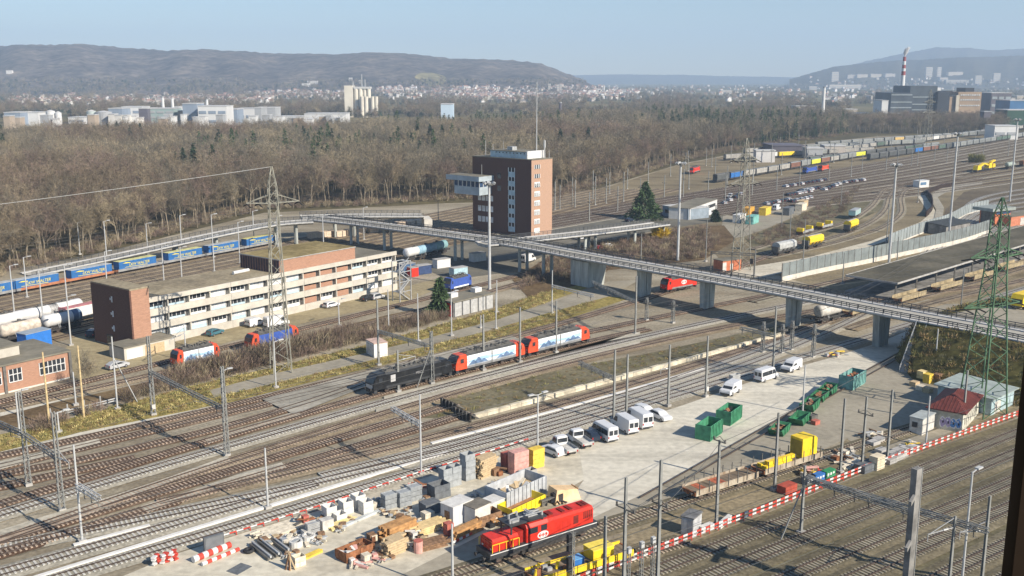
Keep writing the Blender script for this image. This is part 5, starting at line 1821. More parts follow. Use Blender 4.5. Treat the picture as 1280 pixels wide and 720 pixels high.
for ri, (a, b) in enumerate(rows):
 A, B = at(*a), at(*b)
 dv = (B - A)
 n = int(dv.length / 17.0)
 dv.normalize()
 rz = math.atan2(dv.y, dv.x)
 ci = r_.randrange(5)
 for k in range(n):
  if r_.random() < 0.35:
   ci = r_.choice([0, 0, 1, 1, 2, 3, 4])
  far_wagon(ci, A + dv * (17.0 * k + 8) + Vector((0, 0, 0.4)), rz, specials.get((ri, k)))
def far_loco(label, px, key_rz, m, ln=0.75):
 t, b = electric_loco(label, at(*px) + Vector((0, 0, 0.4)), key_rz, (m, m, loco_grey, loco_roof))
 t.scale = (ln, 1, 1)
A, B = at(893, 229), at(1075, 197)
rz = az(A, B)
far_loco('small red locomotive alone on the track beside the wood', (868, 217), az(at(860, 219), at(880, 213)), red, 0.8)
far_loco('dark blue locomotive coupled left of the red one in the far yard', (1012, 217), rz, MATS['blue_loco_side'], 0.9)
far_loco('red locomotive at the right end of the dark blue one in the far yard', (1029, 214.5), rz, redorange, 0.6)
t = thing('track_machine', 'long yellow track maintenance machine far off on the right', 'track machine', at(1230, 214) + Vector((0, 0, 0.4)), az(at(1204, 219), at(1252, 210)))
underframe(t, 34, 1.0)
for x0, x1, h in ((-16, -9, 3.4), (4, 10, 4.3), (11, 16, 3.2)):
 mb = MB()
 mb.side([(x0, 1.3), (x1, 1.3), (x1 - 0.6, 1.3 + h * 0.7), (x0 + 0.8, 1.3 + h * 0.75)], -1.4, 1.4)
 mb.build('cabin', yellow, parent=t)
mb = MB()
mb.bar((-9, 0, 3.2), (-2, 0, 4.6), 1.6, 0.9)
mb.bar((-2, 0, 4.6), (5, 0, 3.2), 1.6, 0.9)
mb.bar((10, 0, 4.6), (17, 0, 5.4), 1.6, 0.9)
mb.build('conveyor', yellow, parent=t)
tank_wagon('grey green tank wagon behind the yellow track machine', at(1262, 211.5) + Vector((0, 0, 0.4)), az(at(1204, 219), at(1252, 210)), M('grey_green_tank', (0.3, 0.35, 0.31), 0.6, 0.15, 0.8))
box_wagon('covered_wagon', 'rusty red wagon at the right edge behind the track machine', at(1281, 208) + Vector((0, 0, 0.4)), az(at(1204, 219), at(1252, 210)), 16, rust, rust, 2.2, False)
for k, (px, py, m, lab) in enumerate(((519, 322, white, 'white tank wagon under the bridge right of the office'), (532, 319, M('pale_blue_tank', (0.25, 0.4, 0.5), 0.6, 0.15, 0.8), 'pale blue tank wagon under the bridge, middle of three'), (546, 315.5, M('sea_green_tank', (0.22, 0.38, 0.4), 0.6, 0.15, 0.8), 'sea green tank wagon under the bridge, right of three'))):
 tank_wagon(lab, at(px, py + 4) + Vector((0, 0, 0.4)), az(at(480, 338), at(560, 318)), m, 11)
t = thing('road_rail_digger', 'yellow rail grinding vehicle parked on the raised junction at the right edge', 'work vehicle', at(1279, 384, 7.93), math.radians(40))
mb = MB()
mb.side([(-3.5, 0.8), (3.5, 0.8), (3.5, 2.6), (2.6, 3.3), (-2.9, 3.3), (-3.5, 2.4)], -1.3, 1.3)
mb.build('body', yellow, parent=t)
mb = MB()
mb.box(-3.56, -3.51, -1.1, 1.1, 1.3, 2.3)
mb.build('windscreen', glass, parent=t)
for x in (-2.3, 2.3):
 for y in (-1.15, 1.15):
  mb = MB()
  mb.cyl((x, y - 0.2, 0.5), (x, y + 0.2, 0.5), 0.5, n=12)
  mb.build('wheel', black, parent=t)
# ================================================================ masts, lamps, pylons, wires
yard_dir = math.radians(38)
def mast(px, py, yt, kind, label, arms=(), cat='catenary mast', name='catenary_mast', w=None, col=None, group=None, gear=True, foot=True):
 """A mast standing at ground pixel (px, py) whose top the photograph shows at row yt."""
 g = at(px, py)
 h = max(3.0, min(45, top_of(px, py, yt)))
 t = thing(name, label, cat, g, yard_dir, group)
 mb = MB()
 if kind == 'L':
  mb.lattice((0, 0, 0), (0, 0, h), w or 0.62, (w or 0.62) * 0.55, int(h / 0.75), 0.055, leg=0.12)
  m = col or pole_grey
 elif kind == 'H':
  a, b = (w or 0.42) / 2, (w or 0.42) * 0.33
  for y0, y1 in ((-b, -b + 0.06), (b - 0.06, b)):
   mb.hexa([(-a, y0, 0), (a, y0, 0), (a, y1, 0), (-a, y1, 0), (-a * 0.7, y0 * 0.8, h), (a * 0.7, y0 * 0.8, h), (a * 0.7, y1 * 0.8, h), (-a * 0.7, y1 * 0.8, h)])
  mb.bar((0, 0, 0), (0, 0, h), 0.09, b * 1.6)
  m = col or pole_grey
 elif kind == 'T':
  mb.cyl((0, 0, 0), (0, 0, h), (w or 0.32) / 2, (w or 0.32) * 0.36, 8)
  m = col or pole_pale
 else:
  mb.cyl((0, 0, 0), (0, 0, h), 0.2, 0.13, 8)
  m = wood_pole
 mb.build('pole', m, parent=t)
 if foot and kind != 'W':
  mb = MB()
  mb.box(-0.45, 0.45, -0.4, 0.4, -0.1, 0.42)
  mb.build('footing', concrete, parent=t)
 R = Matrix.Rotation(-yard_dir, 3, 'Z')
 for arm in arms:
  k = arm[0]
  if k == 'beam':                      # lattice cross beam to pixel (x, y) at height z
   _, x, y, z = arm
   q = at(x, y, z) - g
   q = R @ q
   mb = MB()
   mb.lattice((0, 0, z), (q.x, q.y, z), 0.5, 0.5, max(3, int(q.length / 0.9)), 0.05, leg=0.1)
   b_ = mb.build('cross_beam', m, parent=t)
   for f in (0.3, 0.62, 0.93):
    c = Vector((q.x * f, q.y * f, z))
    mb = MB()
    mb.bar(c, c - Vector((0, 0, 1.25)), 0.09)
    mb.bar(c - Vector((0, 0, 1.2)), c + Vector((1.3, 0.0, -1.75)), 0.08)
    mb.cyl(c - Vector((0, 0, 0.55)), c - Vector((0, 0, 0.15)), 0.14, n=6)
    mb.build('dropper', steel_dark, parent=b_)
  elif k == 'arm':                     # bracket with insulators
   _, x, y, z = arm
   q = R @ (at(x, y, z) - g)
   mb = MB()
   mb.bar((0, 0, z), (q.x, q.y, z), 0.1)
   mb.bar((0, 0, z + 1.2), (q.x * 0.9, q.y * 0.9, z + 0.05), 0.07)
   mb.bar((q.x, q.y, z), (q.x, q.y, z - 0.9), 0.07)
   mb.cyl((q.x * 0.25, q.y * 0.25, z), (q.x * 0.42, q.y * 0.42, z), 0.13, n=6)
   mb.build('bracket', steel, parent=t)
  elif k == 'strut':
   _, x, y = arm
   q = R @ (at(x, y) - g)
   mb = MB()
   mb.bar((0, 0, h * 0.72), (q.x, q.y, 0), 0.14)
   mb.build('strut', m, parent=t)
  elif k == 'lamp':                    # one or two lamp heads
   _, n = arm
   for s in ((-1, 1) if n == 2 else (1,)):
    mb = MB()
    mb.bar((0, 0, h - 0.1), (1.3 * s, 0, h + 0.15), 0.1)
    mb.box(min(0.9 * s, 1.9 * s), max(0.9 * s, 1.9 * s), -0.25, 0.25, h + 0.08, h + 0.26)
    mb.build('lamp_head', pole_pale, parent=t)
  elif k == 'flood':
   mb = MB()
   mb.cyl((0, 0, h - 0.3), (0, 0, h), 1.3, n=10)
   pf = mb.build('head_frame', steel_dark, parent=t)
   for i in range(6):
    a = i * math.pi / 3
    mb = MB()
    mb.bar((1.2 * math.cos(a), 1.2 * math.sin(a), h + 0.4), (1.7 * math.cos(a), 1.7 * math.sin(a), h + 0.1), 0.75, 0.6)
    mb.build('floodlight', steel, parent=pf)
  elif k == 'cross':
   _, z, wd = arm
   mb = MB()
   mb.bar((0, -wd / 2, z), (0, wd / 2, z), 0.12)
   mb.bar((0, -wd / 2, z), (0, 0, z + 0.7), 0.06)
   mb.bar((0, wd / 2, z), (0, 0, z + 0.7), 0.06)
   for s in (-1, 1):
    mb.cyl((0, s * wd * 0.45, z), (0, s * wd * 0.45, z + 0.45), 0.12, n=6)
   mb.build('cross_arm', steel_dark, parent=t)
  elif k == 'box':
   mb = MB()
   mb.box(-0.3, 0.3, -0.45, -0.2, 1.2, 2.0)
   mb.build('switch_box', whitedirt, parent=t)
  elif k == 'gear':
   _, z = arm
   mb = MB()
   for i in range(3):
    mb.box(-0.8 + i * 0.55, -0.45 + i * 0.55, -0.8, 0.8, z, z + 0.35)
    mb.cyl((-0.62 + i * 0.55, 0, z + 0.35), (-0.62 + i * 0.55, 0, z + 0.9), 0.12, n=6)
   mb.build('switch_gear', steel_dark, parent=t)
 return t, g, h
Bm = 'beam'
MASTS = [
 (36, 607, 490, 'L', 'lattice mast carrying the cross beam at the left picture edge', [(Bm, -25, 518, 7.7), (Bm, 70, 571, 7.7)]),
 (78, 639, 515, 'L', 'lattice mast at the lower end of the left cross beam', [('arm', 86, 578, 7.7)]),
 (103, 678, 556, 'T', 'white tubular mast with a slanting bracket beside the white cable trough', [('beam', 124, 623, 7.6)]),
 (147, 512, 421, 'T', 'white steel mast with a leaning strut above the dry grass', [('strut', 172, 503)]),
 (192, 519, 420, 'L', 'lattice mast at the upper end of the beam over the brown ladder tracks', [(Bm, 277, 510, 7.7), 'box']),
 (284, 570, 458, 'L', 'lattice mast at the lower end of the beam over the brown ladder tracks', []),
 (335, 636, 560, 'T', 'slim silver mast standing at the grey ballast edge', []),
 (526.5, 593, 493, 'T', 'tall silver mast beside the stacked grey crates', [(Bm, 490, 510, 7.7)]),
 (672, 562, 493, 'T', 'slim double headed lamp post behind the white parked cars', [('lamp', 2)]),
 (767, 527, 437, 'H', 'tall mast with a short cross beam in front of the disused platform', [(Bm, 724, 453, 7.5)]),
 (783, 517, 443, 'H', 'shorter bare mast just right of a taller one behind the white vans', []),
 (835, 508, 431, 'H', 'grey mast at the edge of the pale concrete apron', [('arm', 826, 462, 7)]),
 (882, 496, 420, 'H', 'grey mast above the nearest white panel van', [('box')]),
 (966, 466, 383, 'H', 'tall mast with the cross beam in the bridge shadow', [(Bm, 925, 410, 7.5)]),
 (1003, 517, 456, 'T', 'slim post beside the green waste skips', []),
 (650, 453, 384, 'H', 'brown mast in front of the coupling of the two red and white locomotives', []),
 (695, 441, 376, 'H', 'mast in front of the right end of the red and white locomotives', []),
 (794, 418, 345, 'H', 'mast just below the bridge in front of the second wall pier', [(Bm, 740, 352, 7.5)]),
 (604.5, 463, 393, 'H', 'dark brown mast in front of the middle red and white locomotive', []),
 (540, 480, 414, 'L', 'mast with a leaning brace in front of the black locomotive', [('strut', 521, 485)]),
 (473.5, 457, 375, 'H', 'mast beside the small white kiosk', [(Bm, 535, 432, 7.2)]),
 (523, 427, 367, 'T', 'slim pale post on the service road above the black locomotive', []),
 (564.5, 420, 365, 'T', 'slim pale lamp post left of the graffiti garage row', [('lamp', 1)]),
 (486, 414, 362, 'T', 'slim post in the scrub right of the office cars', []),
 (424, 408, 375, 'T', 'short post below the white estate car at the office', [('lamp', 1)]),
 (345, 485, 427, 'T', 'short lamp post at the foot of the grey lattice pylon', [('lamp', 1)]),
 (280, 501, 463, 'T', 'short pale lamp post on the dry grass beside the lattice mast', [('lamp', 1)]),
 (233, 452, 405, 'T', 'slim mast with a bracket in front of the office car park', [('arm', 212, 425, 6)]),
 (620, 412, 366, 'T', 'slim pale post right of the graffiti garage row', []),
 (601, 410, 395, 'T', 'stubby post on the service road by the garages', []),
 (690, 392, 338, 'T', 'pale mast on the grass left of the hollow block pier', [(Bm, 742, 370, 7)]),
 (621, 391, 350, 'T', 'pale post in front of the garage row corner', []),
 (808, 401, 372, 'L', 'low switch gear mast left of the wall pier', [('gear', 4.2)]),
 (841, 404, 376, 'L', 'low switch gear mast in the bridge shadow', [('gear', 4.2)]),
 (953, 441, 402, 'L', 'left of two low switch gear masts under the bridge', [('gear', 5)]),
 (977, 442, 405, 'L', 'switch gear mast at the end of the cream platform edge', [('gear', 5)]),
 (989, 438, 401, 'L', 'right hand low switch gear mast under the bridge', [('gear', 5)]),
 (1016, 447, 405, 'L', 'switch gear mast left of the last wall pier', [('gear', 5)]),
 (1168, 466, 411, 'T', 'slim post standing on the grassy bank right of the stairs', []),
 (1050, 591, 498, 'H', 'grey mast on the storage ground beside the pile of coloured crates', []),
 (1077, 586, 496, 'H', 'grey mast with a forked insulator arm on the storage ground', [('cross', 8.5, 2.6)]),
 (1108.5, 579, 487, 'H', 'grey mast beside the rows of concrete blocks', []),
 (968, 613, 516, 'H', 'tall mast in front of the yellow machine cabin', []),
 (1001, 667, 582, 'H', 'dark mast with a leaning strut carrying the long beam over the right hand tracks', [('strut', 975, 677), (Bm, 1140, 641, 7.6), (Bm, 1236, 664, 7.6)]),
 (895, 660, 550, 'H', 'slim pole with cross arm beside the grey cabinet', [('cross', 11.8, 2.0)]),
 (821, 752, 575, 'H', 'tallest of the dark poles at the bottom, right of the red shunter', [('cross', 11.5, 2.4)]),
 (779, 755, 597, 'H', 'dark pole with a cross arm right of the red shunter', [('cross', 11.2, 3)]),
 (755, 745, 645, 'H', 'short plain dark pole in front of the yellow works wagon', []),
 (566, 742, 655, 'T', 'pale pole at the bottom edge left of the red shunter', []),
 (1186, 730, 645, 'H', 'mast with a square head plate at the bottom right', [('arm', 1160, 668, 7)]),
 (1226, 735, 620, 'H', 'tall mast close to the window edge at the bottom right', [('arm', 1200, 665, 7)]),
 (1202, 730, 590, 'T', 'slim green lamp post at the bottom right', [('lamp', 1)]),
 (1203, 533, 463, 'H', 'mast at the corner of the red roofed hut', []),
 (1157, 558, 495, 'T', 'slim post beside the white site cabin', []),
 (62, 533, 440, 'W', 'left of the two yellowish wooden poles on the grass', []),
 (105, 522, 432, 'W', 'right of the two yellowish wooden poles on the grass', []),
 (25, 545, 490, 'T', 'short lamp post at the far left behind the lattice mast', [('lamp', 1)]),
 (95, 507, 465, 'T', 'slim white post behind the right wooden pole', []),
 (74, 541, 515, 'T', 'short white lamp post at the end of the low steel rail', [('lamp', 1)]),
 (498, 490, 438, 'H', 'gallows shaped signal post in front of the black locomotive', [('arm', 519, 445, 6)]),
]
for row in MASTS:
 arms = [a if isinstance(a, tuple) else ('box',) for a in (row[5] if isinstance(row[5], list) else [row[5]])]
 mast(row[0], row[1], row[2], row[3], row[4], arms, name='lamp_post' if any(a[0] == 'lamp' for a in arms) else 'catenary_mast', cat='lamp post' if any(a[0] == 'lamp' for a in arms) else 'mast')
t, g, h = mast(1131, 762, 585, 'H', 'big square concrete mast with a ladder at the bottom right', [], w=1.05, cat='mast')
mb = MB()
for y in (-0.25, 0.25):
 mb.bar((0.85, y, 0), (0.75, y, h), 0.07)
for k in range(int(h / 0.4)):
 mb.bar((0.84, -0.25, k * 0.4), (0.84, 0.25, k * 0.4), 0.05)
mb.build('ladder', steel, parent=t)
for z in (h - 3.2, h - 8.4):
 mb = MB()
 mb.bar((-2.2, -0.8, z), (2.0, 0.6, z + 0.4), 0.28, 0.5)
 mb.build('bracket_beam', concrete_dark, parent=t)
mb = MB()
mb.box(-0.5, 0.5, -0.34, 0.34, 0.4, h)
mb.build('concrete_core', concrete_dark, parent=t)
for px, py, yt, lab in ((612, 362, 230, 'tall white floodlight mast rising in front of the brick tower'), (847, 326, 205, 'tall floodlight mast between the conifer and the bridge'), (1111, 330, 207, 'tall floodlight mast behind the noise barrier'), (1186, 297, 168, 'tall floodlight mast beside the bend of the dark retaining wall'), (1262, 252, 150, 'tall floodlight mast at the fan of tracks near the right edge')):
 mast(px, py, yt, 'T', lab, [('flood',)], 'floodlight mast', 'floodlight_mast', w=0.85)
mid = [(1004, 325, 274, 'post at the nearer yellow hopper wagon'), (987, 302, 262, 'post left of the yellow hopper wagons'), (1053, 355, 316, 'post in front of the noise barrier'), (1121, 330, 296, 'post right of the tall mast at the noise barrier'), (1108, 303, 255, 'post on the edge of the sandy road'), (1147, 253, 203, 'post beside the small white hut'), (1051, 258, 226, 'post on the dry bank above the siding'), (1210, 348, 335, 'short post below the canopy edge'), (1201, 383, 335, 'post between the sandy flat wagons and the junction road'), (1232, 310, 278, 'post behind the noise barrier end'), (882, 327, 275, 'post on the brown bank'), (801, 330, 292, 'post on the slope right of the ramp'), (943, 345, 312, 'post at the orange hut'), (728, 240, 230, 'post'), (548, 284, 252, 'lamp on the flat ramp'), (977, 284, 240, 'post right of the far car park')]
for px, py, yt, lab in mid:
 if len(lab) < 6:
  continue
 mast(px, py, yt, 'T', 'slim grey ' + lab, [], 'mast', w=0.34, col=pole_grey)
a, b = at(888, 345), at(942, 348)
d, n, ln = frame(a, b)
t = thing('signal_gantry', 'dark steel gantry on three legs spanning the tracks by the orange hut', 'gantry', a, math.atan2(d.y, d.x))
mb = MB()
for x in (0, ln * 0.48, ln):
 mb.bar((x, 0, 0), (x, 0, 7.2), 0.35)
mb.build('legs', steel_dark, parent=t)
mb = MB()
mb.lattice((-0.2, 0, 7.0), (ln + 0.2, 0, 7.0), 0.6, 0.6, 8, 0.07, leg=0.13)
mb.build('cross_beam', steel_dark, parent=t)
mb = MB()
mb.box(ln * 0.9, ln * 0.97, -0.5, -0.1, 4.2, 5.8)
mb.build('signal_head', black, parent=t)
far_masts = []
r_ = random.Random(4)
proto_m = None
spots = []
for a, b, n in (((696, 262), (880, 208), 9), ((740, 275), (960, 205), 8), ((850, 248), (1100, 190), 9), ((905, 250), (1200, 196), 10), ((1000, 200), (1290, 168), 9), ((1080, 215), (1300, 190), 7), ((700, 262), (780, 252), 5), ((860, 215), (1000, 185), 6)):
 for k in range(n):
  f = (k + r_.uniform(-0.2, 0.2)) / (n - 1)
  spots.append((a[0] + (b[0] - a[0]) * f, a[1] + (b[1] - a[1]) * f))
for px, py in spots:
 g = at(px, py)
 if proto_m is None:
  proto_m, g0, h0 = mast(px, py, py - 40, 'H', 'slim grey catenary mast among the sidings of the far yard', [('cross', 9, 3.0)], 'mast', group='catenary masts of the far yard', w=0.45)
  sc_ = 12.5 / h0
  proto_m.scale = (1, 1, sc_)
  H0 = h0
 else:
  c = dup(proto_m, g, yard_dir)
  c.scale = (1, 1, r_.uniform(10.5, 14) / H0)
proto_y = None
for px, py in ((18, 392), (55, 410), (86, 400), (135, 370), (205, 352), (228, 358), (268, 340), (34, 372), (89, 432), (134, 330), (100, 318), (185, 318), (228, 322), (318, 308), (267, 322), (455, 300), (405, 322), (348, 318), (300, 330)):
 g = at(px, py)
 if proto_y is None:
  proto_y, g0, H1 = mast(px, py, 330, 'T', 'slim pale mast between the sidings behind the office', [('lamp', 1)], 'mast', group='masts behind the office', w=0.36)
  proto_y.scale = (1, 1, 12.0 / H1)
 else:
  c = dup(proto_y, g, yard_dir)
  c.scale = (1, 1, r_.uniform(10, 14) / H1)
def pylon(label, feet, h, w0, wt, col, arms, seg=11):
 c = sum(feet, Vector((0, 0, 0))) / len(feet)
 t = thing('lattice_pylon', label, 'pylon', c, math.radians(24))
 mb = MB()
 hw = h * 0.66
 mb.lattice((0, 0, 0), (0, 0, hw), w0, wt * 1.25, seg, 0.11, leg=0.2)
 mb.lattice((0, 0, hw), (0, 0, h * 0.9), wt * 1.25, wt, 5, 0.11, leg=0.2)
 mb.lattice((0, 0, h * 0.9), (0, 0, h), wt, 0.25, 3, 0.09, leg=0.16)
 mb.build('lattice_tower', col, parent=t)
 for z, ext in arms:
  mb = MB()
  for s in (-1, 1):
   for y in (-wt / 2, wt / 2):
    mb.bar((0, y, z), (s * ext, 0, z + 0.2), 0.16)
    mb.bar((0, y, z + 1.9), (s * ext, 0, z + 0.2), 0.13)
   for k in range(1, 4):
    f = k / 4
    mb.bar((s * ext * f, wt / 2 * (1 - f), z + 0.2 * f), (s * ext * f, -wt / 2 * (1 - f), z + 1.9 - 1.7 * f), 0.08)
    mb.bar((s * ext * f, -wt / 2 * (1 - f), z + 0.2 * f), (s * ext * f, 0, z + 1.9 - 1.7 * f), 0.08)
  ca_ = mb.build('cross_arm', col, parent=t)
  for s in (-1, 1):
   for f in (0.55, 0.98):
    mb = MB()
    x = s * ext * f
    mb.cyl((x, 0, z), (x + 0.4, -1.6, z - 0.5), 0.13, n=6)
    mb.cyl((x, 0, z), (x - 0.4, 1.6, z - 0.5), 0.13, n=6)
    mb.build('insulator', grime, parent=ca_)
 return t
pale_pylon = M('weathered_pylon_zinc', (0.22, 0.215, 0.18), 0.7, 0.2, 0.8)
pylon('grey lattice pylon in front of the long office building', [at(337, 465), at(365, 455), at(352, 474)], 40.5, 3.6, 1.5, pale_pylon, [(33.5, 5.0)])
pylon('green lattice pylon with two cross arms beside the metal shed', [at(1206, 520), at(1249, 520), at(1226, 508)], 37.5, 5.6, 2.0, pole_green, [(19.0, 6.5), (27.5, 6.0)])
pylon('weathered lattice pylon in the middle distance left of the curved sidings', [at(917, 344), at(935, 338), at(925, 330)], 39.5, 4.2, 1.6, pale_pylon, [(26.0, 5.0), (33.0, 4.2)])
pylon('thin faint lattice pylon far off in front of the waste plant', [at(1155, 190), at(1160, 188)], 48, 5.5, 2.0, pale_pylon, [(30.0, 7.0), (38, 6)])
wire_m = M('bare_wire', (0.10, 0.10, 0.095), 0.5, 0.2, 0.3)
wire_l = M('bright_wire', (0.62, 0.62, 0.6), 0.4, 0.1, 0.3)
def wire(label, p, q, sag, r=0.03, m=wire_m, group=None, n=14):
 mb = MB()
 pts = []
 for k in range(n + 1):
  t = k / n
  c = p.lerp(q, t)
  pts.append(Vector((c.x, c.y, c.z - 4 * sag * t * (1 - t))))
 for a, b in zip(pts, pts[1:]):
  mb.bar(a, b, r * 2)
 o = mb.build('overhead_wire', m)
 return tag(o, label, 'wire', group)
top_l = at(343, 470) + Vector((0, 0, 40))
wire('bright single power line running left from the top of the grey lattice pylon', Vector((-46.5, 196, 40.2)), Vector((-205, 205, 22)), 1.5, 0.04, wire_l, n=20)
for s, e in (((895, 660, 11.6), (1112, 528, 11.6)), ((895, 660, 9.6), (700, 790, 9.6)), ((821, 752, 11.0), (895, 660, 11.6)), ((779, 755, 10.8), (968, 613, 10.8))):
 wire('thin dark wire strung between the poles of the work yard', at(s[0], s[1]) + Vector((0, 0, s[2])), at(e[0], e[1]) + Vector((0, 0, e[2])), 0.5, 0.022, group='wires of the work yard')
for key, lab in (('near', 'contact wire above the nearest grey track'), ('dark', 'contact wire above the dark second grey track'), ('grey_main', 'contact wire above the grey main track below the locomotives'), ('loco', 'contact wire above the three coupled locomotives'), ('orange', 'contact wire above the orange brown track'), ('main0', 'contact wire above the first right hand track'), ('main1', 'contact wire above the second right hand track'), ('main3', 'contact wire above the fourth right hand track')):
 ln = L[key]
 P_ = [p for p, d in resample(ln, 12)]
 mb = MB()
 for a, b in zip(P_, P_[1:]):
  mb.bar(a + Vector((0, 0, 5.9)), b + Vector((0, 0, 5.9)), 0.035)
  mb.bar(a + Vector((0, 0, 7.2)), b + Vector((0, 0, 7.2)), 0.035)
  mb.bar(a + Vector((0, 0, 5.9)), a + Vector((0, 0, 7.2)), 0.02)
 o = mb.build('contact_wire', wire_m)
 tag(o, lab, 'wire')
for k in range(3):
 wire('grey feeder wire along the edge of the wood beside the ramp', at(-120, 375) + Vector((0, 0, 9 + 0.9 * k)), at(390, 282) + Vector((0, 0, 10.5 + 0.9 * k)), 1.6, 0.022, steel_dark, 'feeder wires along the wood', 20)
t = thing('pipe_rail', 'low white double steel rail on posts along the dry grass at the left', 'railing')
mb = MB()
a, b = at(64, 526), at(146, 505)
for z in (0.7, 1.1):
 mb.bar(a + Vector((0, 0, z)), b + Vector((0, 0, z)), 0.16)
mb.build('pipes', pole_pale, parent=t)
for f in (0, 0.25, 0.5, 0.75, 1):
 q = a.lerp(b, f)
 mb = MB()
 mb.bar(q, q + Vector((0, 0, 2.2)), 0.16)
 mb.build('post', pole_pale, parent=t)
def striped_fence(label, pts, seg=1.25, h=1.0, rows=2, bh=0.26):
 W = []
 for a, b in zip(pts, pts[1:]):
  A, B = at(*a), at(*b)
  k = max(1, int((B - A).length / seg))
  W += [A.lerp(B, i / k) for i in range(k)]
 W.append(at(*pts[-1]))
 t = thing('safety_barrier', label, 'barrier')
 for r in range(rows):
  z = 0.5 + 0.55 * r
  mb = MB()
  for i, (a, b) in enumerate(zip(W, W[1:])):
   for j in range(2):
    p, q = a.lerp(b, j / 2), a.lerp(b, (j + 1) / 2)
    mb.bar(p + Vector((0, 0, z)), q + Vector((0, 0, z)), 0.06, bh, m=(j % 2))
  mb.build('striped_board', [white, M('barrier_red', (0.5, 0.06, 0.04), 0.5, 0.1, 1)], parent=t)
 for a in W:
  mb = MB()
  mb.bar(a, a + Vector((0, 0, h + 0.25)), 0.1)
  mb.build('post', M('barrier_red', (0.5, 0.06, 0.04)), parent=t)
 return t
striped_fence('long red and white striped safety barrier along the right hand tracks', [(690, 744), (745, 722), (830, 689), (960, 639.5), (1080, 590.5), (1160, 561.5), (1272, 521)], 1.6)
striped_fence('red and white striped safety barrier behind the stored goods along the nearest track', [(278, 674), (330, 658), (400, 636), (470, 612), (530, 592), (600, 571), (660, 552)], 1.9, 0.3, 1, 0.16)
for px, py, yt, lab in ((715, 745, 665, 'tall black signal with two heads in front of the yellow works wagon'), (785, 735, 684, 'left of three slim white signal posts by the striped barrier'), (801, 730, 677, 'middle of three slim white signal posts by the striped barrier'), (815, 727, 671, 'right of three slim white signal posts by the striped barrier')):
 g = at(px, py)
 h = min(9, top_of(px, py, yt))
 t = thing('railway_signal', lab, 'signal', g, yard_dir)
 mb = MB()
 mb.lattice((0, 0, 0), (0, 0, h), 0.3, 0.3, int(h / 0.6), 0.04, leg=0.07)
 mb.build('pole', pole_grey, parent=t)
 mb = MB()
 if px == 715:
  mb.box(-0.75, -0.25, -0.2, 0.2, h - 2.1, h - 0.1)
  mb.box(-0.75, -0.25, -0.2, 0.2, h - 4.6, h - 2.9)
 else:
  mb.box(-0.25, 0.25, -0.2, 0.2, h - 0.7, h)
 mb.build('signal_head', black if px == 715 else pole_pale, parent=t)
jm = M('dark_brown_window_profile', (0.05, 0.028, 0.015), 0.6, 0.2, 3)
t = thing('window_jamb', 'dark brown window jamb of the high-rise at the right picture edge', 'window jamb', (1.068, 2.0, H - 1.6), -math.radians(28))
mb = MB()
mb.box(-0.02, 0.16, -0.1, 0.12, 0, 2.6)
mb.build('profile', jm, parent=t)
mb = MB()
mb.box(0.0, 0.04, -0.13, -0.101, 0, 2.6)
mb.build('glazing_bead', jm, parent=t)
# ================================================================ road vehicles
car_white = M('white_car_paint', (0.66, 0.67, 0.68), 0.3, 0.03, 0.5, spec=0.5)
lamp_w = M('headlight_glass', (0.7, 0.7, 0.68), 0.2, 0.05, 1)
lamp_r = M('tail_light_red', (0.35, 0.02, 0.02), 0.3, 0.05, 1)
hub = M('wheel_hub', (0.35, 0.35, 0.36), 0.4, 0.1, 1, 0.4)
def wheels(t, xs, w, r):
 for x in xs:
  for s in (-1, 1):
   mb = MB()
   mb.cyl((x, s * (w - 0.2), r), (x, s * (w + 0.01), r), r, n=12)
   wh = mb.build('wheel', black, parent=t)
   mb = MB()
   mb.cyl((x, s * (w + 0.011), r), (x, s * (w + 0.03), r), r * 0.55, n=8)
   mb.build('rim', hub, parent=wh)
def lights(t, xf, xr, w, z):
 for s in (-1, 1):
  mb = MB()
  mb.box(xf - 0.02, xf + 0.03, s * w * 0.75 - 0.18, s * w * 0.75 + 0.18, z - 0.1, z + 0.1)
  mb.build('headlight', lamp_w, parent=t)
  mb = MB()
  mb.box(xr - 0.03, xr + 0.02, s * w * 0.85 - 0.1, s * w * 0.85 + 0.1, z, z + 0.3)
  mb.build('tail_light', lamp_r, parent=t)
def side_glass(t, pts, w, tilt=0.0):
 for s in (-1, 1):
  mb = MB()
  mb.loft([[(x, s * (w + 0.012 - tilt * (z - pts[0][1])), z) for x, z in pts], [(x, s * (w + 0.002 - tilt * (z - pts[0][1])), z) for x, z in pts]])
  mb.build('side_window', glass, parent=t)
def body_loft(t, prof, w, tuck, mat, z_belt):
 """Side profile [(x, z)] swept across the width with the sides leaning in above the belt line."""
 mb = MB()
 rings = []
 for s in (-1, -0.86, 0.86, 1):
  ring = []
  for x, z in prof:
   k = max(0, z - z_belt) * tuck
   e = 0.0 if abs(s) == 1 else 0.05
   ring.append((x * (1 + e * 0.2), s * (w - k) if abs(s) == 1 else s * (w - k), z + (e if z > z_belt else 0)))
  rings.append(ring)
 mb.loft(rings)
 return mb.build('body', mat, parent=t)
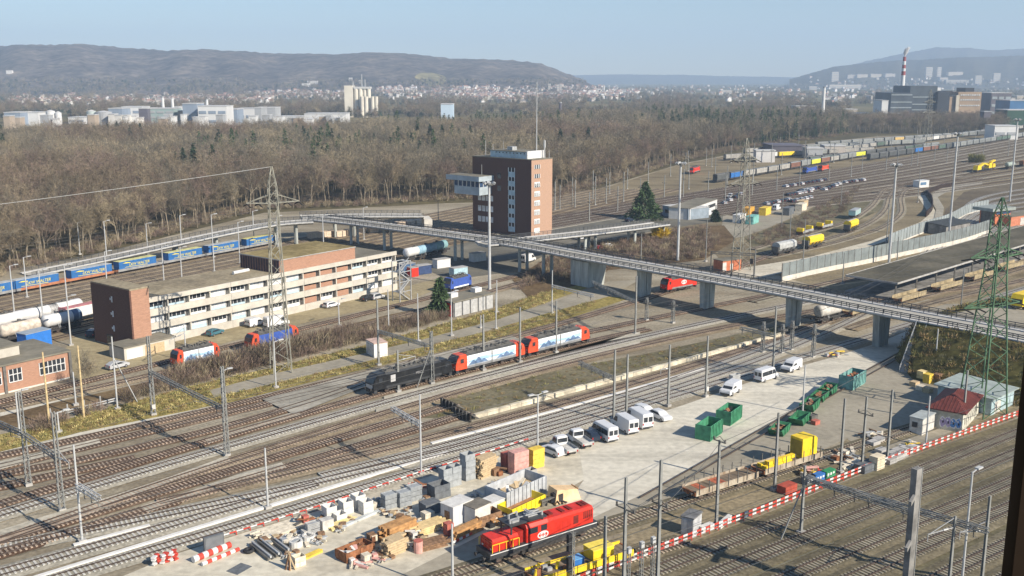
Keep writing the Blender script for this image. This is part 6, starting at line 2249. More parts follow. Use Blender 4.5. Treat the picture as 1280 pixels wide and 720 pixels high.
def car(label, rear, front, m=car_white, kind='hatch', name=None, cat='car', group=None, z=0.06, scale=1.0):
 a, b = at(*rear, z), at(*front, z)
 c = (a + b) / 2
 t = thing(name or 'parked_car', label, cat, c, math.atan2(b.y - a.y, b.x - a.x), group)
 if kind in ('hatch', 'estate', 'suv'):
  L_, w = (4.4, 0.9) if kind != 'suv' else (4.7, 0.94)
  hh = 1.48 if kind != 'suv' else 1.7
  xr = -2.1
  prof = [(-2.15, 0.35), (2.15, 0.35), (2.2, 0.7), (2.0, 0.88), (1.05, 1.0), (0.35, hh - 0.06), (-0.2, hh), (-1.4 if kind == 'hatch' else -1.8, hh - 0.06), (-2.12, 0.98), (-2.2, 0.6)]
  body_loft(t, prof, w, 0.28, m, 0.95)
  side_glass(t, [(0.95, 1.0), (0.32, hh - 0.14), (-1.35, hh - 0.14), (-1.85, 1.02)], w + 0.015, 0.28)
  mb = MB()
  mb.quad((1.09, -0.78, 1.03), (1.09, 0.78, 1.03), (0.42, 0.64, hh - 0.05), (0.42, -0.64, hh - 0.05))
  mb.build('windscreen', glass, parent=t)
  mb = MB()
  xr_ = -1.46 if kind == 'hatch' else -1.86
  mb.quad((-2.16, 0.74, 1.02), (-2.16, -0.74, 1.02), (xr_ - 0.06, -0.62, hh - 0.1), (xr_ - 0.06, 0.62, hh - 0.1))
  mb.build('rear_window', glass, parent=t)
  wheels(t, (-1.3, 1.35), w, 0.32)
  lights(t, 2.19, -2.2, w, 0.68)
 elif kind in ('van', 'minibus', 'smallvan'):
  if kind == 'smallvan':
   L_, w, hh = 4.4, 0.92, 1.85
  else:
   L_, w, hh = 5.9, 1.0, 2.55
  h = L_ / 2
  nose = h - (0.75 if kind != 'smallvan' else 0.85)
  prof = [(-h, 0.35), (h, 0.35), (h + 0.02, 0.8), (h - 0.1, 1.05), (nose, 1.25 if kind != 'smallvan' else 1.1), (nose - 0.75, hh - 0.1), (nose - 1.0, hh), (-h + 0.1, hh), (-h, hh - 0.15)]
  body_loft(t, prof, w, 0.07, m, 1.1)
  zb = 1.3 if kind != 'smallvan' else 1.1
  mb = MB()
  mb.quad((nose + 0.03, -w * 0.86, zb), (nose + 0.03, w * 0.86, zb), (nose - 0.68, w * 0.8, hh - 0.12), (nose - 0.68, -w * 0.8, hh - 0.12))
  mb.build('windscreen', glass, parent=t)
  side_glass(t, [(nose - 0.15, zb), (nose - 0.78, hh - 0.4), (nose - 1.45, hh - 0.4), (nose - 1.45, zb)], w + 0.01, 0.07)
  if kind == 'minibus':
   for x0, x1 in ((nose - 3.0, nose - 1.6), (-h + 0.25, nose - 3.1)):
    side_glass(t, [(x1, zb), (x1, hh - 0.4), (x0, hh - 0.4), (x0, zb)], w + 0.01, 0.07)
  for s in (-0.44, 0.44):
   mb = MB()
   mb.box(-h - 0.03, -h - 0.005, (s - 0.36) * w, (s + 0.36) * w, zb, hh - 0.45)
   mb.build('rear_window', glass, parent=t)
  mb = MB()
  mb.box(-h - 0.06, -h, -w * 0.9, w * 0.9, 0.35, 0.55)
  mb.box(h, h + 0.05, -w * 0.9, w * 0.9, 0.35, 0.6)
  mb.build('bumper', graphite, parent=t)
  wheels(t, (-h + 1.1, h - 1.0), w, 0.34)
  lights(t, h, -h, w, 0.85)
 elif kind == 'pickup':
  w = 0.98
  prof = [(0.3, 0.45), (2.8, 0.45), (2.82, 0.85), (2.2, 1.15), (1.6, 2.05), (1.4, 2.15), (0.4, 2.15), (0.3, 2.0)]
  body_loft(t, prof, w, 0.1, m, 1.1)
  side_glass(t, [(1.95, 1.2), (1.5, 1.95), (0.55, 1.95), (0.55, 1.2)], w + 0.01, 0.1)
  mb = MB()
  mb.quad((2.23, -0.8, 1.18), (2.23, 0.8, 1.18), (1.64, 0.72, 2.05), (1.64, -0.72, 2.05))
  mb.build('windscreen', glass, parent=t)
  mb = MB()
  mb.box(0.25, 0.28, -0.8, 0.8, 1.3, 1.95)
  mb.build('rear_window', glass, parent=t)
  mb = MB()
  mb.box(-3.0, 0.2, -1.02, 1.02, 0.8, 0.92)
  bd = mb.build('load_bed', whitedirt, parent=t)
  for y in (-1.02, 0.98):
   mb = MB()
   mb.box(-3.0, 0.2, y, y + 0.04, 0.93, 1.3)
   mb.build('drop_side', steel, parent=bd)
  mb = MB()
  mb.box(-3.0, -2.96, -0.97, 0.97, 0.93, 1.3)
  mb.build('tailboard', steel, parent=bd)
  mb = MB()
  mb.box(-2.9, 2.6, -0.4, 0.4, 0.45, 0.79)
  mb.build('chassis', grime, parent=t)
  wheels(t, (-1.9, 1.9), w, 0.35)
  lights(t, 2.82, -3.0, w, 0.75)
 t.scale = (scale,) * 3
 return t
car_dark = M('dark_blue_car_paint', (0.02, 0.03, 0.05), 0.25, 0.05, 0.5, spec=0.5)
car_black = M('black_car_paint', (0.02, 0.02, 0.022), 0.25, 0.05, 0.5, spec=0.5)
car_teal = M('teal_car_paint', (0.05, 0.15, 0.19), 0.3, 0.05, 0.5, spec=0.5)
car_silver = M('silver_car_paint', (0.45, 0.46, 0.47), 0.3, 0.05, 0.5, spec=0.5)
car_red = M('red_car_paint', (0.3, 0.02, 0.03), 0.3, 0.05, 0.5, spec=0.5)
car('white hatchback parked beside the yellow crates, nearest of the parked row', (703, 572.5), (679, 562.5))
car('white pickup truck with an empty load bed next to the hatchback', (720, 574), (689, 553), kind='pickup', name='pickup_truck', cat='pickup truck')
car('white pickup truck with a grey bed between the other pickup and the dark car', (739, 565), (710, 545), kind='pickup', name='pickup_truck', cat='pickup truck')
car('dark blue car squeezed between the pickups and the minibus', (748, 555), (727, 542), car_dark)
car('white minibus with long dark side windows in the parked row', (772, 557), (737, 537), kind='minibus', name='minibus', cat='minibus')
car('white panel van between the minibus and the tallest van', (796, 546.5), (766, 528), kind='van', name='panel_van', cat='van')
car('white panel van at the right end of the row of vans', (814, 540), (782, 521), kind='van', name='panel_van', cat='van', scale=1.06)
car('small white car parked right of the vans', (816, 519), (835, 528))
car('white car half hidden behind the right hand van', (798, 514), (816, 521), kind='estate')
car('small white van facing the camera near the green waste containers', (924, 485.5), (902, 498), kind='smallvan', name='small_van', cat='van', scale=1.15)
car('white minibus seen from behind by the yellow kerb', (944, 479), (971, 470), kind='minibus', name='minibus', cat='minibus', scale=0.95)
car('small white van farthest up the apron near the bridge shadow', (1000, 458), (978, 467.5), kind='smallvan', name='small_van', cat='van', scale=1.15)
car('white panel van right in front of the office beside the grey pylon', (333, 410), (358, 405), kind='van', name='panel_van', cat='van')
car('white small van left of the panel van in front of the office', (308, 410), (331, 404.5), kind='smallvan', name='small_van', cat='van', scale=1.1)
car('teal car alone on the striped office car park', (258, 422), (279, 415), car_teal, 'estate')
car('white estate car by the office entrance', (404, 386), (424, 381.5), car_white, 'estate')
car('dark car beside the silver one at the right of the office front', (453, 377), (467, 374), car_black)
car('silver car at the right end of the office front', (464, 375.5), (478, 372), car_silver, 'suv')
car('dark blue car in the shade left of the brick end tower', (112, 423), (121, 417), car_dark, 'suv')
car('black car in the shade close to the brick end tower', (124, 420), (132, 414.5), car_black)
car('pale silver car half behind the mast at the low garage', (139, 462), (155, 458), car_silver)
car('white car in the open on the forecourt under the curved ramp', (718, 301), (733, 297.5))
car('dark red car under the curved ramp', (742, 314), (754, 310), car_red)
car('white car next to the dark red one under the curved ramp', (753, 312), (767, 307), car_white, 'estate')
car('grey car at the end of the forecourt under the ramp', (788, 299), (803, 295), car_silver, 'estate')
car('white van under the main bridge right of the round columns', (652, 329), (668, 325), kind='van', name='panel_van', cat='van')
car('dark car parked above the curved ramp', (781, 278), (793, 276), car_dark, 'estate')
car('white van left of the far car park by the white building', (881, 271), (890, 268), kind='van', name='panel_van', cat='van')
car('yellow van in front of the long white building', (874, 270), (884, 266), M('yellow_van_paint', (0.6, 0.48, 0.04), 0.4, 0.05, 0.5), 'van', name='panel_van', cat='van')
car('white pickup crossing in the lane beside the white building', (908, 249), (916, 246), kind='pickup', name='pickup_truck', cat='pickup truck')
car('white van in front of the grey containers of the far car park', (966, 264), (975, 261), kind='van', name='panel_van', cat='van')
protos = []
for m, nm in ((car_white, 'white'), (car_dark, 'dark'), (car_silver, 'silver'), (car_black, 'black')):
 protos.append(car('small %s car in the crowded far car park on the bank' % nm, (1003, 240), (1009, 237), m, 'estate', group='%s cars of the far car park' % nm))
r_ = random.Random(12)
slots = []
for j, (a, b, n) in enumerate((((982, 234), (1030, 226), 11), ((1000, 240), (1022, 236), 6), ((1030, 238), (1048, 231), 5), ((985, 245), (1012, 240), 8), ((958, 256), (985, 251), 7), ((990, 253), (1012, 248), 5), ((1056, 229), (1078, 226), 6), ((905, 255), (925, 244), 4))):
 for k in range(n):
  f = k / max(1, n - 1)
  slots.append((a[0] + (b[0] - a[0]) * f, a[1] + (b[1] - a[1]) * f))
for k, (x, y) in enumerate(slots):
 o = protos[k] if k < 4 else dup(r_.choice(protos))
 o.location = at(x, y, 0.07)
 o.rotation_euler = (0, 0, math.radians(105) + r_.uniform(-0.12, 0.12))
# ================================================================ stored goods of the work yard
def put(name, label, cat, px, py, rz=None, group=None, z=0.06):
 return thing(name, label, cat, at(px, py, z), math.radians(38) if rz is None else math.radians(rz), group)
def crates(label, px, py, n, m, s=(1.25, 1.05, 0.75), cols=1, rz=None, name='crate_stack', cat='crate stack', open_top=False, slats=False):
 """A stack of n boxes, cols side by side; each box a part."""
 t = put(name, label, cat, px, py, rz)
 for c_ in range(cols):
  for k in range(n):
   mb = MB()
   x0 = (c_ - cols / 2) * (s[0] + 0.08)
   z0 = k * (s[2] + 0.04)
   j = RN.uniform(-0.05, 0.05)
   if slats:
    for q in range(4):
     z = z0 + s[2] * (q + 0.15) / 4
     mb.box(x0 + j, x0 + s[0] + j, -s[1] / 2, -s[1] / 2 + 0.06, z, z + s[2] * 0.17)
     mb.box(x0 + j, x0 + s[0] + j, s[1] / 2 - 0.06, s[1] / 2, z, z + s[2] * 0.17)
     mb.box(x0 + j, x0 + j + 0.06, -s[1] / 2 + 0.065, s[1] / 2 - 0.065, z, z + s[2] * 0.17)
     mb.box(x0 + s[0] + j - 0.06, x0 + s[0] + j, -s[1] / 2 + 0.065, s[1] / 2 - 0.065, z, z + s[2] * 0.17)
    mb.box(x0 + 0.1, x0 + s[0] - 0.1, -s[1] / 2 + 0.1, s[1] / 2 - 0.1, z0, z0 + s[2] * 0.8)
   elif open_top and k == n - 1:
    for a, b, c2, d2 in ((x0, x0 + s[0], -s[1] / 2, -s[1] / 2 + 0.08), (x0, x0 + s[0], s[1] / 2 - 0.08, s[1] / 2), (x0, x0 + 0.08, -s[1] / 2 + 0.085, s[1] / 2 - 0.085), (x0 + s[0] - 0.08, x0 + s[0], -s[1] / 2 + 0.085, s[1] / 2 - 0.085)):
     mb.box(a + j, b + j, c2, d2, z0, z0 + s[2])
    mb.box(x0 + 0.1 + j, x0 + s[0] - 0.1 + j, -s[1] / 2 + 0.1, s[1] / 2 - 0.1, z0, z0 + 0.2)
   else:
    mb.box(x0 + j, x0 + s[0] + j, -s[1] / 2, s[1] / 2, z0, z0 + s[2])
   mb.build('crate', m, parent=t)
 return t
def planks(label, px, py, ln, wd, n, m, rz=None, name='timber_stack', cat='timber stack', th=0.2, messy=0.1, bw=0.28):
 """Layers of long boards with gaps; one mesh per layer."""
 t = put(name, label, cat, px, py, rz)
 for k in range(n):
  mb = MB()
  c_ = max(1, int(wd / (bw + 0.03)))
  for i in range(c_):
   y = -wd / 2 + i * (bw + 0.03)
   dx = RN.uniform(-messy, messy) * 2
   mb.box(-ln / 2 + dx, ln / 2 + dx, y, y + bw, k * (th + 0.05), k * (th + 0.05) + th)
  mb.build('layer', m, parent=t)
 return t
def pile(label, px, py, mats, n, spread, hmax, name='scrap_pile', cat='scrap pile', seed=1, rz=None, long=1.2):
 """Loose heap of boards, boxes and pipes."""
 t = put(name, label, cat, px, py, rz)
 r = random.Random(seed)
 for k in range(n):
  mb = MB()
  x, y = r.uniform(-1, 1) * spread, r.uniform(-0.6, 0.6) * spread
  z = r.uniform(0, hmax) * (1 - (abs(x) + abs(y)) / (2.2 * spread)) + 0.05
  a = r.uniform(0, 3.1)
  ln = r.uniform(0.4, 1) * long
  dx, dy = math.cos(a) * ln, math.sin(a) * ln
  q = r.random()
  if q < 0.6:
   mb.bar((x - dx, y - dy, z), (x + dx, y + dy, z + r.uniform(-0.1, 0.25)), r.uniform(0.15, 0.55), r.uniform(0.06, 0.25))
  elif q < 0.8:
   mb.cyl((x - dx * 0.6, y - dy * 0.6, z + 0.1), (x + dx * 0.6, y + dy * 0.6, z + 0.15), 0.12, n=7)
  else:
   s = r.uniform(0.25, 0.5)
   mb.box(x - s, x + s, y - s, y + s, 0.0, z + s)
  mb.build('piece', r.choice(mats), parent=t)
 return t
def skip(label, px, py, ln, wd, h, m, inner, rz=None, fill_m=None, slope=0.0, name='waste_container', cat='waste container', ribs=8, seed=3):
 """Open-topped container with real walls, ribs and something inside."""
 t = put(name, label, cat, px, py, rz)
 th = 0.1
 a, b = ln / 2, wd / 2
 s = slope
 mb = MB()
 mb.hexa([(-a + s, -b, 0.15), (a - s, -b, 0.15), (a - s, -b + th, 0.15), (-a + s, -b + th, 0.15), (-a, -b, h), (a, -b, h), (a, -b + th, h), (-a, -b + th, h)])
 mb.hexa([(-a + s, b - th, 0.15), (a - s, b - th, 0.15), (a - s, b, 0.15), (-a + s, b, 0.15), (-a, b - th, h), (a, b - th, h), (a, b, h), (-a, b, h)])
 for q in (-1, 1):
  x0, x1 = q * (a - s), q * a
  e = -q * th
  mb.hexa([(x0, -b + th, 0.15), (x0 + e, -b + th, 0.15), (x0 + e, b - th, 0.15), (x0, b - th, 0.15), (x1, -b + th, h), (x1 + e, -b + th, h), (x1 + e, b - th, h), (x1, b - th, h)])
 mb.box(-a + s, a - s, -b, b, 0.0, 0.14)
 mb.build('walls', m, parent=t)
 mb = MB()
 for k in range(ribs + 1):
  x = (-a + s) + (2 * a - 2 * s) * k / ribs
  for y in (-b - 0.06, b + 0.06):
   mb.bar((x, y, 0.2), (x * (a / max(0.1, a - s)), y, h - 0.02), 0.1)
 mb.build('ribs', m, parent=t)
 mb = MB()
 mb.box(-a + s + 0.12, a - s - 0.12, -b + th + 0.01, b - th - 0.01, 0.16, h * (0.3 if fill_m is None else 0.45))
 mb.build('load', inner, parent=t)
 if fill_m:
  r = random.Random(seed)
  for k in range(7):
   mb = MB()
   x, y = r.uniform(-a * 0.75, a * 0.75), r.uniform(-b * 0.5, b * 0.5)
   g = r.uniform(0, 3)
   mb.bar((x - math.cos(g) * 0.7, y - math.sin(g) * 0.5, h * 0.5), (x + math.cos(g) * 0.7, y + math.sin(g) * 0.5, h * 0.85), 0.5, 0.12)
   mb.build('junk', r.choice(fill_m), parent=t)
 return t
pale = M('bleached_board', (0.6, 0.54, 0.43), 0.85, 0.2, 1.6)
palew = M('white_big_box', (0.6, 0.59, 0.56), 0.6, 0.1, 1.2)
greyc = M('grey_crate', (0.30, 0.32, 0.33), 0.8, 0.15, 1.5)
greyd = M('dark_grey_crate', (0.12, 0.13, 0.14), 0.8, 0.2, 1.5)
pinkc = M('pink_crate', (0.56, 0.31, 0.27), 0.8, 0.15, 1.5)
redc = M('brick_red_crate', (0.4, 0.12, 0.09), 0.8, 0.2, 1.5)
ylo = M('ochre_yellow_crate', (0.68, 0.48, 0.07), 0.7, 0.15, 1.5)
orb = M('orange_brown_beam', (0.40, 0.22, 0.09), 0.75, 0.25, 1.4)
cy = M('cyan_tarpaulin', (0.05, 0.36, 0.5), 0.5, 0.15, 1)
mixw = [palew, pale, greyc, steel, whitedirt]
mixd = [rust, timber_dark, steel_dark, pale, greyc]
green2 = M('dark_green_skip', (0.03, 0.135, 0.065), 0.6, 0.35, 0.9)
t = put('barrier_board_stack', 'untidy stack of red and white barrier boards at the lower left of the yard', 'barrier boards', 206, 703)
for k in range(5):
 mb = MB()
 for i in range(6):
  mb.bar((-1.5 + i * 0.5, RN.uniform(-0.5, 0.5), 0.15 + k * 0.24), (-1.0 + i * 0.5, RN.uniform(-0.5, 0.5), 0.15 + k * 0.24), 0.5, 0.16, m=i % 2)
 mb.build('board', [white, MATS['barrier_red']], parent=t)
for (x, y, lab, r) in ((265, 694, 'thick red and white striped tube lying on the sand at lower left', 0.42), (276, 698, 'thinner red and white striped tube in front of the thick one', 0.25)):
 t = put('striped_tube', lab, 'striped tube', x, y, 50)
 mb = MB()
 for i in range(8):
  mb.cyl((-2.6 + i * 0.65, 0, r), (-1.95 + i * 0.65, 0, r), r, n=10, m=i % 2)
 mb.build('shell', [white, MATS['barrier_red']], parent=t)
t = put('cabinet', 'flat dark grey switch cabinet standing beside the nearest track', 'cabinet', 268, 690, 38)
mb = MB()
mb.box(-1.25, 1.25, -0.2, 0.2, 0, 2.2)
mb.build('body', M('slate_grey_cabinet', (0.12, 0.13, 0.14), 0.5, 0.1, 1), parent=t)
mb = MB()
mb.box(-1.1, 1.1, -0.24, -0.205, 0.15, 2.05)
mb.build('door', M('slate_grey_door', (0.15, 0.16, 0.17), 0.5, 0.1, 1), parent=t)
t = put('manhole_cover', 'dark square steel cover flush in the sand at lower left', 'manhole cover', 299, 711, 60)
mb = MB()
mb.box(-1.2, 1.2, -0.9, 0.9, -0.05, 0.03)
mb.build('plate', greyd, parent=t)
t = put('tyre', 'black tyre lying between the striped tube and the steel beams', 'tyre', 311, 690)
mb = MB()
n = 14
mb.loft([[((0.5 + 0.22 * math.cos(b)) * math.cos(a), (0.5 + 0.22 * math.cos(b)) * math.sin(a), 0.22 + 0.22 * math.sin(b)) for b in [2 * math.pi * j / 6 for j in range(6)]] for a in [2 * math.pi * i / n for i in range(n + 1)]], caps=False)
mb.build('tread', black, parent=t)
for k, (x, y, lab) in enumerate(((327, 691, 'dark steel rail bundle, nearest of three on the sand'), (337, 687, 'dark steel rail bundle, middle of three on the sand'), (349, 682, 'dark steel rail bundle, farthest of three on the sand'))):
 t = put('beam_bundle', lab, 'steel beams', x, y, -51)
 for q in range(3):
  mb = MB()
  mb.bar((-2.6, 0.3 * (q - 1), 0.25 + 0.2 * (q == 1)), (2.6, 0.3 * (q - 1), 0.25 + 0.2 * (q == 1)), 0.22, 0.3)
  mb.build('beam', (steel_dark, steel, steel_dark)[q], parent=t)
planks('bleached boards in a long flat stack against the striped barrier', 352, 664, 6.5, 3.2, 3, pale, 42, th=0.16, messy=0.4)
pile('white panels and frames heaped in front of the bleached boards', 375, 678, mixw, 16, 2.0, 1.2, 'panel_heap', 'panels', 3)
for x, y, lab in ((370, 682, 'white concrete ring lying nearest the panels'), (386, 675, 'white concrete ring standing farther right of the panels')):
 t = put('concrete_ring', lab, 'concrete ring', x, y)
 mb = MB()
 n = 14
 mb.loft([[(0.85 * math.cos(a), 0.85 * math.sin(a), 0), (0.85 * math.cos(a), 0.85 * math.sin(a), 0.7), (0.6 * math.cos(a), 0.6 * math.sin(a), 0.7), (0.6 * math.cos(a), 0.6 * math.sin(a), 0)] for a in [2 * math.pi * i / n for i in range(n + 1)]], caps=False)
 mb.build('ring_wall', palew, parent=t)
crates('pair of silvery frames leaning upright by the concrete rings', 391, 668, 2, steel, (1.7, 0.9, 0.85), slats=True, name='frame_stack', cat='metal frames')
pile('dark machine scrap standing among the frames', 379, 657, [rust, steel_dark, redc], 9, 0.9, 2.2, seed=6)
t = put('timber_bundle', 'reddish brown boards tied into a leaning bundle at the bottom of the sand', 'timber bundle', 362, 712)
for k in range(6):
 mb = MB()
 mb.bar((RN.uniform(-0.6, 0.6), RN.uniform(-0.5, 0.5), 0), (RN.uniform(-0.2, 0.2), RN.uniform(-0.2, 0.2), 2.1), 0.28, 0.1)
 mb.build('board', (timber_dark, timber, rust)[k % 3], parent=t)
crates('small open white topped crate next to the brown board bundle', 374, 706, 2, pale, (1.4, 1.1, 0.6), open_top=True, name='crate', cat='crate')
planks('single yellow sheet lying flat on the sand', 391, 693, 2.6, 1.0, 1, ylo, 50, 'board', 'board')
crates('small weathered grey box alone beside the yellow planks', 408, 660, 1, whitedirt, (1.6, 1.2, 1.3), name='crate', cat='crate')
planks('flat layer of bright yellow planks between grey box and white boxes', 427, 655, 4.4, 1.6, 2, M('lemon_plank', (0.7, 0.58, 0.27), 0.8, 0.12, 1.5), 50, th=0.12)
planks('long grey steel channels lying beside the white boxes', 455, 647, 8.0, 0.8, 1, M('zinc_channel', (0.47, 0.5, 0.5), 0.5, 0.1, 1), 50, 'channel_stack', 'steel channels', 0.3)
for k, (x, y, n, lab) in enumerate(((412, 647, 2, 'open white big box, leftmost of the white boxes'), (425, 649, 1, 'low white sack shaped box in front of the white boxes'), (433, 640, 2, 'open white big box, second tall one from the left'), (448, 634, 2, 'open white box pair nearest the barrier'), (458, 640, 2, 'white box with dark slots right of the white boxes'))):
 crates(lab, x, y, n, palew, (1.5, 1.5, 0.85 + 0.1 * (k % 2)), open_top=True, name='big_box', cat='big box')
pile('mixed white and dark junk between white boxes and grey slatted crates', 470, 632, mixw + mixd, 16, 1.7, 1.1, seed=9)
for k, (x, y, n, lab) in enumerate(((487, 634, 3, 'grey slatted crate stack, leftmost of three'), (505, 631, 3, 'grey slatted crate stack, middle of three'), (518, 624, 3, 'grey slatted crate stack, rightmost of three'))):
 crates(lab, x, y, n, greyc, (1.9, 1.3, 0.68), slats=True)
pile('brick red sheeting and boards heaped below the tall silver mast', 526, 611, [redc, pinkc, pale, rust], 14, 1.6, 1.3, seed=14)
crates('dark grey open crate stack in front of the tall grey crates', 549, 620, 2, greyd, (2.6, 2.0, 0.95), open_top=True)
crates('pale grey crate stack two columns wide', 563, 607, 3, greyc, (1.5, 1.4, 0.95), 2, open_top=True)
crates('tallest grey crate stack beside the sawn timber', 585, 598, 4, greyc, (1.7, 1.5, 0.95), open_top=True)
planks('high stack of pale sawn timber between grey and pink crates', 606, 593, 3.3, 1.9, 9, timber, 50, messy=0.2, th=0.27)
pile('dark reddish seats and machine parts before the pink crates', 626, 592, [rust, timber_dark, black, redc], 10, 1.0, 1.1, seed=16)
crates('brick red crate stack half behind the pink one', 635, 585, 3, redc, (1.6, 1.4, 0.8))
crates('tall pink crate stack', 648, 590, 4, pinkc, (2.7, 1.6, 0.82))
crates('yellow crate stack next to the white hatchback', 670, 583, 4, ylo, (2.2, 1.4, 0.7))
crates('low grey concrete tub in front of the pink and yellow stacks', 660, 594, 1, concrete, (2.6, 1.3, 0.9), open_top=True, name='concrete_tub', cat='tub')
c0 = at(643, 622)
skip('large open grey and white container full of scrap boards', 645, 622, 8.2, 3.9, 2.5, M('grey_white_container', (0.4, 0.42, 0.44), 0.6, 0.15, 1), timber, 48, [pale, timber, timber_dark, palew], ribs=10)
skip('low bright yellow skip in front of the large grey container', 652, 636, 6.8, 2.6, 1.35, M('lemon_yellow_skip', (0.8, 0.62, 0.03), 0.5, 0.08, 1), M('rust_brown_load', (0.33, 0.16, 0.07), 0.9, 0.2, 1), 48, None, 0.25, 'skip', 'skip', 7)
pile('black machine attachment lying beside the yellow skip', 690, 630, [black, grime, steel_dark], 14, 1.3, 1.6, 'machine_attachment', 'machine part', 21)
t = put('tilted_bin', 'cream coloured steel bin tipped on its side near the red shunter', 'tipped bin', 706, 624, 30)
mb = MB()
mb.hexa([(-2.2, -1.0, 0), (2.0, -1.0, 0), (2.0, 1.2, 0), (-2.2, 1.2, 0), (-1.7, -0.7, 1.9), (1.9, -0.2, 1.2), (1.9, 1.4, 1.2), (-1.7, 1.5, 1.9)])
mb.build('shell', M('peach_steel_bin', (0.66, 0.47, 0.27), 0.7, 0.12, 0.8), parent=t)
mb = MB()
mb.bar((2.03, -0.8, 0.15), (2.03, 1.3, 0.15), 0.12)
mb.bar((2.0, -0.3, 1.25), (2.0, 1.4, 1.25), 0.12)
mb.build('rim', orb, parent=t)
def cabin(name, label, cat, px, py, ln, wd, h, m, rm, rz=48, dr=None):
 t = put(name, label, cat, px, py, rz)
 mb = MB()
 mb.box(-ln / 2, ln / 2, -wd / 2, wd / 2, 0, h)
 mb.build('body', m, parent=t)
 mb = MB()
 mb.box(-ln / 2 - 0.1, ln / 2 + 0.1, -wd / 2 - 0.1, wd / 2 + 0.1, h + 0.01, h + 0.12)
 mb.build('roof', rm, parent=t)
 if dr:
  mb = MB()
  mb.box(-ln / 2 - 0.05, -ln / 2 - 0.01, -0.5, 0.4, 0.5, 1.9)
  mb.build('opening', dr, parent=t)
 return t
cabin('storage_container', 'white ribbed container with a littered white roof behind the cyan tarpaulin', 'container', 571, 650, 3.6, 2.3, 2.6, M('white_ribbed_sheet', (0.55, 0.57, 0.6), 0.6, 0.1, 1, stretch=(6, 6, 0.2)), palew, 48, timber_dark)
cabin('storage_hut', 'pale concrete hut with a dark flat roof beside the white container', 'hut', 596, 651, 2.9, 2.2, 2.4, M('pale_hut_render', (0.58, 0.57, 0.54), 0.9, 0.08, 1), M('umber_felt', (0.16, 0.145, 0.12), 0.9, 0.2, 1))
cabin('storage_box', 'greenish white steel box behind the pale hut', 'container', 614, 640, 3.2, 2.0, 1.7, M('mint_white_box', (0.5, 0.55, 0.52), 0.7, 0.1, 1), palew)
crates('brown open timber box full of pale pipes beside the pale hut', 608, 653, 1, timber_dark, (3.6, 2.0, 1.5), open_top=True, name='timber_box', cat='box')
pile('loose pale pipes and boards before the brown timber box', 627, 657, [pale, orb, steel, black], 12, 1.5, 0.9, seed=25)
pile('white sheets and planks scattered behind the white container', 590, 628, mixw, 16, 2.6, 0.9, seed=26)
t = put('tarpaulin', 'crumpled cyan tarpaulin at the corner of the white container', 'tarpaulin', 561, 650)
r = random.Random(4)
mb = MB()
mb.loft([[(x + r.uniform(-0.15, 0.15), y + r.uniform(-0.15, 0.15), max(0.02, 1.1 - 0.5 * abs(x) + r.uniform(-0.2, 0.2)) * (1 if abs(y) < 0.9 else 0.1)) for y in (-1.0, -0.6, -0.2, 0.2, 0.6, 1.0)] for x in (-1.3, -0.8, -0.3, 0.2, 0.7, 1.2)], caps=False, closed=False)
mb.build('sheet', cy, parent=t)
crates('dark grey box with a rounded white lid behind the cyan tarpaulin', 538, 640, 2, greyd, (2.4, 1.8, 0.75), name='box', cat='box')
crates('white barrel shaped tub beside the dark grey box', 535, 648, 1, pale, (1.5, 1.2, 1.0), name='tub', cat='tub')
planks('stack of rusty orange brown steel beams left of the drums', 497, 670, 4.4, 1.9, 5, orb, 46, 'beam_stack', 'steel beams', 0.34, 0.4, 0.42)
planks('pale squared timber stack below the orange brown beams', 493, 689, 2.8, 2.0, 6, timber, 46, th=0.26, messy=0.3)
planks('fan of pale new planks beside the dark box', 536, 662, 4.8, 2.2, 4, M('new_plank', (0.62, 0.47, 0.24), 0.8, 0.15, 1.5), 40, messy=0.5)
planks('dark flat heap of old sleepers in front of the pale planks', 541, 681, 3.8, 2.4, 3, timber_dark, 30, th=0.18, messy=0.5)
planks('short orange brown beams behind the red and white board', 583, 668, 4.6, 1.4, 4, orb, 48, 'beam_stack', 'steel beams', 0.3, 0.3, 0.36)
skip('rusty brown open box with torn pink sheeting over it', 444, 694, 4.2, 2.1, 1.25, rust, timber_dark, 46, [pinkc, palew, rust], name='rusty_box', cat='open box', ribs=2)
pile('broken pale boards lying before the rusty box', 457, 704, [pale, pinkc, palew], 12, 1.9, 0.7, seed=33)
pile('white pipes and black hoses between the beams and the planks', 517, 672, [palew, black, steel], 12, 1.5, 0.9, seed=34)
pile('dark boards and rusty bars behind the rusty box', 468, 681, [timber_dark, rust, pale], 14, 1.8, 1.1, seed=35)
t = put('oil_drum', 'red and white oil drum before the dark sleepers', 'drum', 523, 690)
mb = MB()
mb.cyl((0, 0, 0), (0, 0, 1.5), 0.55, n=12)
mb.build('shell', pinkc, parent=t)
mb = MB()
mb.cyl((0, 0, 1.501), (0, 0, 1.56), 0.58, n=12)
mb.build('lid', redc, parent=t)
for x, y, lab in ((561, 668, 'rust red crate drum beside the lamp post at the sand edge'),):
 crates(lab, x, y, 2, redc, (1.0, 1.0, 0.8), name='drum_crate', cat='crate')
t = put('warning_board', 'single red and white striped board lying by the orange brown beams', 'warning board', 578, 675, 50)
mb = MB()
for i in range(6):
 mb.bar((-1.8 + i * 0.6, 0, 0.3), (-1.2 + i * 0.6, 0, 0.3), 0.12, 0.3, m=i % 2)
mb.build('board', [white, MATS['barrier_red']], parent=t)
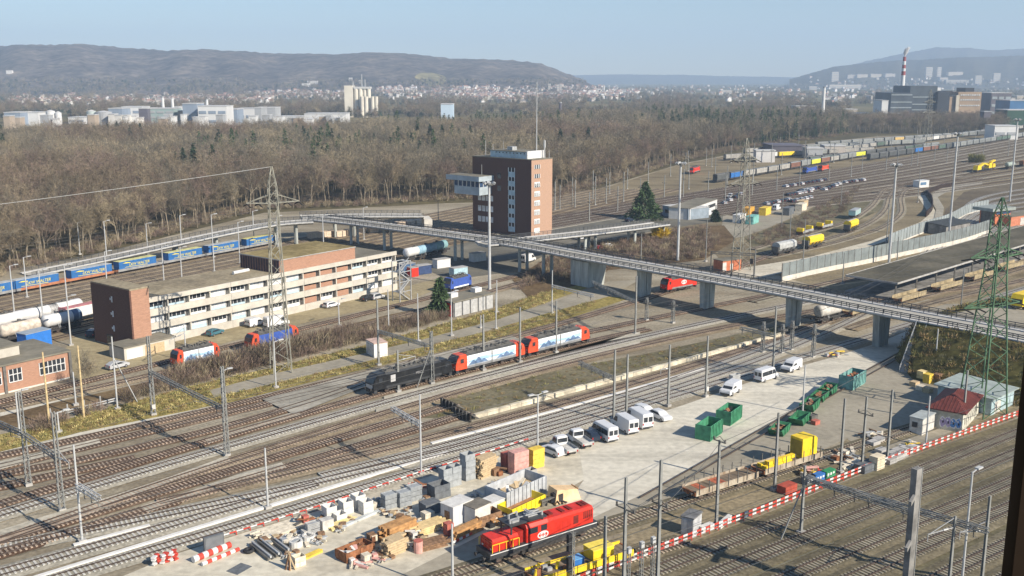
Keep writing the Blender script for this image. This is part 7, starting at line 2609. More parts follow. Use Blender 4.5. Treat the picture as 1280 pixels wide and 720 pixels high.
for k, (x, y) in enumerate(((345, 676), (366, 667), (398, 676), (440, 652), (478, 640), (492, 644), (516, 652), (530, 676), (480, 700), (470, 690), (556, 662), (585, 640), (622, 606), (535, 628), (640, 648), (424, 662), (575, 622), (360, 694), (398, 652), (508, 640))):
 if k == 0:
  j0 = pile('loose boards and small scrap strewn over the sandy yard', x, y, [pale, timber, rust, greyc, steel, timber_dark], 14, 1.4, 0.6, 'loose_scrap', 'scrap', 71, None, 1.0)
  j0['group'] = 'loose scrap strewn over the yard'
 else:
  c = dup(j0, at(x, y, 0.06), RN.uniform(0, 6))
  g = RN.uniform(0.5, 0.9)
  c.scale = (g, g, g)
green3 = M('sunlit_green_container', (0.05, 0.21, 0.115), 0.6, 0.25, 0.9)  # green lightened to carry the sun on the container sides
skip('open dark green waste container with pale inside, nearest of the pair', 886, 545, 4.9, 2.5, 2.5, green3, pale, 56, None)
skip('open dark green waste container full of brown scrap behind the first', 911, 526, 4.9, 2.5, 2.4, green3, rust, 56, [rust, timber_dark, black])
skip('faded teal open container with a rusty inside by the road', 1065, 482, 6.2, 2.6, 2.6, M('chalky_teal_container', (0.14, 0.29, 0.27), 0.75, 0.3, 0.8), rust, 50, [rust, redc])
for k, (x, y, lab, im) in enumerate(((974, 541, 'low green skip with brown wood, nearest the camera', timber_dark), (999, 528, 'green slope sided skip with a grey lid', green), (1012, 511, 'green slope sided skip with a torn sheet, fourth of the row', steel), (1024, 499, 'green skip with a rusty load, fifth of the row', rust), (1035, 491, 'green skip farthest up the row beside the teal container', green))):
 skip(lab, x, y, 5.0, 2.2, 1.2 + 0.12 * (k % 3), green2, im, 58, [im, rust, timber_dark] if k != 1 else None, 0.9, 'skip', 'skip', 3, k)
crates('small dark winch frame among the green skips', 1015, 524, 1, steel_dark, (1.8, 1.2, 0.9), slats=True, name='winch_frame', cat='frame')
crates('small rust red crate at the end of the green skips', 1019, 530, 1, redc, (1.3, 1.0, 0.7), name='crate', cat='crate')
for k, (x, y, n, m, lab) in enumerate(((1143, 482, 1, timber, 'pale tan crate on the asphalt, leftmost below the bank'), (1152, 474, 2, M('yellow_white_crate', (0.66, 0.52, 0.25), 0.7, 0.2, 1.2), 'yellow and white crate pair, tallest below the bank'), (1160, 478, 2, ylo, 'ochre crate pair behind the tan crates below the bank'), (1151, 487, 1, pale, 'white topped crate in the front row below the bank'), (1160, 490, 1, timber, 'tan crate at the right of the front row below the bank'), (1172, 478, 2, timber_dark, 'dark brown crate pair left of the hut roof'), (1181, 480, 1, pale, 'pale crate low behind the hut roof'), (1191, 476, 2, ylo, 'ochre crate pair right behind the hut roof'))):
 crates(lab, x, y, n, m, (1.5, 1.3, 0.85), name='crate', cat='crate')
crates('rust red steel tub on the ground left of the leaning strut mast', 984, 614, 1, M('rust_red_tub', (0.36, 0.07, 0.045), 0.7, 0.2, 1), (2.6, 1.5, 1.1), name='steel_tub', cat='tub')
pile('heap of red, yellow and pale crates beside the barrier', 1013, 594, [red, ylo, pale, rust, pinkc], 16, 1.9, 1.2, 'crate_heap', 'crate heap', 41)
for k, (x, y, m, lab) in enumerate(((1011, 603, greyd, 'dark graffiti sprayed concrete block, leftmost of three'), (1022, 600, blue, 'blue and white graffiti sprayed concrete block, middle of three'), (1035, 595, green, 'green and white graffiti sprayed concrete block, right of three'))):
 t = crates(lab, x, y, 1, m, (2.2, 1.0, 1.0), name='concrete_block', cat='concrete block')
 mb = MB()
 for q in range(3):
  mb.box(-0.9 + q * 0.65, -0.5 + q * 0.65, -0.53, -0.505, 0.25 + 0.1 * q, 0.75)
 mb.build('graffiti', white, parent=t)
pile('tangle of brown beams and pale frames left of the masts', 1056, 572, mixd + [pale], 20, 3.0, 0.9, 'beam_heap', 'beams', 43, None, 2.2)
planks('pale boards lying flat between the masts', 1062, 580, 4.5, 2.0, 2, pale, 50, th=0.15, messy=0.6)
crates('tall cream crate pair at the striped barrier between two masts', 1096, 585, 2, M('cream_crate', (0.62, 0.54, 0.4), 0.8, 0.12, 1), (2.0, 1.4, 1.0), name='crate', cat='crate')
crates('black covered pallet row left of the cream crates', 1083, 587, 1, greyd, (3.6, 1.8, 1.1), name='pallet', cat='pallet')
g0_ = crates('pale grey pallet of slabs in the rows by the striped barrier', 1112, 578, 1, concrete, (1.8, 1.3, 0.7), name='slab_pallet', cat='pallet')
g0_['group'] = 'slab pallets by the striped barrier'
for x, y in ((1120, 574), (1127, 570), (1116, 570), (1123, 566), (1131, 564), (1139, 563), (1102, 566), (1098, 552), (1092, 556)):
 dup(g0_, at(x, y, 0.06), math.radians(38 + RN.uniform(-5, 5)))
pile('yellow and white boards beside the slab pallets near the cabin', 1143, 558, [ylo, pale, palew], 12, 1.6, 0.8, seed=45)
pile('grey pipes and frames on the asphalt between the rear masts', 1088, 545, [steel, steel_dark, timber_dark, pale], 16, 2.0, 1.0, 'pipe_heap', 'pipes', 46)
pile('red and yellow machine parts at the kerb in the bridge shadow', 1046, 445, [redc, ylo, greyd, steel], 12, 2.0, 1.2, 'machine_parts', 'machine parts', 47)
crates('white generator box on two stands by the apron kerb', 918, 478, 1, steel, (2.2, 1.0, 1.7), slats=True, name='frame_stack', cat='metal frames')
planks('white steel beams lying beside the grey cabinet', 905, 654, 3.6, 0.8, 2, palew, 55, 'beam_stack', 'steel beams', 0.3)
crates('small white concrete counterweight beside the grey cabinet', 883, 663, 1, palew, (2.2, 0.8, 0.8), name='counterweight', cat='counterweight')
cabin('shipping_container', 'bright blue container on the yard behind the workshop roof', 'container', 44, 433, 6.0, 3.2, 3.4, M('bright_blue_container', (0.03, 0.17, 0.55), 0.5, 0.08, 1), M('grey_blue_lid', (0.3, 0.35, 0.4), 0.6, 0.1, 1), 60)
for x, y, m, lab in ((552, 334, white, 'white container stacked by the columns under the bridge'), (597, 326, palew, 'white truck body under the bridge'), (573, 345, M('pale_blue_cabin', (0.35, 0.5, 0.56), 0.6, 0.1, 1), 'pale blue shed in the bridge shadow'), (528, 342, M('shaded_navy_container', (0.035, 0.06, 0.14), 0.7, 0.15, 1), 'dark blue container in the bridge shadow'), (508, 340, M('shaded_blue_container', (0.05, 0.11, 0.22), 0.7, 0.15, 1), 'blue container right of the office stairs'), (516, 345, red, 'small red container right of the blue one')):  # the two blues are darkened to paint in the shade here
 cabin('shipping_container', lab, 'container', x, y, 5 if 'small' not in lab else 2.4, 2.5, 2.6, m, concrete, 40)
for x, y, m, lab in ((935, 268, M('orange_container', (0.62, 0.33, 0.05), 0.6, 0.1, 1), 'orange container at the left of the far car park'), (924, 277, palew, 'white container beside the orange one'), (956, 268, ylo, 'yellow open container roof in the far car park'), (1003, 259, timber, 'tan container on the edge of the far car park'), (940, 279, teal, 'faded container below the yellow one'), (985, 268, greyd, 'dark container at the edge of the far car park'), (1001, 263, pale, 'cream container next to the tan one')):
 cabin('shipping_container', lab, 'container', x, y, 8, 3, 3, m, m, 60)
for k, (x, y) in enumerate(((392, 298), (402, 297), (412, 296), (425, 296), (438, 294), (450, 292), (466, 291), (482, 288), (500, 284), (512, 282), (524, 281))):
 if k == 0:
  b0 = crates('stack of pale concrete blocks beside the sidings under the flat ramp', x, y, 2, M('peach_concrete_block', (0.62, 0.5, 0.38), 0.9, 0.12, 1), (3.6, 2.6, 1.1), name='block_stack', cat='block stack')
  b0['group'] = 'pale block stacks under the flat ramp'
 else:
  dup(b0, at(x, y, 0.06))
# ================================================================ trees, scrub, grass
bark = M('grey_brown_bark', (0.20, 0.165, 0.12), 0.9, 0.3, 0.8, per_obj=0.3)
bark_pale = M('sunlit_pale_bark', (0.25, 0.21, 0.15), 0.9, 0.25, 0.8, per_obj=0.25)
twig = [M('bare_twigs_grey', (0.15, 0.132, 0.098), 0.9, 0.3, 0.5, per_obj=0.35), M('bare_twigs_brown', (0.178, 0.142, 0.096), 0.9, 0.3, 0.5, per_obj=0.35), M('bare_twigs_reddish', (0.175, 0.128, 0.1), 0.9, 0.3, 0.5, per_obj=0.3), M('bare_twigs_tan', (0.26, 0.215, 0.14), 0.9, 0.3, 0.5, per_obj=0.3), M('olive_twigs', (0.11, 0.105, 0.06), 0.9, 0.3, 0.5, per_obj=0.3)]
needle = M('dark_conifer_needles', (0.022, 0.042, 0.022), 0.9, 0.4, 0.6, per_obj=0.3)
needle2 = M('mid_green_needles', (0.045, 0.075, 0.03), 0.9, 0.4, 0.6, per_obj=0.2)
def rvec(r):
 while True:
  v = Vector((r.uniform(-1, 1), r.uniform(-1, 1), r.uniform(-1, 1)))
  if 0.05 < v.length < 1:
   return v.normalized()
def tri(mb, p, d, ln, wd, r):
 s = d.cross(rvec(r)).normalized() * (wd / 2)
 mb.quad(p - s, p + s, p + d * ln)
def bare_tree(seed, h, spread, ntw, tw=0.075):
 """Trunk with forking limbs, and a crown of fine twigs spread unevenly through its volume."""
 r = random.Random(seed)
 T, C = MB(), MB()
 tips = []
 def limb(p, d, ln, rad, depth):
  q = p
  seg = 3 if depth < 2 else 2
  for k in range(seg):
   d = (d + rvec(r) * 0.2 + Vector((0, 0, 0.08))).normalized()
   n = q + d * (ln / seg)
   r0, r1 = rad * (1 - k / seg * 0.5), rad * (1 - (k + 1) / seg * 0.5)
   (T if depth < 2 else C).cyl(q, n, r0, r1, 5 if depth == 0 else 3, caps=False)
   if depth >= 1:
    tips.append((n, d))
   q = n
   if depth < 3 and (depth > 0 or k >= 1):
    for j in range(2 if depth else 3):
     e = (d * 0.75 + rvec(r) * spread).normalized()
     if e.z < -0.1:
      e.z = 0.1
     limb(q, e.normalized(), ln * r.uniform(0.42, 0.62), r1 * 0.55, depth + 1)
 limb(Vector((0, 0, -0.3)), Vector((0, 0, 1)), h * 0.62, h * 0.014, 0)
 for k in range(ntw):
  p, d = r.choice(tips)
  e = (d * 0.5 + rvec(r) * 0.9 + Vector((0, 0, 0.35))).normalized()
  tri(C, p + rvec(r) * 0.25, e, r.uniform(0.8, 2.2), tw * r.uniform(0.7, 1.5), r)
 return T, C
def conifer(seed, h, w, n=900):
 r = random.Random(seed)
 T, C = MB(), MB()
 T.cyl((0, 0, -0.3), (0, 0, h * 0.95), h * 0.016, 0.03, 6)
 for k in range(n):
  f = r.random() ** 0.7
  z = h * (0.1 + 0.9 * (1 - f))
  a = r.uniform(0, 6.283)
  rad = w * f * r.uniform(0.3, 1.0) * (0.85 + 0.25 * math.sin(a * 3 + z * 1.3))
  p = Vector((rad * math.cos(a), rad * math.sin(a), z - rad * 0.25))
  d = (Vector((math.cos(a), math.sin(a), -0.35)) + rvec(r) * 0.5).normalized()
  tri(C, p, d, r.uniform(0.7, 1.6), r.uniform(0.35, 0.8), r)
 return T, C
def bush(seed, h, w, n, tw=0.06, leaf=False):
 r = random.Random(seed)
 C = MB()
 for k in range(n):
  a, f = r.uniform(0, 6.283), r.random() ** 0.5
  p = Vector((math.cos(a) * f * w * 0.6, math.sin(a) * f * w * 0.6, r.random() ** 1.3 * h * 0.55 - 0.05))
  d = (Vector((math.cos(a) * f * 0.7, math.sin(a) * f * 0.7, 1)) + rvec(r) * 0.55).normalized()
  tri(C, p, d, r.uniform(0.3, 0.55) * h, tw * r.uniform(0.6, 1.6), r)
 return C
def tree_thing(name, label, cat, T, C, tm, cm, loc, group=None, rz=0.0, sc=1.0):
 t = thing(name, label, cat, loc, rz, group)
 T.build('trunk', tm, parent=t)
 C.build('crown', cm, parent=t)
 t.scale = (sc, sc, sc)
 return t
hidden = {}
def proto_obj(mb, mats, name):
 return mb.build(name, mats, link=False)
def scatter(name, pts, protos, smin, smax, label=None, seed=0):
 """Uncountable growth: one mesh of points, each carrying one of the plant shapes."""
 cl = bpy.data.collections.new(name + '_shapes')
 for p in protos:
  cl.objects.link(p.copy() if p.name in cl.objects else p)
 me = bpy.data.meshes.new(name)
 me.from_pydata([tuple(p) for p in pts], [], [])
 o = bpy.data.objects.new(name, me)
 COL.objects.link(o)
 ng = bpy.data.node_groups.new(name + '_growth', 'GeometryNodeTree')
 ng.interface.new_socket('Geometry', in_out='INPUT', socket_type='NodeSocketGeometry')
 ng.interface.new_socket('Geometry', in_out='OUTPUT', socket_type='NodeSocketGeometry')
 N, K = ng.nodes, ng.links
 gi, go = N.new('NodeGroupInput'), N.new('NodeGroupOutput')
 ip = N.new('GeometryNodeInstanceOnPoints')
 ci = N.new('GeometryNodeCollectionInfo')
 ci.inputs['Collection'].default_value = cl
 ci.inputs['Separate Children'].default_value = True
 ci.inputs['Reset Children'].default_value = True
 ip.inputs['Pick Instance'].default_value = True
 rr = N.new('FunctionNodeRandomValue')
 rr.data_type = 'FLOAT_VECTOR'
 rr.inputs[0].default_value = (-0.06, -0.06, 0)
 rr.inputs[1].default_value = (0.06, 0.06, 6.283)
 rs = N.new('FunctionNodeRandomValue')
 rs.data_type = 'FLOAT'
 rs.inputs[2].default_value = smin
 rs.inputs[3].default_value = smax
 for q in (rr, rs):
  q.inputs['Seed'].default_value = seed + (1 if q is rs else 0)
 K.new(gi.outputs[0], ip.inputs['Points'])
 K.new(ci.outputs[0], ip.inputs['Instance'])
 K.new(rr.outputs[0], ip.inputs['Rotation'])
 K.new(rs.outputs[1], ip.inputs['Scale'])
 K.new(ip.outputs[0], go.inputs[0])
 md = o.modifiers.new('growth', 'NODES')
 md.node_group = ng
 o['kind'] = 'stuff'
 if label:
  o['label'] = label
 return o
def inside(x, y, poly):
 c = False
 j = len(poly) - 1
 for i in range(len(poly)):
  (xi, yi), (xj, yj) = poly[i], poly[j]
  if (yi > y) != (yj > y) and x < (xj - xi) * (y - yi) / (yj - yi) + xi:
   c = not c
  j = i
 return c
def fill(poly_px, spacing, seed, z=0.0, jitter=0.5):
 W = [at(*p) for p in poly_px]
 P = [(p.x, p.y) for p in W]
 x0, x1 = min(p[0] for p in P), max(p[0] for p in P)
 y0, y1 = min(p[1] for p in P), max(p[1] for p in P)
 r = random.Random(seed)
 o = []
 y = y0
 while y < y1:
  x = x0
  while x < x1:
   px, py = x + r.uniform(-jitter, jitter) * spacing, y + r.uniform(-jitter, jitter) * spacing
   if inside(px, py, P):
    o.append(Vector((px, py, z)))
   x += spacing
  y += spacing
 return o
EDGE = [(-420, 470), (-200, 392), (0, 347), (100, 321), (200, 296), (330, 262), (450, 257), (560, 250), (700, 246), (760, 231), (850, 202), (950, 182), (1040, 171), (1068, 166)]
BACK = [(1068, 161), (1000, 159), (840, 151), (740, 158), (640, 166), (520, 172), (430, 177), (300, 182), (150, 186), (0, 188), (-200, 189), (-420, 190)]
wood_pts = fill(EDGE + BACK, 6.6, 3, -0.4)
wood_pts.sort(key=lambda p: p.x * p.x + p.y * p.y)
ex = [at(*p) for p in EDGE]
def edge_dist(p):
 best = 1e9
 for a, b in zip(ex, ex[1:]):
  ab = b - a
  t = max(0, min(1, (p - a).dot(ab) / ab.length_squared))
  best = min(best, (a + ab * t - p).length)
 return best
near_ids = sorted(range(len(wood_pts)), key=lambda i: edge_dist(wood_pts[i]) + 0.05 * wood_pts[i].length)
def in_frame(p):
 d = p.y * CP - (p.z - H) * SP
 return d > 0 and abs(F * p.x / d) < 690
front = [i for i in near_ids if in_frame(wood_pts[i])][:270]
fs = set(front)
protoT = []
for k in range(5):
 T, C = bare_tree(40 + k, 14.0 + 1.6 * k, 0.62, 1500, 0.06)
 protoT.append((T, C))
trees0 = []
r_ = random.Random(77)
grp = 'bare trees at the front of the wood'
for k, (T, C) in enumerate(protoT):
 i = front[k]
 trees0.append(tree_thing('bare_tree', 'leafless grey brown tree in the front rows of the wood', 'tree', T, C, bark_pale if k % 2 else bark, twig[(1, 3, 2, 0, 1)[k]], wood_pts[i], grp, r_.uniform(0, 6)))
for i in front[5:]:
 p = wood_pts[i]
 t = dup(r_.choice(trees0), p, r_.uniform(0, 6.28))
 s = r_.uniform(0.72, 1.1)
 t.scale = (s, s, s * r_.uniform(0.95, 1.12))
rest = [p for i, p in enumerate(wood_pts) if i not in fs]
deep = []
for k in range(8):
 T, C = bare_tree(60 + k, 14 + (k % 4) * 1.9, 0.66, 1000, 0.085)
 n = len(T.f)
 b = len(T.v)
 T.v += C.v
 T.f += [tuple(b + i for i in f) for f in C.f]
 T.m += [1] * len(C.f)
 deep.append(proto_obj(T, [bark if k % 3 else bark_pale, twig[(0, 1, 0, 2, 4, 0, 3, 1)[k]]], 'wood_tree'))
cons = []
for k in range(2):
 T, C = conifer(80 + k, 21 + 3 * k, 3.6, 500)
 b = len(T.v)
 T.v += C.v
 T.f += [tuple(b + i for i in f) for f in C.f]
 T.m += [1] * len(C.f)
 cons.append(proto_obj(T, [bark, (needle, needle2)[k]], 'wood_conifer'))
def patch(p, a, b):
 return math.sin(p.x * 0.021 + a + 0.6 * math.sin(p.y * 0.011)) + math.sin(p.y * 0.016 + b + 0.7 * math.sin(p.x * 0.017)) + 0.5 * math.sin(p.x * 0.06 + p.y * 0.043 + a)
zones = {'tan': [], 'grey': [], 'dark': []}
r_ = random.Random(6)
for p in rest:
 v = patch(p, 0.4, 1.1) + r_.uniform(-0.7, 0.7) - 0.0016 * (p.length - 480) - 0.0012 * p.x
 zones['tan' if v > 0.75 else 'grey' if v > -1.1 else 'dark'].append(p)
scatter('wood', zones['tan'], [deep[1], deep[3], deep[7], deep[1]], 0.75, 1.25, 'tan coloured parts of the wide leafless wood', 1)
scatter('wood', zones['grey'], [deep[0], deep[2], deep[5], deep[6]], 0.75, 1.3, 'grey brown parts of the wide leafless wood', 5)
scatter('wood', zones['dark'], [deep[4], deep[0], cons[0], deep[5], deep[2], deep[4], cons[1], deep[0], deep[6], deep[5]], 0.7, 1.2, 'dark parts of the wood with scattered conifers', 6)
ug = [proto_obj(bush(200 + k, 2.2, 2.2, 130, 0.09), [twig[(2, 1, 3)[k]]], 'undergrowth') for k in range(3)]
scatter('undergrowth', [p for p in fill(EDGE + [(1040, 166), (850, 193), (760, 218), (700, 232), (560, 238), (450, 244), (330, 250), (200, 280), (0, 325), (-200, 366), (-420, 430)], 3.2, 9)], ug, 0.6, 1.3, 'brown undergrowth along the front of the wood', 2)
T, C = conifer(90, 20, 3.9, 1000)
c0 = None
for grp_, lab, spots in (('dark conifers above the left part of the wood', 'dark conifer in the little group rising from the left part of the wood', [(137, 196), (149, 195), (157, 196), (165, 197), (178, 196), (121, 197)]),
       ('dark conifers in the middle of the wood', 'dark conifer in the loose row left of the brick tower', [(510, 203), (522, 198), (538, 203), (553, 199), (574, 201), (588, 203), (602, 200), (616, 203)]),
       ('dark conifers right of the tower', 'dark conifer in the wood just behind and right of the brick tower', [(648, 215), (658, 212), (672, 216), (700, 210), (716, 208), (735, 204)]),
       ('green conifers over the ramp', 'dull green conifer in the wood above the left ramp', [(222, 245), (232, 243), (245, 246), (268, 243), (8, 218), (2, 215)])):
 for x, y in spots:
  if c0 is None:
   c0 = tree_thing('conifer', lab, 'conifer', T, C, bark, needle, at(x, y), grp_, 0, 1.2)
  else:
   t = dup(c0, at(x, y), r_.uniform(0, 6), lab, grp_)
   s = r_.uniform(1.0, 1.3)
   t.scale = (s, s, s)
T, C = conifer(95, 15.5, 9.5, 3400)
tree_thing('conifer', 'large dark conifer standing behind the curved ramp right of the tower', 'conifer', T, C, bark, needle2, at(806, 274))
T, C = conifer(96, 9.5, 3.4, 1300)
tree_thing('pine_tree', 'bushy green pine left of the graffiti garage row', 'pine', T, C, bark, needle2, at(550, 394))
T, C = conifer(97, 5, 2.6, 600)
tree_thing('evergreen_shrub', 'small dark evergreen on the bank right of the white building', 'shrub', T, C, bark, needle, at(894, 277))
T, C = MB(), bush(98, 5.5, 4.4, 700, 0.2)
T.cyl((0, 0, 0), (0, 0, 1.2), 0.2, 0.1, 6)
tree_thing('forsythia', 'bright yellow flowering shrub at the end of the curved ramp', 'shrub', T, C, bark, M('yellow_blossom', (0.55, 0.38, 0.02), 0.8, 0.25, 1), at(825, 298))
T, C = MB(), bush(99, 7, 7, 1100, 0.3)
T.cyl((0, 0, 0), (0, 0, 1.5), 0.3, 0.15, 6)
tree_thing('round_shrub', 'round yellowish green tree alone between the far tracks on the right', 'tree', T, C, bark, M('yellow_green_leaf', (0.17, 0.16, 0.045), 0.9, 0.3, 1), at(1220, 203))
for k, (x, y, h) in enumerate(((107, 487, 6.5), (112, 481, 4.5), (700, 262, 9), (676, 268, 8), (748, 258, 9), (716, 258, 10))):
 T, C = bare_tree(120 + k, h, 0.6, 260, 0.06)
 tree_thing('bare_tree', ('small leafless tree beside the wooden poles', 'smaller leafless sapling behind the wooden poles', 'bare young tree right of the tower between the tracks', 'bare young tree close to the tower foot', 'bare young tree farthest right of the tower', 'bare young tree between the sidings right of the tower')[k], 'tree', T, C, bark, twig[k % 3], at(x, y))
sb = [proto_obj(bush(210 + k, 3.0, 2.4, 190, 0.075), [twig[(2, 1, 2, 3)[k]]], 'scrub_bush') for k in range(4)]
scrub_polys = [[(185, 492), (215, 470), (240, 468), (330, 449), (400, 428), (460, 412), (530, 396), (560, 392), (560, 400), (470, 424), (380, 446), (300, 466), (230, 484)], [(20, 548), (60, 530), (140, 508), (180, 492), (230, 482), (200, 492), (150, 505), (60, 536)]]
pts = []
for k, q in enumerate(scrub_polys):
 pts += fill(q, 1.55, 30 + k)
scatter('scrub', pts, sb, 0.55, 1.1, 'reddish brown leafless scrub hiding the locomotives below the office', 7)
pts = fill([(214, 478), (232, 470), (330, 447), (400, 429), (440, 418), (440, 423), (400, 435), (330, 454), (232, 477)], 1.15, 37)
scatter('scrub', pts, sb, 1.0, 1.7, 'tall reddish brown scrub right in front of the hidden locomotives', 17)
pts = fill([(735, 350), (760, 337), (800, 330), (880, 324), (900, 300), (880, 285), (840, 288), (800, 296), (720, 312), (690, 322), (660, 345), (650, 362), (700, 352)], 2.6, 33)
scatter('scrub', pts, sb + ug, 0.5, 1.2, 'brown scrub on the bank behind the bridge', 8)
pts = fill([(930, 300), (960, 288), (1000, 271), (1040, 250), (1075, 232), (1060, 262), (1000, 300), (960, 312)], 4.0, 34)
scatter('scrub', pts, sb, 0.4, 0.9, 'thin scrub on the dry bank above the siding', 9)
gm = [M('straw_grass', (0.42, 0.355, 0.15), 0.9, 0.25, 0.6, per_obj=0.3), M('dull_green_grass', (0.21, 0.195, 0.075), 0.9, 0.3, 0.6, per_obj=0.3), M('brown_grass', (0.24, 0.17, 0.08), 0.9, 0.3, 0.6, per_obj=0.3)]
gt = [proto_obj(bush(230 + k, 0.55, 0.9, 36, 0.09), [gm[k % 3]], 'grass_tuft') for k in range(3)]
G1 = [(-40, 556), (40, 537), (100, 520), (150, 507), (230, 485), (330, 462), (440, 436), (520, 415), (620, 386), (700, 358), (690, 376), (620, 400), (530, 424), (450, 443), (330, 470), (262, 488), (268, 497), (290, 502), (200, 520), (100, 540), (-40, 574)]
G2 = [(268, 497), (345, 480), (450, 455), (545, 431), (620, 412), (690, 391), (760, 372), (700, 402), (620, 427), (560, 438), (430, 467), (340, 489), (290, 502)]
scatter('dry_grass', fill(G1, 0.95, 41, 0.05) + fill(G2, 0.95, 42, 0.05), gt, 0.6, 1.4, 'yellow dry grass strips along the service road', 11)
G3 = [(520, 522), (590, 487), (680, 467), (820, 441), (975, 408), (990, 414), (800, 464), (700, 491), (600, 520)]
scatter('weeds', fill(G3, 1.9, 43, 0.05), gt[1:], 0.5, 1.2, 'low weeds on the disused platform', 12)
pts = []
r_ = random.Random(15)
for f in emb.data.polygons:
 vs = [emb.data.vertices[i].co for i in f.vertices]
 if f.area > 400:
  continue
 for k in range(int(f.area * 0.55)):
  a, b = r_.random(), r_.random()
  if len(vs) == 4:
   p = vs[0].lerp(vs[1], a).lerp(vs[3].lerp(vs[2], a), b)
  else:
   p = vs[0].lerp(vs[1], a).lerp(vs[2], b)
  pts.append(p.copy())
scatter('bank_grass', pts, [proto_obj(bush(240 + k, 0.8, 1.1, 40, 0.1), [(MATS['dull_green_grass'], MATS['brown_grass'], twig[4])[k]], 'bank_tuft') for k in range(3)], 0.6, 1.5, 'rough green and brown grass on the steep bank', 13)
# ================================================================ far landscape: town, works, hills, haze
def dist_at(px, py, D, z=0.0):
 """Point at ground distance D seen at pixel column px."""
 return Vector(((px - 640) / F * D * 0.985, D, z))
def zrow(D, py):
 """Height at distance D that shows at pixel row py."""
 u = (360 - py) / F
 return D * (u * CP - SP) / (CP + u * SP) + H
def hill(name, ridge, D0, D1, mat, seed, rows=9, back=1500):
 """Wooded hill: foot at distance D0, ridge line through the given pixels at distance D1, falling away behind."""
 r = random.Random(seed)
 xs = np.linspace(ridge[0][0], ridge[-1][0], 170)
 ys = np.interp(xs, [p[0] for p in ridge], [p[1] for p in ridge])
 rings = []
 ph = [r.uniform(0, 6.28) for _ in range(8)]
 for j in range(rows + 4):
  t = j / rows
  row = []
  for k, (x, y) in enumerate(zip(xs, ys)):
   D = D0 + (D1 - D0) * min(t, 1) + back * max(0, t - 1)
   zr = max(0, zrow(D1, y))
   s = math.sin(min(t, 1) * math.pi / 2) ** 1.15 if t <= 1 else 1 - (t - 1) * 1.6
   g = 1 + 0.10 * math.sin(k * 0.21 + ph[0] + t * 2) * (1 - t) + 0.07 * math.sin(k * 0.53 + ph[1] - t * 3) * (1 - t)
   z = zr * s * g
   if 0.1 < t <= 1.05:
    z += r.uniform(-1, 1) * 3.0
   wob = 60 * math.sin(k * 0.17 + ph[2]) + 40 * math.sin(k * 0.41 + ph[3])
   p = dist_at(x, 0, D + wob * (1 - abs(t - 1) if t < 2 else 0))
   row.append((p.x * D1 / D * (0.35 + 0.65 * D / D1) if False else p.x, p.y, max(-2, z)))
  rings.append(row)
 mb = MB()
 mb.loft(rings, caps=False, closed=False)
 o = struct(name, mb, mat, smooth=True)
 if sum(p.normal.z for p in o.data.polygons) < 0:
  o.data.flip_normals()
 return o
hill_mat = ground_mat('hazy_leafless_wood', [(0.055, 0.052, 0.055), (0.115, 0.1, 0.1), (0.19, 0.165, 0.15)], 0.008, 0.035, 0.7)  # wood colours lightened and tinted purple to paint in some haze
hill_mat2 = ground_mat('far_hill_wood', [(0.05, 0.05, 0.045), (0.075, 0.07, 0.06), (0.1, 0.095, 0.075)], 0.003, 0.02, 0.4)
hill('hills', [(-260, 66), (-100, 60), (0, 58.5), (50, 57), (105, 55), (150, 58), (215, 64), (262, 62.5), (330, 65.5), (400, 68), (480, 66), (520, 68.5), (575, 74), (640, 75), (675, 79.5), (700, 89), (722, 97), (738, 105), (755, 109)], 3300, 4500, hill_mat, 3)
hill('hills', [(985, 99), (1010, 92), (1040, 83), (1090, 78), (1130, 75), (1200, 72), (1280, 69), (1480, 66)], 5200, 6400, hill_mat2, 5)
hill('hills', [(1020, 92), (1080, 76), (1130, 66), (1165, 59), (1200, 60), (1240, 63), (1290, 60), (1480, 62)], 7800, 9300, hill_mat2, 6)
hill('hills', [(560, 99), (700, 94.5), (760, 93), (850, 93.5), (900, 95), (960, 96), (1040, 98)], 9600, 11200, hill_mat2, 7)
meadow = ground_mat('pale_meadow', [(0.16, 0.15, 0.08), (0.24, 0.22, 0.12), (0.3, 0.27, 0.16)], 0.02, 0.05, 0.3)
fields = ground_mat('valley_fields', [(0.07, 0.075, 0.04), (0.14, 0.13, 0.07), (0.24, 0.21, 0.13)], 0.004, 0.03, 0.3, stretch=(0.3, 1, 1))
mb = MB()
mb.quad((-5200, 1350, 0.4), (5200, 1350, 0.4), (6200, 9200, 0.4), (-6200, 9200, 0.4))
struct('valley_floor', mb, fields)
hw = [M('house_wall_%d' % i, c, 0.85, 0.08, 0.2, per_obj=0.12) for i, c in enumerate(((0.62, 0.60, 0.56), (0.5, 0.45, 0.38), (0.66, 0.65, 0.64), (0.45, 0.41, 0.37)))]
hr = [M('house_roof_%d' % i, c, 0.85, 0.15, 0.2, per_obj=0.2) for i, c in enumerate(((0.25, 0.14, 0.11), (0.19, 0.125, 0.105), (0.20, 0.18, 0.17), (0.27, 0.17, 0.13)))]
def house_mesh(mb, x, y, z, rz, w, d, h, wi=0, ri=1):
 c, s = math.cos(rz), math.sin(rz)
 def P(a, b, zz):
  return (x + a * c - b * s, y + a * s + b * c, z + zz)
 b0 = len(mb.v)
 a, b = w / 2, d / 2
 mb.v += [P(-a, -b, -3), P(a, -b, -3), P(a, b, -3), P(-a, b, -3), P(-a, -b, h), P(a, -b, h), P(a, b, h), P(-a, b, h), P(-a, 0, h + b * 0.75), P(a, 0, h + b * 0.75)]
 for f, m in (((0, 1, 5, 4), wi), ((2, 3, 7, 6), wi), ((1, 2, 6, 9, 5), wi), ((3, 0, 4, 8, 7), wi), ((4, 5, 9, 8), ri), ((6, 7, 8, 9), ri)):
  mb.f.append(tuple(b0 + i for i in f))
  mb.m.append(m)
protos_h = []
r_ = random.Random(31)
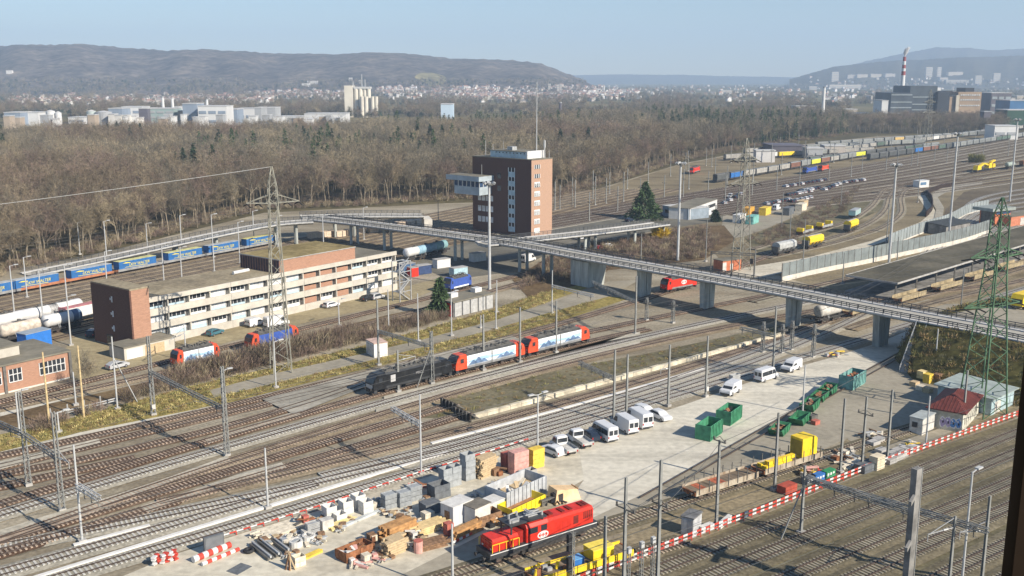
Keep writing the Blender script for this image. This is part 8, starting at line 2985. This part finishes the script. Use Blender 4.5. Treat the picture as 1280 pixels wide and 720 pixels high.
for k in range(8):
 mb = MB()
 house_mesh(mb, 0, 0, 0, 0, r_.uniform(9, 15), r_.uniform(8, 10), r_.uniform(4.5, 7.5))
 me_o = mb.build('town_house', [hw[k % 4], hr[(k * 3 + k // 2) % 4]])
 tag(me_o, 'small pale house with a pitched roof in the town below the hill', 'house', 'small houses of the town below the hill')
 protos_h.append(me_o)
from mathutils.bvhtree import BVHTree
_v, _f = [], []
for o in bpy.data.objects:
 if o.name.startswith(('hills', 'valley_floor')):
  b0 = len(_v)
  _v += [v.co.copy() for v in o.data.vertices]
  _f += [tuple(b0 + i for i in p.vertices) for p in o.data.polygons]
land = BVHTree.FromPolygons(_v, _f)
def on_land(px, py):
 """The ground or hillside that shows at pixel (px, py)."""
 r, u = (px - 640) / F, (360 - py) / F
 d = Vector((r, CP + u * SP, -SP + u * CP)).normalized()
 q = land.ray_cast(Vector((0, 0, H)), d)[0]
 return q if q is not None or py < 101 else Vector((d.x, d.y, d.z)) * (-H / d.z) + Vector((0, 0, H))
def town_spots(n, seed, zones):
 r = random.Random(seed)
 o = []
 while len(o) < n:
  x0, x1, y0, y1 = r.choice(zones)
  x, y = r.uniform(x0, x1), y0 + (y1 - y0) * (r.random() + r.random()) / 2
  p = on_land(x, y)
  if p is not None and p.length < 7500:
   o.append((p, p.z - 0.4))
 return o
Z1 = [(10, 180, 119, 136), (180, 340, 118, 132), (320, 440, 114, 126), (470, 620, 108, 126), (540, 740, 107, 128), (600, 740, 110, 130), (690, 800, 108, 126)]
sp = town_spots(300, 5, Z1)
for k, (p, z) in enumerate(sp):
 if k < 8:
  o = protos_h[k]
  o.location = (p.x, p.y, z + 0.4)
  o.rotation_euler = (0, 0, r_.uniform(0, 3.1))
 else:
  dup(r_.choice(protos_h), (p.x, p.y, z + 0.4), r_.uniform(0, 3.1))
mb = MB()
for p, z in town_spots(1500, 6, Z1 * 2 + [(740, 1000, 101, 126), (900, 1110, 106, 132), (1010, 1290, 94, 116)]):
 house_mesh(mb, p.x, p.y, z + 0.4, r_.uniform(0, 3.1), r_.uniform(8, 17), r_.uniform(8, 11), r_.uniform(4, 8), r_.randrange(4), 4 + r_.randrange(4))
o = mb.build('distant_town', hw + hr)
tag(o, 'countless tiny pale houses spread along the valley floor', None, kind='stuff')
mb = MB()
MR = [(91.5, 526, 540), (94, 521, 551), (97, 518, 557), (100, 522, 558), (103, 530, 557), (106, 534, 553), (109, 536, 549)]
mb.loft([[on_land(a + (b - a) * i / 6, y + 0.4 * math.sin(i * 2)) + Vector((0, -3, 1.5)) for i in range(7)] for y, a, b in MR], caps=False, closed=False)
o = struct('hillside_meadow', mb, meadow)
if o.data.polygons[0].normal.z < 0:
 o.data.flip_normals()
crowns = []
for k in range(4):
 C = MB()
 r = random.Random(300 + k)
 for q in range(150):
  p = rvec(r) * r.uniform(0.3, 1) * 5.5
  tri(C, Vector((p.x, p.y, 6 + p.z * 0.95)), rvec(r), r.uniform(1.5, 3.2), r.uniform(0.9, 2.0), r)
 C.cyl((0, 0, -1), (0, 0, 6), 0.4, 0.2, 5)
 crowns.append(proto_obj(C, [(twig[0], twig[4], needle, twig[1])[k]], 'valley_tree'))
pts = []
r_ = random.Random(44)
while len(pts) < 11000:
 px, py = r_.uniform(-40, 1320), 101 + 47 * r_.random() ** 0.8
 if px > 1060 and py > 131 or (px < 440 and 126 < py < 136 and r_.random() < 0.5):
  continue
 if math.sin(px * 0.045 + 2.0) + math.sin(py * 0.5 + px * 0.01) < (-0.1 if px > 480 else -1.0):
  continue
 p = on_land(px, py)
 if p is not None and p.y < 8000:
  pts.append((p.x, p.y, p.z))
scatter('valley_trees', pts, crowns + deep, 0.55, 1.05, 'hazy trees and hedges between the distant houses', 21)
scatter('plant_wood', fill([(1060, 166), (1240, 168), (1262, 163), (1240, 157), (1120, 156), (1070, 158)], 8, 55), deep, 0.75, 1.0, 'grey leafless belt of trees in front of the waste plant', 23)
def block(name, label, cat, px0, px1, ytop, D, depth, wallm, roofm=None, bands=0, group=None, rz=0.0, bandm=None, z0=0.0):
 """Box building: its front fills columns px0..px1 at distance D, its roof line shows at row ytop. Window bands are strips set into the front."""
 a, b = dist_at(px0, 0, D), dist_at(px1, 0, D)
 wd = (b - a).length
 h = max(4, zrow(D, ytop) - z0)
 t = thing(name, label, cat, ((a.x + b.x) / 2, D, z0), rz, group)
 mb = MB()
 mb.box(-wd / 2, wd / 2, 0, depth, -1, h)
 w_ = mb.build('wall', wallm, parent=t)
 mb = MB()
 mb.box(-wd / 2 - 0.4, wd / 2 + 0.4, -0.4, depth + 0.4, h + 0.02, h + 0.8)
 mb.build('roof', roofm or far_white_roof, parent=t)
 for k in range(bands):
  z = h * (k + 0.45) / (bands + 0.25)
  mb = MB()
  n = max(2, int(wd / 9))
  for i in range(n):
   x0 = -wd / 2 + wd * (i + 0.12) / n
   x1 = -wd / 2 + wd * (i + 0.88) / n
   mb.box(x0, x1, -0.5, -0.02, z, z + h / (bands + 1) * 0.42)
  mb.build('window_row', bandm or fg, parent=t)
 return t, wd, h
fw = M('far_white_cladding', (0.66, 0.66, 0.65), 0.6, 0.05, 0.05)
fg = M('far_grey_cladding', (0.36, 0.37, 0.38), 0.6, 0.1, 0.05)
fd = M('far_dark_cladding', (0.12, 0.11, 0.13), 0.6, 0.15, 0.05)
fb_ = M('far_blue_cladding', (0.24, 0.29, 0.36), 0.6, 0.1, 0.05)
ft_ = M('far_tan_cladding', (0.42, 0.34, 0.26), 0.7, 0.1, 0.05)
far_white_roof = M('far_pale_roof', (0.5, 0.5, 0.49), 0.7, 0.1, 0.05)
for a in ((4, 24, 141, fb_, 'blue fronted factory hall at the left edge of the works', 1), (24, 47, 141, fw, 'white factory hall next to the blue one at the left edge', 0), (84, 104, 147, fw, 'low white works building left of the round tanks', 1), (152, 177, 134, fw, 'white works hall with a dark window band behind the round tanks', 2), (135, 152, 136, fb_, 'blue grey works hall behind the round tanks', 1), (173, 184, 136, fd, 'dark violet tower block of the works', 0), (183, 217, 136, M('far_greenish_glass', (0.3, 0.38, 0.37), 0.4, 0.1, 0.05), 'greenish glass fronted factory of the works', 3), (217, 223, 134, fw, 'slim white stair tower of the works', 0), (222, 250, 139, ft_, 'tan works building right of the glass factory', 1), (228, 246, 130, fb_, 'blue works hall set above the tan building', 1), (247, 283, 133, fw, 'long white works building right of the blue hall', 2), (248, 272, 141, fw, 'lower white building in front of the long white one', 1), (284, 296, 137, fb_, 'pale blue hall near the right end of the works', 0), (295, 328, 136, fw, 'long low white hall with a window band at the right of the works', 1), (318, 326, 135, fg, 'grey cube before the round grey tank', 0), (330, 344, 135, fg, 'grey store at the right end of the works', 0), (347, 380, 146, fw, 'flat white warehouse left of the silo tower', 0), (380, 432, 142.5, fw, 'long flat white warehouse just left of the silo tower', 0), (551, 566, 130.5, M('far_sky_blue_front', (0.5, 0.62, 0.72), 0.5, 0.05, 0.05), 'pale blue and white office cube behind the middle of the wood', 0), (700, 718, 143, fw, 'white shed beside the small dark chimney', 0), (1142 - 40, 1150 - 40, 126, fw, 'small white gabled shed in the fields', 0)):
 block('works_building', a[4], 'works building', a[0], a[1], a[2], 1190 + (a[0] * 37) % 120, 30, a[3], None, a[5], bandm=fb_ if a[3] is fw else None)
for k in range(34):
 x = r_.uniform(0, 345) if k < 26 else r_.uniform(350, 430)
 wd_ = r_.uniform(3, 13)
 block('works_building', 'small pale building among the trees at the edge of the works', 'works building', x, x + wd_, r_.uniform(143, 149.5), r_.uniform(1120, 1185), 12, (fw, fw, fg, ft_, hw[0])[k % 5], None, 0, 'small buildings of the works')
for x0, x1, yt, m, lab in ((57, 68, 139, fw, 'white round storage tank, left of the pair in the works'), (68, 76, 141, fw, 'smaller white storage tank in the works'), (119, 139, 140, fg, 'large grey round storage tank of the works'), (139, 154, 145, fd, 'dark squat storage tank of the works'), (108, 119, 139, M('far_green_grey', (0.4, 0.46, 0.44), 0.5, 0.1, 0.05), 'greenish round tank left of the large grey tank')):
 D = 1185
 a, b = dist_at(x0, 0, D), dist_at(x1, 0, D)
 h = zrow(D, yt)
 t = thing('storage_tank', lab, 'storage tank', ((a.x + b.x) / 2, D, 0))
 mb = MB()
 mb.cyl((0, 0, -1), (0, 0, h), (b.x - a.x) / 2, n=20)
 mb.build('shell', m, parent=t)
 mb = MB()
 mb.cyl((0, 0, h + 0.02), (0, 0, h + 1.6), (b.x - a.x) / 2 * 1.01, 1.0, n=20)
 mb.build('lid', far_white_roof, parent=t)
for x, yt, y0, lab in ((204, 122, 150, 'thin white factory chimney left of the blue hall'), (216, 123, 150, 'thin white factory chimney above the stair tower'), (259, 125, 150, 'thin white factory chimney above the long white building'), (700.5, 129, 150, 'small dark chimney in front of the town'), (1029, 110, 140, 'slim pale chimney in the middle of the far works on the right')):
 D = 1290
 t = thing('factory_chimney', lab, 'chimney', dist_at(x, 0, D))
 h = zrow(D, yt)
 mb = MB()
 mb.cyl((0, 0, -1), (0, 0, h), 2.2, 1.6, 10)
 mb.build('shaft', fw if '1' and 'white' in lab or 'pale' in lab else fd, parent=t)
 mb = MB()
 mb.cyl((0, 0, h + 0.01), (0, 0, h + 1.5), 1.9, n=10)
 mb.build('rim', fg, parent=t)
D = 1500
t = thing('silo', 'tall cream grain silo with rounded towers rising behind the wood', 'silo', dist_at(452, 0, D))
def sx(px):
 return dist_at(px, 0, D).x - dist_at(452, 0, D).x
sm = M('cream_silo_concrete', (0.66, 0.62, 0.53), 0.85, 0.08, 0.05)
h1, h2, h3 = zrow(D, 107), zrow(D, 111), zrow(D, 120.5)
mb = MB()
mb.box(sx(431.5), sx(442), -4, 18, -1, h1)
mb.build('head_tower', sm, parent=t)
for k, (a, b, h, y) in enumerate(((443, 448.5, h2, 0), (448.5, 454, h2, 0), (454, 459, h2, 1), (459, 464, h2, 0), (451.5, 456.5, h3, -9), (456.5, 461.5, h3, -9), (464.5, 469, h3, -6), (469, 473.5, h3, -6))):
 mb = MB()
 r = (sx(b) - sx(a)) / 2
 mb.cyl(((sx(a) + sx(b)) / 2, y, -1), ((sx(a) + sx(b)) / 2, y, h), r, n=14)
 mb.build('silo_tube', sm, parent=t)
mb = MB()
mb.box(sx(443), sx(464), -3, 12, h2 + 0.02, h2 + 3)
mb.build('top_gallery', far_white_roof, parent=t)
mb = MB()
for px_, hh in ((442, 6), (453, 16), (457, 9)):
 mb.bar((sx(px_), 2, h1 - 2), (sx(px_), 2, h1 + hh), 1.4)
mb.build('roof_masts', fg, parent=t)
for x0, x1, yt, D, lab in ((685, 688.5, 105, 2900, 'left of two white residential towers below the hill end'), (696, 699, 106, 2900, 'middle white residential tower below the hill end'), (699.5, 702.5, 105.5, 2950, 'right white residential tower below the hill end'), (929, 932, 126, 1500, 'single slim white tower at the edge of the wood'), (1037.5, 1046, 90, 4300, 'pale square tower block on the right plain'), (1216, 1224, 94.5, 3600, 'left of two pale tower blocks at the far right'), (1238.5, 1247, 91.5, 3600, 'right of two pale tower blocks at the far right'), (1154, 1162, 84, 5200, 'hazy tower on the right hillside, left of a pair'), (1168, 1173, 84, 5200, 'hazy tower on the right hillside, right of a pair')):
 q = on_land((x0 + x1) / 2, yt + (12 if D > 2000 else 10)) or dist_at((x0 + x1) / 2, 0, D)
 block('tower_block', lab, 'tower block', x0, x1, yt, q.y, 14, hw[1], None, 4, z0=q.z - 1, bandm=fg)
for k, (x0, x1, yt, D) in enumerate(((1057, 1068, 93.5, 5000), (1069, 1082, 93, 5050), (1086, 1099, 92.5, 5000), (1104, 1116, 92, 5100), (1182, 1200, 90, 4900), (1035, 1075, 106, 3300), (1010, 1020, 108, 3400), (1172, 1182, 97, 3700), (1180, 1208, 100, 3600), (900, 915, 113, 3000), (995, 1020, 133, 1600), (1058, 1072, 137, 1500), (1088, 1090, 120, 1800), (1064, 1092, 142, 1330), (1270, 1300, 120, 1700), (1247, 1268, 123, 1650))):
 q = on_land((x0 + x1) / 2, yt + (4.5 if D > 2500 else 9)) or dist_at((x0 + x1) / 2, 0, D)
 block('commercial_building', 'pale low commercial building scattered over the hazy right plain', 'building', x0, x1, yt, q.y, 30, hw[1] if k % 3 else hw[3], None, 1 if D < 4000 else 0, 'low buildings on the right plain', z0=q.z - 1)
D = 1350
pd = M('plant_dark_facade', (0.065, 0.08, 0.095), 0.5, 0.2, 0.05)
pd2 = M('plant_darker_facade', (0.035, 0.04, 0.05), 0.5, 0.2, 0.05)
pt = M('plant_tan_brick', (0.34, 0.25, 0.17), 0.8, 0.15, 0.05)
pband = M('plant_light_band', (0.30, 0.34, 0.36), 0.5, 0.1, 0.05)
t = thing('waste_plant', 'huge dark blocky incineration plant with a tan brick wing at the right', 'power plant', dist_at(1170, 0, D))
def bx(x0, x1, yt, y0, y1, m, name):
 o = dist_at(1170, 0, D).x
 mb = MB()
 mb.box(dist_at(x0, 0, D).x - o, dist_at(x1, 0, D).x - o, y0, y1, -1, zrow(D, yt))
 return mb.build(name, m, parent=t)
bx(1113, 1140, 116, 0, 60, pd, 'boiler_hall')
bx(1138, 1172, 107.5, 5, 66, pd, 'high_hall')
bx(1170, 1185, 115, -3, 55, pd2, 'dark_hall')
bx(1171, 1198, 110, 60, 90, fw, 'rear_hall')
bx(1184, 1193, 121, 2, 40, pt, 'tan_block')
bx(1186, 1206, 114, 42, 58, pd2, 'link_block')
bx(1194, 1198, 119, -1, 20, M('cream_stair', (0.55, 0.5, 0.4), 0.8, 0.1, 0.05), 'stair_tower')
bx(1197, 1226, 115, 1, 58, pt, 'brick_wing')
bx(1210, 1221, 110, 12, 40, pd2, 'roof_house')
for z in (118, 127, 134, 141):
 o = dist_at(1170, 0, D).x
 mb = MB()
 mb.box(dist_at(1113, 0, D).x - o, dist_at(1139, 0, D).x - o, -0.6, -0.02, zrow(D, z + 1.2), zrow(D, z))
 mb.box(dist_at(1141, 0, D).x - o, dist_at(1169, 0, D).x - o, 4.4, 4.98, zrow(D, z + 4), zrow(D, z + 2.8))
 mb.build('light_band', pband, parent=t)
for z in (118, 124, 131):
 o = dist_at(1170, 0, D).x
 mb = MB()
 for k in range(9):
  x = dist_at(1200 + k * 2.8, 0, D).x - o
  mb.box(x, x + 1.8, 0.4, 0.98, zrow(D, z + 1.6), zrow(D, z))
 mb.build('window_row', glass_pale, parent=t)
D2 = 1420
t = thing('striped_chimney', 'tall white chimney with red bands and a white plume at the incineration plant', 'chimney', dist_at(1126, 0, D2))
hs = [zrow(D2, y) for y in (122, 93.5, 89.5, 85.5, 81.5, 76.5, 71.5)]
zz = [-1] + [zrow(D2, y) for y in (94, 89, 85.5, 81, 76.5, 71)]
for k in range(6):
 mb = MB()
 ra, rb = 2.9 - 0.16 * k, 2.9 - 0.16 * (k + 1)
 mb.cyl((0, 0, zz[k]), (0, 0, zz[k + 1]), ra, rb, 14, caps=(k == 5))
 mb.build('shaft' if k == 0 else 'band', white if k % 2 == 0 else M('chimney_red', (0.28, 0.055, 0.05), 0.6, 0.1, 0.1), parent=t)
sm_ = bpy.data.materials.new('steam')
sm_.use_nodes = True
n_ = sm_.node_tree
n_.nodes.clear()
vo = n_.nodes.new('ShaderNodeVolumePrincipled')
vo.inputs['Density'].default_value = 0.9
vo.inputs['Color'].default_value = (1, 1, 1, 1)
ou = n_.nodes.new('ShaderNodeOutputMaterial')
n_.links.new(vo.outputs[0], ou.inputs['Volume'])
r = random.Random(2)
rings = []
top = dist_at(1126, 0, D2) + Vector((0, 0, zz[-1] + 0.5))
for k in range(9):
 f = k / 8
 c = top + Vector((f * f * 3 + 1.5 * f, 0, f * 13))
 rd = (1.2 + 2.0 * math.sin(f * 2.6)) * (1 if k < 8 else 0.3)
 rings.append([(c.x + rd * math.cos(a) * (1 + r.uniform(-0.2, 0.2)), c.y + rd * math.sin(a), c.z + r.uniform(-0.5, 0.5)) for a in [2 * math.pi * i / 10 for i in range(10)]])
mb = MB()
mb.loft(rings)
o = mb.build('steam_plume', sm_)
tag(o, 'small white steam plume drifting off the striped chimney', None, kind='stuff')
block('works_hall', 'dark grey works hall with a white roof house at the far right', 'works hall', 1238, 1263, 116.5, 1500, 50, fd, None, 3, bandm=pband)
block('works_hall', 'blue works hall at the right picture edge', 'works hall', 1262, 1300, 126, 1330, 40, M('strong_blue_cladding', (0.06, 0.16, 0.32), 0.5, 0.1, 0.05), None, 0)
block('works_hall', 'dark green hall in front of the blue one at the right edge', 'works hall', 1260, 1300, 138, 1200, 30, M('dark_green_cladding', (0.03, 0.08, 0.05), 0.6, 0.1, 0.05), None, 0)
block('works_hall', 'white depot shed behind the far wagons at the right', 'works hall', 1246, 1276, 158, 960, 20, fw, None, 1)
block('works_hall', 'dark concrete water tower shaped block right of the plant', 'works hall', 1231, 1240, 140, 1100, 10, fd, fg, 0)
block('yard_shed', 'cream wall with a pale roof at the corner of the wood by the tracks', 'shed', 948, 972, 189, 700, 8, hw[2], None, 0)
block('yard_shed', 'dark ridge roofed yard hall behind the cream wall', 'shed', 968, 1008, 183, 760, 30, fd, fd, 0)
block('yard_shed', 'grey fronted yard office beside the dark hall', 'shed', 1012, 1032, 186, 735, 12, fg, None, 1)
block('yard_shed', 'pale striped wagon shed right of the yard office', 'shed', 1034, 1060, 183, 770, 10, hw[3], None, 0)
for x0, x1, yt, D, lab in ((378, 388, 104, 3650, 'bright cream quarry building on the hillside above the silo'), (385, 398, 101, 3700, 'bright cream quarry wall on the hillside above the silo'), (437, 441, 97, 3700, 'small white villa on the hill, right of the quarry'), (449, 452, 100, 3700, 'tall white villa on the hill above the silo top'), (306, 314, 114, 3400, 'white villa on the slope at the left of the quarry'), (12, 19, 88, 3700, 'tiny white house halfway up the left hill')):
 q = on_land((x0 + x1) / 2, yt + 4)
 block('villa', lab, 'villa', x0, x1, yt, q.y - 4, 12, hw[0], hr[2], 0, z0=q.z - 3)
mb = MB()
mb.box(-7600, 7600, -160, 11900, -3.5, 560)
hz = mb.build('haze', bpy.data.materials.new('pale_air'))
hz['kind'] = 'stuff'
hm = hz.data.materials[0]
hm.use_nodes = True
n_ = hm.node_tree
n_.nodes.clear()
vo = n_.nodes.new('ShaderNodeVolumePrincipled')
vo.inputs['Density'].default_value = 0.00014
vo.inputs['Color'].default_value = (0.58, 0.76, 1.0, 1)
vo.inputs['Anisotropy'].default_value = 0.0
ou = n_.nodes.new('ShaderNodeOutputMaterial')
n_.links.new(vo.outputs[0], ou.inputs['Volume'])
